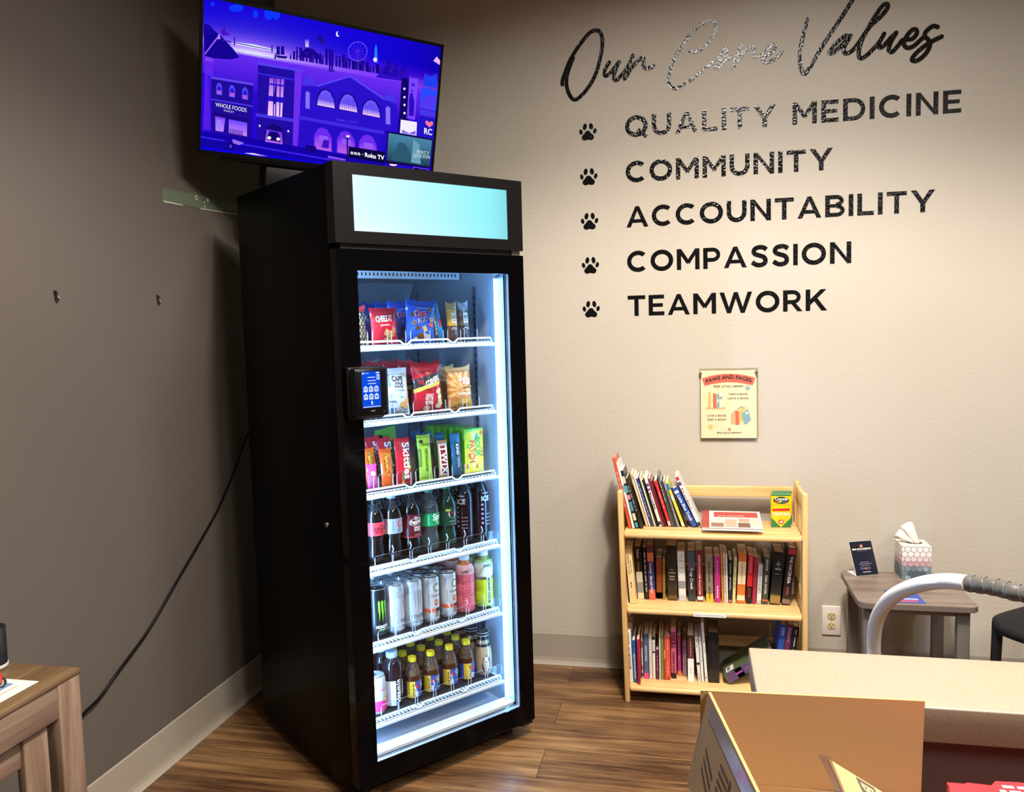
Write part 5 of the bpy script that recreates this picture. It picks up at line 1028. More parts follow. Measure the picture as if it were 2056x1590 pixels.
def iq(c):
    def d(b, F, w, h):
        Q_(b, F, [(-.008, h*.48), (.012, h*.48), (.012, h*.74), (-.008, h*.74)], '#f0ece4', 1); T_(b, F, 'IQ', .002, h*.60, .010, c, fit=.013, k=3); T_(b, F, 'BAR', .002, h*.52, .005, c, fit=.013, k=3); T_(b, F, '*', .0, h*.36, .004, '#e8e0d4', k=2); Q_(b, F, [(-.008, h*.345), (.012, h*.345), (.012, h*.36), (-.008, h*.36)], '#e8e0d4', 1); Q_(b, F, [(-.012, h*.31), (.014, h*.31), (.014, h*.325), (-.012, h*.325)], '#e8e0d4', 1)
    return d
bag('bar with yellow upper label and brown foot at the right of the top fridge shelf', .492, .150, z, .044, .127, .018, lambda u, v: '#b89a68' if v > .8 else ('#e0ab3c' if v > .42 else '#5a4438'), iq('#c08a2c'), group=gB, cat='snack bar', name='snack_bar', n=(12, 22), seed=14)
bag('brown bar with crinkled foil top, rightmost on the top fridge shelf', .541, .152, z, .044, .128, .018, lambda u, v: '#8d8690' if v > .8 else ('#6b5a50' if v > .4 else '#3a3030'), iq('#4a3a34'), group=gB, cat='snack bar', name='snack_bar', n=(12, 22), seed=15)
# second shelf
z = SZ[1]
def cape(u, v): return '#7fa0cc' if (v > .62 and u < .3) else ('#cfd8e2' if v > .3 else '#c8d2dc')
def dcape(b, F, w, h):
    T_(b, F, 'CAPE', .006, h*.72, .0165, '#23283c', 'b', fit=.044, rot=-3); T_(b, F, 'COD', .010, h*.585, .0165, '#23283c', 'b', fit=.036, rot=-3); T_(b, F, 'KETTLE COOKED CHIPS', .01, h*.52, .0045, '#8a90b0', fit=.04, rot=-4)
    Q_(b, F, [(-.008, h*.41), (.05, h*.48), (.05, h*.43), (.02, h*.37)], '#5fae7a', 1); T_(b, F, '130', -.030, h*.38, .0085, '#6a7286', 'r', fit=.017); Q_(b, F, [(-.04, h*.355), (-.02, h*.355), (-.02, h*.36), (-.04, h*.36)], '#6a7286', 1)
    T_(b, F, 'Original', -.022, h*.27, .010, '#55607a', 'b', fit=.034); T_(b, F, 'flavor', -.03, h*.2, .008, '#7a8398', 'r', fit=.03)
    for x, zz, a in ((.018, h*.22, 10), (.032, h*.26, 60), (.03, h*.18, -30), (.04, h*.3, 20)): E_(b, F, x, zz, .012, .008, '#d8b26a', 1, a)
    Q_(b, F, [(-.03, .012), (-.008, .012), (-.008, .024), (-.03, .024)], '#4a6ab0', 1); Q_(b, F, [(-.038, h*.74), (-.034, h*.74), (-.035, h*.85), (-.038, h*.85)], '#c8505a', 1)
bag('pale grey-white chip bag with dark serif lettering behind the payment terminal', .262, .152, z, .106, .150, .040, cape, dcape, group=gS, tilt=-5, yaw=2, ears=.001, seed=21, n=(40, 44))
def pop(u, v):
    w1 = .40 + .17*u
    if v > .72 + .10*u - .05 and v > .8: return '#b81f30'
    if w1 + .08 < v < w1 + .27: return '#3a3438'
    if w1 < v <= w1 + .08: return '#d8c25a'
    return '#c0202f'
def dpop(b, F, w, h):
    T_(b, F, 'POP', -.026, h*.575, .0135, '#c8283a', fit=.020, rot=16); T_(b, F, 'CORNERS', .018, h*.585, .0175, '#f2f0ee', fit=.056, rot=22, k=2); T_(b, F, 'SWEET & SALTY', .0, h*.34, .005, '#f4e8e4', fit=.032); T_(b, F, 'KETTLE', -.002, h*.255, .012, '#f4eeea', fit=.030); T_(b, F, 'CORN', -.002, h*.16, .012, '#f4eeea', fit=.030); T_(b, F, 'KETTLE CORN', .0, h*.455, .005, '#5a4a20', fit=.04, rot=9)
    for x, zz, a in ((.038, h*.42, 30), (.042, h*.3, 70), (.034, h*.12, 10), (.044, h*.2, -20), (-.01, h*.08, 0)): E_(b, F, x, zz, .013, .009, '#e0cfa8', 1, a)
pc = bag('red popcorn chip bag in front, middle of the second fridge shelf', .384, .152, z, .108, .160, .042, pop, dpop, group=gS, tilt=-5, yaw=-5, ears=.016, seed=23, n=(50, 64))
for k, lab in enumerate(('directly behind the front red one', 'second behind the front red one', 'third behind the front red one, tall pointed ears', 'last of its lane, farthest left in view')):
    dup(pc, tuple(fw(.372-.010*k, .224+.075*k, z+.0004)), 'red popcorn chip bag, %s' % lab, (R(-5), R(3-2*k), FT+R(5*(k % 2)-2)), gS)
def sun(u, v):
    a = math.degrees(math.atan2(v-.46, u-.45)); ray = int((a+360)/13) % 2
    if v > .9: return '#d8b070'
    if v < .2: return '#c88a4a'
    return '#e2b070' if ray and v > .3 else '#c9823f'
def dsun(b, F, w, h):
    T_(b, F, 'Sun', .012, h*.66, .020, '#f2f6fa', fit=.046, rot=-4); T_(b, F, 'CHIPS', .020, h*.59, .008, '#f2f0ea', fit=.032, rot=-4); Q_(b, F, [(.0, h*.49), (.046, h*.51), (.046, h*.555), (.0, h*.535)], '#e0c23a', 1); T_(b, F, '100% WHOLE', .022, h*.50, .0045, '#6a5a20', fit=.036, k=3); T_(b, F, 'HARVEST CHEDDAR', .012, h*.34, .0068, '#f2e6d0', fit=.062)
    for x, zz, a in ((.006, h*.18, 10), (.026, h*.2, 50), (-.01, h*.1, -10), (.03, h*.08, 20)): E_(b, F, x, zz, .013, .010, '#dcae48', 1, a)
    Q_(b, F, [(-.03, h*.72), (-.016, h*.74), (-.016, h*.79), (-.03, h*.77)], '#cfae3a', 1)
sc_ = bag('orange sunburst chip bag in front at the right of the second fridge shelf', .512, .152, z, .100, .140, .040, sun, dsun, group=gS, tilt=-5, yaw=-2, ears=.010, seed=25, n=(50, 64))
for k, lab in enumerate(('directly behind the front sunburst one', 'second behind the front sunburst one', 'last of the sunburst lane')):
    dup(sc_, tuple(fw(.503-.006*k, .222+.075*k, z+.0004)), 'orange sunburst chip bag, %s' % lab, (R(-5), R(2*k-2), FT+R(4-5*(k % 2))), gS)
# third shelf: candy
z = SZ[2]; gC = 'candy in the fridge'
def V_(t, h0, hh, c, fit, dx=0., wt='x'): return lambda b, F, w, h: T_(b, F, t, dx, h*h0, hh, c, wt, fit=fit, rot=-90, align='l', k=2)
def multi(*fs):
    def d(b, F, w, h):
        for f in fs: f(b, F, w, h)
    return d
cb = dict(ears=.003, group=gC, cat='candy', name='candy_pack')
bag('pink bar wrapper at the left end of the candy shelf', .168, .150, z, .036, .075, .016, lambda u, v: '#d0408c' if v > .55 or v < .2 else '#b85a90', lambda b, F, w, h: E_(b, F, .0, h*.62, .009, .008, '#e8d8c8', 1), n=(10, 16), seed=31, **cb)
bag('dark purple candy pouch behind the pink bar on the candy shelf', .155, .235, z, .06, .120, .02, lambda u, v: '#6a2a5c' if v > .5 else '#8a3a6a', None, n=(10, 14), seed=32, **cb)
bag('crimson candy pouch behind the orange packs on the candy shelf', .20, .27, z, .07, .122, .02, lambda u, v: '#8c2440', None, n=(10, 14), seed=33, **cb)
re_ = bag('orange candy pack with brown script lettering in front on the candy shelf', .223, .152, z, .045, .118, .016, lambda u, v: '#e8621f' if v < .93 else '#d85a1c', multi(V_('Reese\'s', .88, .021, '#f0c84a', .072, -.006), V_('Reese\'s', .875, .0195, '#5a2c1a', .070, -.0053), V_('~4', .72, .004, '#5a2c1a', .035, -.013)), n=(14, 22), seed=34, yaw=4, **cb)
dup(re_, tuple(fw(.198, .205, z+.0004)), 'orange candy pack half hidden behind the front orange one', (R(-4), R(-4), FT+R(2)), gC)
def skc(u, v): return ('#c3202f' if (u < .34 or v > .9) else (('#7a3a9a', '#e8862c', '#e8d23c', '#4aa04c', '#c3202f')[int(u*6+v*7) % 5] if (u > .74 and .3 < v < .95) or (u < .5 and v < .32) else '#c3202f'))
sk = bag('red fruit candy bag with white lettering down its front, candy shelf', .284, .152, z, .056, .146, .018, skc, V_('Skittles', .90, .0265, '#f4f2f0', .118, -.002), n=(34, 56), seed=36, yaw=-3, **cb)
for k, lab in enumerate(('directly behind the front red one', 'second behind the front red one')): dup(sk, tuple(fw(.262-.014*k, .205+.05*k, z+.0004)), 'red fruit candy bag, %s' % lab, (R(-6), R(-5), FT+R(3)), gC)
bag('dark silver nut pouch peeking out left of the front green pouch', .338, .185, z, .05, .128, .02, lambda u, v: '#6a645c' if (math.sin(u*30)*math.sin(v*28)) > 0 else '#2f2c2a', None, n=(10, 16), seed=37, **cb)
gp_ = bag('light green pistachio pouch with a vertical name in front, candy shelf', .366, .150, z, .052, .148, .022, lambda u, v: '#a8d84a' if not (u < .2 and .3 < v < .7) else '#6f8f3a', multi(V_('PISTACHIOS', .70, .0105, '#2f4a1c', .075, -.0045, 'b'), lambda b, F, w, h: (E_(b, F, -.013, h*.86, .0065, .0065, '#1c241a', 1), T_(b, F, 'Wonderful', .004, h*.775, .006, '#4a6a20', 'b', fit=.03))), n=(30, 44), seed=38, **cb)
b = MB(); r = put('display_card', 'green display card standing behind the green pistachio pouch', 'display carton', .318, .33, z, 0, 0, gC)
G1 = M('#7cc64c', .4); b.box((-.045, 0, 0), (.045, .02, .11), M('#4a8a2c', .4)); b.prism([(-.04, .11), (.045, .12), (.042, .168), (-.036, .155)], plane((0, .0, 0)), (0, .003, 0), G1); b.poly(ell(-.018, .128, .012, .012, 16), plane((0, -.0004, 0)), M('#1c241a', .4)); b.obj('carton', r)
def twx(u, v): return '#e9e4de' if .1 < u < .9 and .06 < v < .93 and not (.22 < u < .80 and .10 < v < .86) else ('#8c2430' if .22 < u < .80 and .10 < v < .86 else '#b08a5c')
bag('candy bar with big red vertical lettering in a white frame, candy shelf', .437, .150, z, .040, .122, .016, twx, V_('TWIX', .85, .0225, '#f2e8e4', .090, -.011), n=(40, 50), seed=40, yaw=-2, **cb)
bag('brown foil bar behind the red-lettered candy bar', .408, .19, z, .05, .128, .016, lambda u, v: '#4a3428' if v < .9 else '#8a7a68', None, n=(10, 16), seed=41, **cb)
kn = bag('blue nut bar with white vertical lettering in a black box, candy shelf', .490, .150, z, .040, .140, .017, lambda u, v: '#1f6fa8' if v > .5 or u < .2 else '#3a5a78', multi(lambda b, F, w, h: Q_(b, F, [(-.007, h*.46), (.009, h*.46), (.009, h*.78), (-.007, h*.78)], '#16181c', 1), V_('KIND', .755, .0105, '#f0f0f0', .038, -.0035), V_('~4', .4, .006, '#c8d0d8', .03)), n=(12, 22), seed=42, **cb)
for k, lab in enumerate(('directly behind the front blue one', 'second behind the front blue one', 'last of the blue lane')): dup(kn, tuple(fw(.476-.012*k, .21+.055*k, z+.0004)), 'blue nut bar, %s' % lab, (R(-5), R(-4), FT+R(2)), gC)
# sour candy boxes
def sour(label, l, d, front):
    r = put('candy_box', label, 'candy box', l, d, z, 0, 0, 'green candy boxes in the fridge'); b = MB(); w, dd, h = .078, .021, .150; G_, Y_ = M('#7ccf2e', .35, coat=.3), M('#e8d81e', .35, coat=.3)
    b.box((-w/2, 0, 0), (w/2, dd, h), G_)
    if front:
        f = lambda k: plane((0, -.0004*k, 0)); b.poly([(-w/2, 0), (w/2, 0), (w/2, h*.97), (-w/2+.012, h*.93), (-w/2, h*.84)], f(1), Y_); b.poly([(-w/2, h*.2), (-w/2+.02, h*.3), (-w/2+.01, h*.9), (-w/2, h*.9)], f(2), M('#c8dc2a', .35))
        vt = lambda t, x, z0, hh, fit, c, k: b.text(t, hh, lambda a, e: Vector((x+e, -.0004*k, z0-a)), M(c, .4), 'x', fit=fit)
        vt('PATCH', -.018, h*.74, .0215, .078, '#2a2420', 3); vt('PATCH', -.0168, h*.735, .0185, .076, '#e0702c', 4); vt('SOUR', .006, h*.80, .0195, .066, '#2a3420', 3); vt('SOUR', .0072, h*.795, .017, .064, '#4ab83a', 4); vt('KIDS', .027, h*.64, .0125, .044, '#2a2420', 3); vt('KIDS', .0276, h*.637, .0105, .042, '#e8e04a', 4)
        for x, zz, c in ((.012, h*.84, '#3a9ad8'), (-.026, h*.62, '#4ab83a'), (-.02, h*.40, '#d84a5a'), (.012, h*.14, '#e0702c'), (.03, h*.90, '#e0702c'), (-.028, h*.16, '#d84a5a')): b.poly(ell(x, zz, .005, .008, 10), f(3), M(c, .4)); b.poly(ell(x-.004, zz-.007, .002, .003, 8), f(3), M(c, .4)); b.poly(ell(x+.004, zz-.007, .002, .003, 8), f(3), M(c, .4))
    b.obj('carton', r); return r
sour('yellow and green sour candy box in front at the right of the candy shelf', .565, .155, True)
for k, lab in enumerate(('directly behind the yellow-fronted box', 'second behind the yellow-fronted box', 'third behind the yellow-fronted box', 'fourth behind the yellow-fronted box', 'fifth behind the yellow-fronted box', 'last of its lane against the back')): sour('green-edged candy box, %s' % lab, .562-.003*k, .182+.034*k, False)
# ---- bottles and cans
def cyl(r, z0=0, a0=0.): return lambda x, y: Vector((r*math.sin(x/r+a0), -r*math.cos(x/r+a0), z0+y))
def band(b, r, z0, z1, mat, a0=-180, a1=180, n=28):
    A_ = [R(a0+(a1-a0)*k/n) for k in range(n+1)]
    b.add([Vector((r*math.sin(a), -r*math.cos(a), z)) for z in (z0, z1) for a in A_], [(k, k+1, n+2+k, n+1+k) for k in range(n)], mat, True)
def prof_soda(h=.210, r=.0335): return [(.0, .002), (r*.72, .0), (r*.93, .006), (r*.97, .02), (r*.93, .045), (r*.84, .062), (r*.86, .075), (r*1.0, .087), (r*1.0, .092), (r*.99, .130), (r*1.0, .136), (r*.96, .148), (r*.72, .168), (r*.46, .184), (.0125, .190), (.0125, .1935), (.0155, .194), (.0155, .1955), (.012, .196), (.012, .198)]
def bottle(name, label, cat, l, d, z, prof, body, cap, capprof, labels, group, yaw=0., top=None, cut=None):
    r = put(name, label, cat, l, d, z, yaw, 0, group); b = MB()
    if cut:   # liquid line: clear above
        lo = [p for p in prof if p[1] <= cut]; hi = [lo[-1]] + [p for p in prof if p[1] > cut]; b.lathe(lo, body, 28, cap=False); b.lathe(hi, top, 28, cap=False); b.lathe([(0.0005, lo[-1][1]-.0005), (lo[-1][0]-.0008, lo[-1][1]-.0005)], body, 28, cap=False)
    else: b.lathe(prof, body, 28, cap=False)
    b.obj('body', r); b = MB(); b.lathe(capprof, cap, 24); b.obj('cap', r)
    if labels: b = MB(); labels(b); b.obj('wrap_label', r)
    return r
def capf(r, z0, z1): return [(r, z0), (r*1.02, z0+.001), (r, z0+.002), (r, z1-.0015), (r*.9, z1)]
COLA = M('#0b0708', .07, coat=.8, spec=.6); gD = 'soda bottles in the fridge'; SP = prof_soda(); SC_ = lambda: capf(.0142, .1955, .2125)
CLRB = M('#c9d6dc', .05, trans=.9, ior=1.2, coat=.3)
z = SZ[3]; d0 = .166
def lab_coke(b):
    band(b, .0339, .090, .132, M('#d93640', .35)); F = cyl(.0341); b.text('Coca-Cola', .0165, lambda x, y: F(x, .106+y+.12*x*.3), M('#160d0e', .4), 'b', align='c', fit=.058); b.text('ZERO SUGAR', .0045, lambda x, y: F(x, .0985+y), M('#160d0e', .4), 'x', align='c', fit=.03); b.text('~4', .0022, lambda x, y: F(x, .094+y), M('#5a1418', .4), 'b', align='c', fit=.02)
ck = bottle('soda_bottle', 'cola bottle with a red label, leftmost in the soda row', 'soda bottle', .175, d0, z, SP, COLA, M('#17171a', .4), SC_(), lab_coke, gD)
def lab_diet(b):
    band(b, .0339, .086, .134, M('#aab2bc', .3, .3)); F = cyl(.0341); b.text('Coke', .026, lambda x, y: F(x, .104+y), M('#c83a44', .4), 'b', align='l', fit=.062); b.text('DIET', .006, lambda x, y: F(x, .093+y), M('#3a5a90', .4), 'b', fit=.012)
    b.text('~5', .004, lambda x, y: F(-.016+y, .092+x), M('#6a5a80', .4), 'b', fit=.034)
dc = bottle('soda_bottle', 'cola bottle with a silver label and large red letters, soda row', 'soda bottle', .240, d0, z, SP, COLA, M('#b9c2cc', .35), SC_(), lab_diet, gD)
def lab_dr(b):
    band(b, .0339, .060, .136, M('#5a1620', .35)); F = cyl(.0345); b.text('Dr', .010, lambda x, y: F(x-.006, .119+y), M('#eeeae6', .4), 'x'); b.text('Pepper', .0135, lambda x, y: F(x, .1065+y+.15*x), M('#eeeae6', .4), 'x', align='c', fit=.040)
    P = ell(0, 0, .0245, .0125, 28, .15); 
    for i in range(28): a, c = P[i], P[(i+1) % 28]; b.add([F(a[0], .113+a[1]), F(c[0], .113+c[1]), F(c[0]*.95, .113+c[1]*.92), F(a[0]*.95, .113+a[1]*.92)], [(0, 1, 2, 3)], M('#eeeae6', .4))
    b.text('zero', .0085, lambda x, y: F(x-.008, .0905+y), M('#f2f2f2', .4), 'x', fit=.024); b.text('SUGAR', .0065, lambda x, y: F(x-.008, .082+y), M('#f2f2f2', .4), 'x', fit=.024); band(b, .0342, .0615, .064, M('#c8404a', .35)); b.text('~3', .003, lambda x, y: F(x-.006, .068+y), M('#d8d0cc', .4), 'b', fit=.016)
drp = bottle('soda_bottle', 'dark soda bottle with a maroon label, third in the soda row', 'soda bottle', .310, d0, z, SP, COLA, M('#17171a', .4), SC_(), lab_dr, gD)
def lab_spr(b):
    band(b, .0339, .086, .128, M('#129a5a', .35)); F = cyl(.0341); b.text('Sprite', .021, lambda x, y: F(x-.006, .104+y+.1*x), M('#f2f8f4', .4), 'x', fit=.060); b.text('~3', .0035, lambda x, y: F(x+.004, .0935+y), M('#d8d84a', .4), 'b', fit=.018); b.text('~5', .0035, lambda x, y: F(-.022+y, .092+x), M('#bfe8d0', .4), 'b', fit=.03)
spr = bottle('soda_bottle', 'clear lemon soda bottle with a green label and green cap', 'soda bottle', .381, d0, z, SP, M('#8d9ca0', .05, trans=.8, ior=1.33, coat=.4), M('#2f9a6a', .35), SC_(), lab_spr, gD, cut=.148, top=CLRB)
def lab_cd(b):
    band(b, .0339, .075, .136, M('#16402c', .35)); F = cyl(.0341); b.poly(list(reversed([(x, z_) for x, z_ in [(-.013, .125), (0, .128), (.013, .125), (.0145, .113), (.009, .104), (0, .100), (-.009, .104), (-.0145, .113)]])), F, M('#d8cfc0', .4)); b.text('CANADA', .0062, lambda x, y: Vector((0, -.0003, 0)) + F(x, .1165+y), M('#a8222c', .4), 'x', align='c', fit=.024); b.text('DRY', .006, lambda x, y: Vector((0, -.0003, 0)) + F(x, .1085+y), M('#2a2a2a', .4), 'x', align='c', fit=.013)
    b.text('GINGER ALE', .003, lambda x, y: F(x, .089+y), M('#c8d0c4', .4), 'b', align='c', fit=.022); b.text('~3', .0022, lambda x, y: F(x, .080+y), M('#c8d0c4', .4), 'b', align='c', fit=.012); band(b, .0342, .125, .132, M('#9ac04a', .35), -40, -10, 4)
cdy = bottle('soda_bottle', 'dark green ginger ale bottle with a green cap, soda row', 'soda bottle', .452, d0, z, SP, M('#0d3322', .06, coat=.7), M('#15884c', .35), SC_(), lab_cd, gD)
SIP = [(0, .002), (.024, 0), (.030, .006), (.031, .02), (.031, .155), (.029, .170), (.021, .188), (.0135, .198), (.0125, .200), (.0125, .206)]
def lab_si(b):
    F = cyl(.0313); WHT_ = M('#dfe4ea', .4); b.text('SPARKLING', .0045, lambda x, y: F(x, .163+y), WHT_, 'b', align='c', fit=.026); b.text('ICE', .017, lambda x, y: F(x, .138+y), WHT_, 'x', align='c', fit=.032)
    for k in range(5): b.poly(ell(-.012, .125-k*.016, .0045, .0045, 12), F, M('#9a8a9c', .4))
    for k in range(4): b.text('~4', .003, lambda x, y, k=k: F(x+.002, .09-k*.012+y), M('#b8a8bc', .4), 'r', fit=.02)
WINE = M('#1e0d16', .06, coat=.7)
si1 = bottle('water_bottle', 'tall dark flavoured water bottle with a white cap, second from right in the soda row', 'water bottle', .524, d0, z, SIP, WINE, M('#cfd6de', .35), capf(.0148, .203, .2215), lab_si, gD, yaw=-55)
si2 = dup(si1, tuple(fw(.595, d0, z+.0004)), 'tall dark flavoured water bottle, rightmost in the soda row', (0, 0, FT+R(-4)), gD)
for src, l, nm in ((ck, .175, 'red-labelled cola bottle'), (dc, .240, 'silver-labelled cola bottle'), (drp, .310, 'maroon-labelled soda bottle'), (spr, .381, 'clear lemon soda bottle'), (cdy, .452, 'ginger ale bottle'), (si1, .524, 'flavoured water bottle, left of two lanes'), (si2, .595, 'flavoured water bottle, right lane')):
    for k in range(2): dup(src, tuple(fw(l, d0+.070*(k+1), z+.0004)), '%s, %s behind the front one' % (nm, ('first', 'second')[k]), (0, 0, FT+R(30*k-20)), gD)
# cans
z = SZ[4]; gE = 'cans and bottles on the fifth fridge shelf'
ALU = M('#c3c9d1', .22, .9); DKA = M('#0e0f13', .35, .25)
def can(label, l, d, z, r, h, col, lidm, deco, yaw=0., group=gE, metal=.35, rough=.3, bot=.008):
    o = put('drink_can', label, 'drink can', l, d, z, yaw, 0, group); b = MB()
    b.lathe([(r*.78, 0), (r*.8, .001), (r*.97, bot), (r, bot+.003), (r, h-.014), (r*.98, h-.011), (r*.90, h-.003)], M(col, rough, metal, coat=.3), 28)
    if deco: deco(b, r, h)
    b.obj('body', o)
    b = MB(); b.lathe([(r*.90, h-.003), (r*.91, h-.0005), (r*.90, h), (r*.86, h-.0005), (r*.84, h-.004), (0.0, h-.004)], lidm, 28, cap=False)
    b.poly(ell(0, -.004, .0085, .011, 14), lambda x, y: Vector((x, y, h-.0032)), M('#1a1c20', .4, .5)); b.poly(ell(0, .008, .007, .009, 12), lambda x, y: Vector((x, y, h-.0028)), ALU); b.obj('lid', o); return o
def claw(b, r, h, col, zc, s, a0):
    F = cyl(r+.0004, 0, a0); m = M(col, .35)
    for dx, hh, w_ in ((-.0115, .040, .0030), (-.0005, .046, .0036), (.0105, .038, .0030)):
        P = [(dx-w_*s, zc+.012*s), (dx-w_*.5*s, zc+.020*s), (dx+w_*s, zc+.017*s), (dx+w_*.8*s, zc-.002), (dx+w_*1.1*s, zc-.012*s), (dx+w_*.2*s, zc-hh*s), (dx-w_*.3*s, zc-.018*s), (dx-w_*.9*s, zc-.006*s)]; b.poly(list(reversed(P)), F, m)
def dmb(b, r, h): claw(b, r, h, '#7ad02e', .100, 1.1, 0.1); F = cyl(r+.0004, 0, 0.1); b.text('MONSTER', .010, lambda x, y: F(x, .032+y), M('#eef2ee', .4), 'x', align='c', fit=.046); b.text('ENERGY', .0045, lambda x, y: F(x, .024+y), M('#7ad02e', .4), 'x', align='c', fit=.02)
def dmw(b, r, h):
    claw(b, r, h, '#8d949c', .105, 1.15, 0.); F = cyl(r+.0004); G_ = M('#555b63', .4); b.text('MONSTER', .0105, lambda x, y: F(x, .036+y), G_, 'x', align='c', fit=.050); b.text('ENERGY', .004, lambda x, y: F(x, .029+y), G_, 'b', align='c', fit=.022); b.text('ZERO ULTRA', .005, lambda x, y: F(x, .020+y), G_, 'x', align='c', fit=.034)
    rn = random.Random(5); GL_ = M('#aeb6be', .3, .5)
    for k in range(46):
        a, zz = rn.uniform(-.09, .09), rn.uniform(.016, h-.022)
        if abs(a) < .022 and .015 < zz < .13: continue
        rr = rn.uniform(.004, .011); q0 = rn.uniform(0, 6.28); pts = [(a+rr*(1-t*.05)*math.cos(q0+t*.55), zz+rr*1.3*(1-t*.05)*math.sin(q0+t*.55)) for t in range(9)]
        for i in range(8):
            p, q = pts[i], pts[i+1]; nx, ny = (q[1]-p[1]), -(q[0]-p[0]); L = math.hypot(nx, ny) or 1; w_ = .0009; nx, ny = nx/L*w_, ny/L*w_; b.add([F(p[0]-nx, p[1]-ny), F(q[0]-nx, q[1]-ny), F(q[0]+nx, q[1]+ny), F(p[0]+nx, p[1]+ny)], [(0, 1, 2, 3)], GL_)
mbk = can('black energy drink can with green claw marks at the left of the can row', .168, .160, z, .0328, .157, '#17181c', ALU, dmb)
mw = can('silver-white energy drink can turned to the right, second in the can row', .232, .158, z, .0328, .157, '#d3d9e0', ALU, dmw, yaw=48)
mw2 = dup(mw, tuple(fw(.300, .158, z+.0004)), 'silver-white energy drink can with its claw mark facing front', (0, 0, FT+R(4)), gE)
for l, nm, src in ((.168, 'black energy drink can lane', mw), (.232, 'second lane of silver-white cans', mw), (.300, 'third lane of silver-white cans', mw)):
    for k in range(3): dup(src, tuple(fw(l, .158+.0675*(k+1), z+.0004)), 'silver-white energy drink can, %s, %s behind its front can' % (nm, ('first', 'second', 'third')[k]), (0, 0, FT+R(70*k+90)), gE)
def dce(b, r, h):
    F = cyl(r+.0004); G_ = M('#55584f', .4); P = ell(0, .118, .013, .015, 26)
    for i in range(4, 24): a, c = P[i-1], P[i]; b.add([F(a[0]+.006, a[1]), F(c[0]+.006, c[1]), F(.006+c[0]*.62, .118+(c[1]-.118)*.62), F(.006+a[0]*.62, .118+(a[1]-.118)*.62)], [(0, 1, 2, 3)], M('#7c8470', .4))
    b.text('CELSIUS', .0075, lambda x, y: F(x+.002, .088+y), G_, 'b', align='c', fit=.034); b.poly(ell(.004, .068, .0075, .011, 16), F, M('#c85a34', .4)); b.poly(ell(.008, .068, .004, .008, 12), lambda x, y: F(x, y)+Vector((0, -.0003, 0)), M('#e0963c', .4))
    band(b, r+.0003, .036, .049, M('#d8674c', .35), -90, -2, 14); band(b, r+.0003, .036, .049, M('#26282c', .35), 0, 75, 12); band(b, r+.0004, .020, .035, M('#8a745a', .35), -5, 30, 6); b.text('~5', .0035, lambda x, y: F(-.024+y, .06+x), M('#8a8f96', .4), 'b', fit=.04)
    for k in range(3): b.poly([(.004, .045-k*.003), (.024, .045-k*.003), (.024, .0462-k*.003), (.004, .0462-k*.003)], lambda x, y: F(x, y)+Vector((0, -.0003, 0)), M('#b8bcc4', .4))
ce = can('white slim can with an orange fruit print, left of two in front', .371, .158, z, .0292, .155, '#dfe2e4', DKA, dce, yaw=0)
ce2 = dup(ce, tuple(fw(.440, .158, z+.0004)), 'white slim can with an orange fruit print, right of two in front', (0, 0, FT+R(8)), gE)
for l, nm in ((.371, 'left'), (.440, 'right')):
    for k in range(3): dup(ce, tuple(fw(l, .158+.0605*(k+1), z+.0004)), 'white slim can in the %s slim-can lane, %s behind its front can' % (nm, ('first', 'second', 'third')[k]), (0, 0, FT+R(60*k-70)), gE)
BAP = [(0, .002), (.026, 0), (.0325, .006), (.0335, .02), (.0330, .055), (.0315, .06), (.0330, .066), (.0335, .10), (.0315, .105), (.0335, .111), (.0340, .135), (.0325, .152), (.025, .166), (.0185, .174), (.0165, .178), (.0165, .186)]
CPW = lambda: capf(.0185, .1805, .2015)
def sleeve(b, prof, z0, z1, m, off=.0005):
    P = [(r_+off, z_) for r_, z_ in prof if z0 <= z_ <= z1]; b.lathe(P, m, 28, cap=False)
def lab_bp(b):
    sleeve(b, BAP, .006, .135, M('#d8616c', .35)); sleeve(b, BAP, .135, .166, M('#eba9a0', .35)); F = cyl(.0345); b.text('LYTE', .009, lambda x, y: F(x-.02, .139+y), M('#2a2226', .4), 'x', align='c', fit=.024)
    for k in range(9): b.poly([(-.005, .118-k*.010), (.02, .118-k*.010), (.02, .1225-k*.010), (-.005, .1225-k*.010)], F, M('#a83a48', .4)); b.poly([(-.03, .118-k*.010), (-.014, .118-k*.010), (-.014, .1225-k*.010), (-.03, .1225-k*.010)], F, M('#b04450', .4))
bpk = bottle('sports_drink_bottle', 'pink sports drink bottle with a white cap in front, right of the slim cans', 'drink bottle', .512, .160, z, BAP, M('#c86a2c', .1, coat=.5), M('#e4e8ec', .35), CPW(), lab_bp, gE)
def lab_bg(b):
    sleeve(b, BAP, .006, .111, M('#b5d02a', .35)); sleeve(b, BAP, .1, .166, M('#dfe8cf', .35)); band(b, .0322, .163, .167, M('#8cc83a', .35)); F = cyl(.0347); b.text('ZERO', .0085, lambda x, y: F(x+.002, .146+y), M('#2c3a26', .4), 'x', align='c', fit=.034)
    b.poly([(-.004, .012), (.016, .012), (.016, .112), (-.004, .112)], F, M('#eef0e6', .4)); F2 = cyl(.0350); b.text('BODYARMOR', .0115, lambda x, y: F2(.011-y, .018+x), M('#22341e', .4), 'x', fit=.09)
bgn = bottle('sports_drink_bottle', 'lime green sports drink bottle with vertical lettering, rightmost on its shelf', 'drink bottle', .592, .160, z, BAP, M('#7e8a3c', .1, coat=.5), M('#e4e8ec', .35), CPW(), lab_bg, gE, yaw=-10)
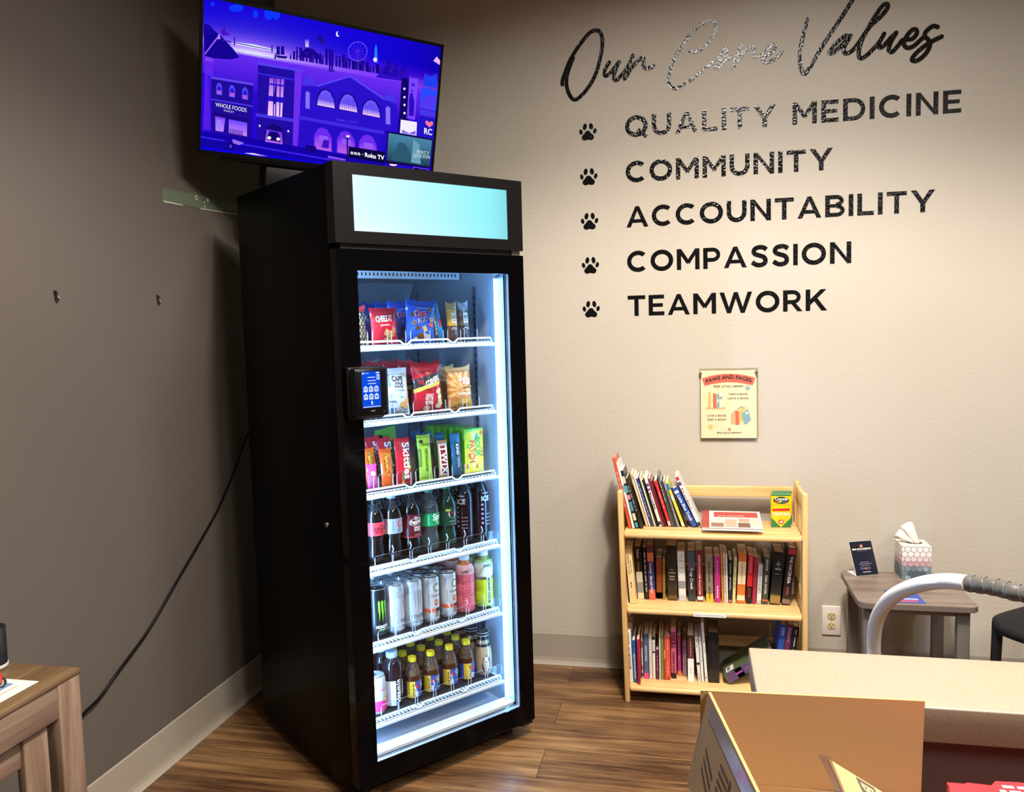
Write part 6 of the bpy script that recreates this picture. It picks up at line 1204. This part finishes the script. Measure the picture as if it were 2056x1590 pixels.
for src, l, nm in ((bpk, .512, 'pink sports drink bottle'), (bgn, .592, 'lime green sports drink bottle')):
    for k in range(2): dup(src, tuple(fw(l-.002*k, .160+.071*(k+1), z+.0004)), '%s, %s behind the front one' % (nm, ('first', 'second')[k]), (0, 0, FT+R(40-70*k)), gE)
# lowest product shelf
z = SZ[5]; gJ = 'drinks on the lowest fridge shelf'
def dpk(b, r, h):
    band(b, r+.0003, .010, h*.36, M('#e8358a', .35, .2)); F = cyl(r+.0006); b.text('spindrift', .008, lambda x, y: F(x, h*.62+y), M('#e04a7a', .4), 'b', align='c', fit=.034); b.text('sparkling', .003, lambda x, y: F(x, h*.74+y), M('#8a90a0', .4), 'b', align='c', fit=.02); b.poly(ell(.009, h*.42, .012, .0125, 18), F, M('#a8c84a', .4)); b.poly(ell(.009, h*.42, .0095, .010, 18), lambda x, y: F(x, y)+Vector((0, -.0002, 0)), M('#d8e0b0', .4)); b.poly(ell(.011, h*.41, .005, .006, 12), lambda x, y: F(x, y)+Vector((0, -.0004, 0)), M('#d84a62', .4))
can('pink and white seltzer can at the left end of the lowest drinks shelf', .150, .150, z, .0305, .122, '#d9dde2', ALU, dpk, yaw=20, group=gJ)
VWP = [(0, .002), (.026, 0), (.0325, .005), (.0330, .02), (.0330, .088), (.0318, .092), (.0318, .098), (.0330, .102), (.0318, .108), (.0320, .125), (.0285, .143), (.019, .154), (.0165, .157), (.0165, .162)]
def lab_vw(b):
    sleeve(b, VWP, .006, .09, M('#1c1a1e', .35)); band(b, .0340, .008, .089, M('#cfd2da', .35), -90, -12, 14); F = cyl(.0345); b.text('vitamin', .0155, lambda x, y: F(.008-y, .016+x), M('#f0f0f2', .4), 'x', fit=.076); b.text('water', .0125, lambda x, y: F(.024-y, .038+x), M('#d8d8dc', .4), 'b', fit=.05)
    for k in range(10): b.poly([(-.036, .014+k*.0072), (-.014, .014+k*.0072), (-.014, .017+k*.0072), (-.036, .017+k*.0072)], F, M('#8f939e', .4))
vw = bottle('water_bottle', 'dark vitamin drink bottle with a pale blue cap, front left of the juice bottles', 'drink bottle', .216, .160, z, VWP, M('#1c0e14', .07, coat=.7), M('#a9bddc', .35), capf(.0185, .1595, .1775), lab_vw, gJ)
for k in range(2): dup(vw, tuple(fw(.214, .160+.069*(k+1), z+.0004)), 'dark vitamin drink bottle, %s behind the front one' % ('first', 'second')[k], (0, 0, FT+R(50+60*k)), gJ)
dup(vw, tuple(fw(.150, .235, z+.0004)), 'dark vitamin drink bottle behind the pink and white can', (0, 0, FT+R(120)), gJ)
MOP = [(0, .002), (.021, 0), (.0265, .005), (.0272, .015), (.0272, .062), (.0282, .067), (.0284, .076), (.0262, .081), (.0250, .088), (.0218, .104), (.0155, .117), (.0120, .122), (.0118, .128)]
JU = M('#6a3414', .05, trans=.55, ior=1.33, coat=.5); JT = M('#c9a98c', .05, trans=.85, ior=1.25, coat=.3)
def lab_mo(b):
    r_ = .0276; F = cyl(r_+.0006); band(b, r_, .010, .064, M('#2f55b0', .35)); band(b, r_+.0003, .010, .064, M('#e0b92c', .35), -95, -38, 10)
    b.text('~4', .005, lambda x, y: F(-.0225-y, .016+x), M('#5a4414', .4), 'x', fit=.04); b.poly(ell(-.011, .046, .006, .007, 12), F, M('#c8303c', .4)); b.poly([(-.017, .013), (-.008, .013), (-.008, .030), (-.017, .030)], F, M('#d8dae0', .4))
    b.poly([(.001, .032), (.020, .032), (.020, .05), (.001, .05)], F, M('#3f8a4a', .4)); F2 = cyl(r_+.0009); b.poly(ell(.0105, .0525, .0115, .0065, 18), F2, M('#e8e4c0', .4)); F3 = cyl(r_+.0012); b.text('Mott\'s', .0068, lambda x, y: F3(x+.0105, .0495+y), M('#2c4a2c', .4), 'x', align='c', fit=.019); b.text('100%', .004, lambda x, y: F3(x+.0105, .041+y), M('#e8f0e0', .4), 'b', align='c', fit=.012); b.text('APPLE', .0035, lambda x, y: F3(x+.0105, .0355+y), M('#e8f0e0', .4), 'b', align='c', fit=.014); b.poly(ell(.0105, .021, .005, .003, 10), F2, M('#d8a04a', .4))
YC = M('#ecd01c', .35); mcap = capf(.0142, .1245, .1395)
mo = bottle('juice_bottle', 'apple juice bottle with a yellow cap, front one in the leftmost juice lane', 'juice bottle', .290, .158, z, MOP, JU, YC, mcap, lab_mo, gJ, yaw=22, cut=.081, top=JT)
lanes = ((.290, 22, 'leftmost'), (.362, 2, 'second'), (.437, 8, 'third'), (.508, 38, 'rightmost'))
rn = random.Random(9)
for l, yw, nm in lanes:
    for k in range(5):
        if l == .290 and k == 0: continue
        lab = 'apple juice bottle with a yellow cap, %s in the %s juice lane' % (('front one', 'second one', 'third one', 'fourth one', 'fifth one')[k], nm)
        dup(mo, tuple(fw(l + (rn.uniform(-.004, .004) if k else 0), .158+.0600*k, z+.0004)), lab, (0, 0, FT+R(yw if k == 0 else rn.uniform(-90, 90))), gJ)
FRP = [(0, .002), (.026, 0), (.0305, .005), (.0312, .02), (.0312, .07), (.0290, .09), (.0225, .113), (.0175, .128), (.0172, .138)]
def lab_fr(b):
    F = cyl(.0318); P = [(-.012, .05), (-.008, .066), (.006, .074), (.016, .064), (.018, .04), (.012, .018), (-.004, .014), (-.013, .03)]; b.poly(list(reversed(P)), F, M('#3a2418', .4)); b.text('Frappuccino', .0105, lambda x, y: cyl(.0322)(.010-y*.9, .018+x), M('#efe6dc', .4), 'b', fit=.052); b.poly(ell(.004, .062, .007, .008, 16), cyl(.0321), M('#e8e0d4', .4)); b.lathe([(.0195, .121), (.0180, .128), (.0177, .137)], M('#241a18', .3, coat=.4), 28, cap=False); b.lathe([(.0262, .1025), (.0195, .121)], M('#2c1f1c', .3, coat=.4), 28, cap=False)
frp = bottle('coffee_bottle', 'glass bottle of pale coffee drink with a black lid, front right of the juice bottles', 'coffee bottle', .580, .158, z, FRP, M('#b59a78', .08, coat=.7), M('#232227', .35, .3), [(.0195, .138), (.0205, .1385), (.0205, .1405), (.0192, .141), (.0195, .148), (.0205, .149), (.0205, .151), (.0185, .153), (.0180, .1525)], lab_fr, gJ, yaw=-22)
b = MB(); b.lathe([(.0207, .1385), (.0211, .1390), (.0211, .1402), (.0207, .1407)], M('#d8d8dc', .3, .3), 24, cap=False); b.lathe([(.0207, .1488), (.0211, .1493), (.0211, .1504), (.0207, .151)], M('#d8d8dc', .3, .3), 24, cap=False); b.poly(ell(0, 0, .0115, .0115, 20), lambda x, y: Vector((x, y, .1532)), M('#8a8d94', .4)); b.poly(ell(0, 0, .009, .009, 20), lambda x, y: Vector((x, y, .1534)), M('#2a2a30', .4)); b.obj('lid_ring', frp)
for k in range(3): dup(frp, tuple(fw(.578-.002*k, .158+.066*(k+1), z+.0004)), 'coffee drink bottle with a black lid, %s behind the front one' % ('first', 'second', 'third')[k], (0, 0, FT+R(40*k)), gJ)

# ---------------------------------------------------------------- reception counter, cartons on the desk behind it
CZ = .86; LAM_C = speckle('counter_laminate', '#847a67', '#8c816f', '#948978', 330, .38); DK = M('#57494340'[:7], .5, bump=.15, bscale=120)
r = thing('reception_counter', 'beige speckled reception counter ledge with dark base, in front of the bookcase', 'counter', (2.6, -2.02, 0)); rl = r.location.copy()
cx0 = 1.801; b = MB(); b.rbox((cx0, -2.112, CZ-.052), (3.9, -1.921, CZ), .0025, LAM_C); part(b.obj('ledge', r, rl), 'beige speckled ledge')
b = MB(); b.box((cx0+.03, -2.088, 0), (3.88, -1.965, CZ-.052), DK); part(b.obj('base', r, rl), 'dark brown base')
b = MB(); b.box((cx0+.03, -2.3, .545), (3.88, -2.088, .58), DK); b.box((1.72, -2.95, .545), (3.88, -2.3, .58), DK); b.obj('desk_surface', r, rl)
for x in (1.74, 3.84):
    b = MB(); b.box((x, -2.93, 0), (x+.03, -2.3, .545), DK); b.obj('leg_panel', r, rl)
CARD = M('#d6b283', .75, bump=.15, bscale=300); CARD_O = M('#9a8265', .7, bump=.15, bscale=300); CARD_E = M('#a98559', .8); TAPE = M('#8f8494', .12, coat=.6)
r = thing('cardboard_box', 'open brown cardboard box with raised flaps in front of the counter', 'cardboard box', (1.86, -2.35, .5806)); rl = r.location.copy()
bx0, bx1, by0, by1, bz0, bz1 = 1.703, 2.012, -2.62, -2.163, .5806, .752
t = .004
b = MB(); b.box((bx0, by0, bz0), (bx1, by1, bz0+t), CARD_O)
for a, c in (((bx0, by0, bz0), (bx0+t, by1, bz1)), ((bx1-t, by0, bz0), (bx1, by1, bz1)), ((bx0, by1-t, bz0), (bx1, by1, bz1)), ((bx0, by0, bz0), (bx1, by0+t, bz1))): b.box(a, c, CARD)
b.obj('carton_body', r, rl)
def slab(b, q, nv, mi_, mo, me):   # four corners, thickness vector, inner / outer / edge material
    q = [Vector(p) for p in q]; d = Vector(nv); p2 = [p + d for p in q]; b.add(q, [(0, 1, 2, 3)], mi_); b.add(p2, [(3, 2, 1, 0)], mo)
    b.add(q + p2, [(k, 4+k, 4+(k+1) % 4, (k+1) % 4) for k in range(4)], me)
b = MB(); slab(b, [(1.717, -2.168, bz1), (2.015, -2.158, bz1), (2.018, -2.160, .890), (1.7185, -2.172, .890)], (0, .004, 0), CARD, CARD_O, CARD_E); b.obj('rear_flap', r, rl)
# left flap leaning inwards, print and tape on its outer face
A0, A1 = Vector((1.7335, -2.174, .889)), Vector((1.790, -2.47, .889)); B0 = Vector((1.703, -2.172, bz1)); B1 = B0 + A1 - A0
nn = (A1-A0).cross(B0-A0).normalized()
if nn.x > 0: nn = -nn
b = MB(); slab(b, [A0, A1, B1, B0], nn*.0045, CARD, CARD_O, CARD_E)
fl = lambda u, v, k=1: (A0*(1-u)+A1*u)*(1-v) + (B0*(1-u)+B1*u)*v + nn*(.0046+.0002*k)
b.add([fl(u, v) for u in [k/10 for k in range(1, 11)] for v in (.03, .03+.16)], [(2*k, 2*k+1, 2*k+3, 2*k+2) for k in range(9)], TAPE)
PR = M('#4a3c30', .7)
for k in range(8): b.add([fl(.40, .3+k*.075), fl(.54, .3+k*.075), fl(.54, .325+k*.075), fl(.40, .325+k*.075)], [(0, 1, 2, 3)], PR)
b.add([fl(.55, .28), fl(.58, .28), fl(.58, .87), fl(.55, .87)], [(0, 1, 2, 3)], PR)
for v0 in (.42, .52, .62): b.add([fl(.16, v0), fl(.34, v0+.10), fl(.34, v0+.14), fl(.16, v0+.03)], [(0, 1, 2, 3)], PR)
b.obj('side_flap', r, rl)
# loose carton flap with printed mark lying inside
LIT = M('#ab8a5a', .7, bump=.1, bscale=300); b = MB(); p0 = Vector((1.8755, -2.274, .857)); e1 = Vector((.115, -.13, -.012)); e2 = Vector((.022, -.14, -.03)); up = Vector((0, .002, .004))
slab(b, [p0, p0+e1, p0+e1+e2, p0+e2], -up, LIT, CARD_O, CARD_E)
u1, u2 = e1.normalized(), e2.normalized(); f = lambda x, y: p0 + u1*x + u2*y + up*.15
b.poly([(.040, .004), (.040, .11), (.066, .11), (.066, .004)], f, M('#3a3026', .7)); b.text('BOX', .017, lambda x, y: p0 + u1*(.0445+y) + u2*(.010+x) + up*.25, M('#d0a468', .7), 'x')
part(b.obj('inner_flap', r, rl), 'loose lighter cardboard flap with dark printed mark')
b = MB(); b.add([p0+Vector((-.011, .007, .001)), p0+Vector((.003, .001, .002)), p0+e2*.75+Vector((.001, 0, .002)), p0+e2*.75+Vector((-.007, .0, .001))], [(0, 3, 2, 1)], clear_mat('packing_tape', '#c8b8a8', .12, .2)); b.obj('tape_strip', r, rl)
r = thing('red_box', 'red printed carton at the bottom right corner on the desk behind the counter', 'box', (2.14, -2.34, .5806)); rl = r.location.copy(); RED = M('#c9232b', .45)
b = MB(); b.box((2.018, -2.50, .5806), (2.4, -2.262, .832), RED); b.obj('carton', r, rl)
b = MB(); pts = [(2.014, -2.285), (2.04, -2.268), (2.066, -2.270), (2.074, -2.259), (2.1, -2.257), (2.14, -2.261), (2.2, -2.257), (2.41, -2.262), (2.41, -2.50), (2.014, -2.50)]
b.prism(pts, plane((0, 0, .833), (1, 0, 0), (0, 1, 0)), (0, 0, .004), RED, M('#d8a888', .8))
for k, t in enumerate(('Reach & Pull Here', 'to open carton')):
    b.text('', .01, plane((0, 0, 0)), RED)
    rn = random.Random(k); p = 2.078 - k*.006
    for q in range(7): w_ = rn.uniform(.006, .014); b.quad((p, -2.274-k*.011, .8374), (p+w_, -2.274-k*.011, .8374), (p+w_, -2.268-k*.011, .8374), (p, -2.268-k*.011, .8374), M('#f0d8d4', .5)); p += w_+.004
b.obj('torn_lid', r, rl)

# ---------------------------------------------------------------- bent tube rail behind the counter
WPL = M('#e6e4e2', .22, coat=.4); GRIP = M('#55534f', .38, coat=.3, bump=.0)
r = thing('tube_rail', 'white bent tube rail with grey wrapped grip behind the counter, before the side table', 'rail', (2.14, -1.27, 0)); rl = r.location.copy()
RAIL = [(2.137, -1.255, 0.0), (2.137, -1.255, .3), (2.137, -1.257, .56), (2.134, -1.265, .64), (2.134, -1.30, .705), (2.143, -1.355, .764), (2.162, -1.415, .811), (2.191, -1.475, .8475), (2.221, -1.53, .8705), (2.2428, -1.59, .8855)]
b = MB(); b.tube(catmull(RAIL, 6), .0163, WPL, 16); b.box((2.128, -1.2735, .565), (2.134, -1.2705, .585), M('#17171a', .4)); part(b.obj('bent_tube', r, rl), 'white bent tube')
G0 = [(2.2428, -1.59, .8855), (2.2737, -1.64, .895), (2.3018, -1.69, .900), (2.36, -1.73, .903), (2.5, -1.78, .903), (2.7, -1.80, .9)]
gp = catmull(G0, 12); b = MB(); b.tube(gp, [.0165 + .0011*math.sin(i*1.25) for i in range(len(gp))], GRIP, 16)
# spiral overlap of the wrap
sp2 = []
for i, p in enumerate(gp):
    t = (gp[min(i+1, len(gp)-1)] - gp[max(i-1, 0)]).normalized(); a = t.orthogonal().normalized(); c = t.cross(a); sp2.append(p + a*(.0168*math.cos(i*1.25)) + c*(.0168*math.sin(i*1.25)))
b.tube(catmull(sp2, 4), .0015, M('#5f5d59', .3, coat=.5), 6); part(b.obj('wrapped_grip', r, rl), 'grey spiral-wrapped grip')
b = MB(); b.tube(catmull([(2.7, -1.80, .9), (2.78, -1.80, .88), (2.82, -1.80, .8), (2.82, -1.80, .4), (2.82, -1.80, 0)], 6), .0163, WPL, 16); b.obj('bent_tube', r, rl)

# ---------------------------------------------------------------- black chair at the right edge
BK = M('#0d0d0e', .55); BKF = M('#0c0c0d', .8, bump=.3, bscale=500); a45 = R(38); cx, cy, sz = 2.952, -.515, .432
r = thing('chair', 'black chair at the right edge of the photo beside the side table', 'chair', (cx, cy, 0), (0, 0, a45)); sd = .232
b = MB(); bm = bmesh.new(); bmesh.ops.create_grid(bm, x_segments=14, y_segments=14, size=sd*1.06)
for v in bm.verts:
    x, y = v.co.x/sd/1.06, v.co.y/sd/1.06; k = 1/max(1, (abs(x)**5+abs(y)**5)**.2); v.co.x *= k; v.co.y *= k; v.co.z = sz + .022*(1-max(abs(x), abs(y))**2.5)
ret = bmesh.ops.extrude_face_region(bm, geom=bm.faces[:])
for v in ret['geom']:
    if isinstance(v, bmesh.types.BMVert): v.co.z = sz-.03
b.bm(bm, BKF, True); b.obj('seat', r)
for x, y, lean in ((-1, -1, 0), (-1, 1, 0), (1, -1, .05), (1, 1, .05)):
    b = MB(); top = .428 if x < 0 else .84
    b.tube([(x*(sd-.020), y*(sd-.020), 0), (x*(sd-.028), y*(sd-.028), .40), (x*(sd-.028)+(lean if x > 0 else 0), y*(sd-.028), top)], [.014, .0165, .0165], BK, 12); b.obj('leg', r)
b = MB(); b.rbox((sd-.0, -sd+.01, .62), (sd+.035, sd-.01, .83), .02, BKF); b.obj('backrest', r)

# ---------------------------------------------------------------- console table at the lower left
CT = .70; WC = wood('console_top_wood', '#4a3722', '#6c5437', '#8c7352', 1, 1., .35, 9); WS = wood('console_side_wood', '#5f4a3c', '#7a6454', '#937f6f', 1, 1.4, .6, 12); WSV = wood('console_leg_wood', '#614b3c', '#7b6452', '#95816f', 2, 1.4, .6, 12)
r = thing('console_table', 'rustic wooden console table against the dark wall at lower left', 'console table', (.21, -2.6, 0)); rl = r.location.copy()
kx0, kx1, ky0, ky1 = .025, .400, -3.25, -1.832
b = MB(); n = 4
for k in range(n): b.rbox((kx0+(kx1-kx0)*k/n+.0004, ky0, CT-.013), (kx0+(kx1-kx0)*(k+1)/n-.0004, ky1, CT), .0025, WC)
b.obj('tabletop', r, rl)
b = MB(); b.rbox((kx1-.062, ky0+.002, 0), (kx1-.002, ky0+.07, CT-.0135), .003, WSV); b.obj('leg', r, rl)
for x, y in ((kx1-.052, ky1-.066), (kx0+.004, ky1-.066), (kx0+.004, ky0+.004)):
    b = MB(); b.rbox((x, y, 0), (x+.05, y+.064, CT-.0135), .003, WSV); b.obj('leg', r, rl)
b = MB(); b.rbox((kx1-.03, ky0+.07, CT-.085), (kx1-.004, ky1-.066, CT-.0135), .002, WS); b.rbox((kx0+.056, ky1-.028, CT-.085), (kx1-.054, ky1-.006, CT-.0135), .002, WS); b.obj('apron', r, rl)
b = MB(); b.rbox((kx1-.05, ky0+.07, CT-.150), (kx1-.024, ky1-.15, CT-.0855), .002, WS); b.obj('drawer_front', r, rl)
b = MB(); b.rbox((kx1-.035, ky1-.152, .1), (kx1-.015, ky1-.088, CT-.086), .002, WSV); b.obj('cross_brace', r, rl)
b = MB(); b.rbox((kx0+.02, ky0+.04, .10), (kx1-.03, ky1-.04, .12), .002, WC); b.obj('lower_shelf', r, rl)
r = thing('printed_sheet', 'white sheet with blue stripes lying on the console table', 'paper', (.26, -2.05, CT+.0006)); rl = r.location.copy(); pz = CT+.0006
b = MB(); b.box((.105, -2.20, pz), (.366, -1.913, pz+.0008), M('#ece8dc', .5))
BL = M('#6f8db8', .5); OR = M('#d88a4a', .5)
for k in range(4):
    x = .322-k*.05; b.quad((x-.034, -2.19, pz+.0012), (x, -2.19, pz+.0012), (x, -1.932, pz+.0012), (x-.034, -1.932, pz+.0012), BL); b.quad((x-.0285, -2.15, pz+.0015), (x-.02, -2.15, pz+.0015), (x-.02, -2.0, pz+.0015), (x-.0285, -2.0, pz+.0015), M('#8fa9cc', .5))
b.quad((.338, -2.19, pz+.0012), (.340, -2.19, pz+.0012), (.340, -1.94, pz+.0012), (.338, -1.94, pz+.0012), OR)
b.obj('sheet', r, rl)
r = thing('toy_car', 'small red toy with a grey wheel at the left edge on the striped sheet', 'toy', (.306, -1.968, pz+.0012), (0, 0, R(10))); b = MB(); RT = M('#cf2f33', .35, coat=.4)
b.rbox((-.03, -.016, .009), (.014, .016, .034), .008, RT, 3); b.rbox((-.022, -.013, .03), (.004, .013, .046), .006, M('#5f8f96', .3), 2); b.obj('body', r)
for x in (-.02, .007):
    for y in (-.018, .014):
        b = MB(); b.T = Matrix.Translation((x, y+.002, .0105)) @ Matrix.Rotation(R(90), 4, 'X'); b.lathe([(.0105, -.003), (.0105, .003)], M('#2a2a2c', .6), 16); b.lathe([(.0085, -.0034), (.0085, .0034)], M('#e4e2de', .4), 16); b.lathe([(.0045, -.0038), (.0045, .0038)], M('#98968f', .4), 12); b.obj('wheel', r)
r = thing('pen_cup', 'cup with a yellow pencil at the left edge on the console table', 'pen cup', (.204, -1.866, CT+.0006)); b = MB()
b.lathe([(.028, 0), (.031, .006), (.032, .09), (.030, .09), (.029, .01), (.0, .008)], M('#1f2228', .4), 20, cap=False); b.lathe([(.0285, 0), (.0323, .0008), (.0323, .008), (.0321, .009)], M('#d8d6d0', .4), 20); b.obj('cup', r)
b = MB(); b.tube([(.0, 0, .012), (.024, -.004, .118)], .004, M('#d9b02a', .4), 6); b.tube([(.0, 0, .012), (-.02, .01, .11)], .004, M('#3a6a4a', .4), 6); b.obj('pencil', r)
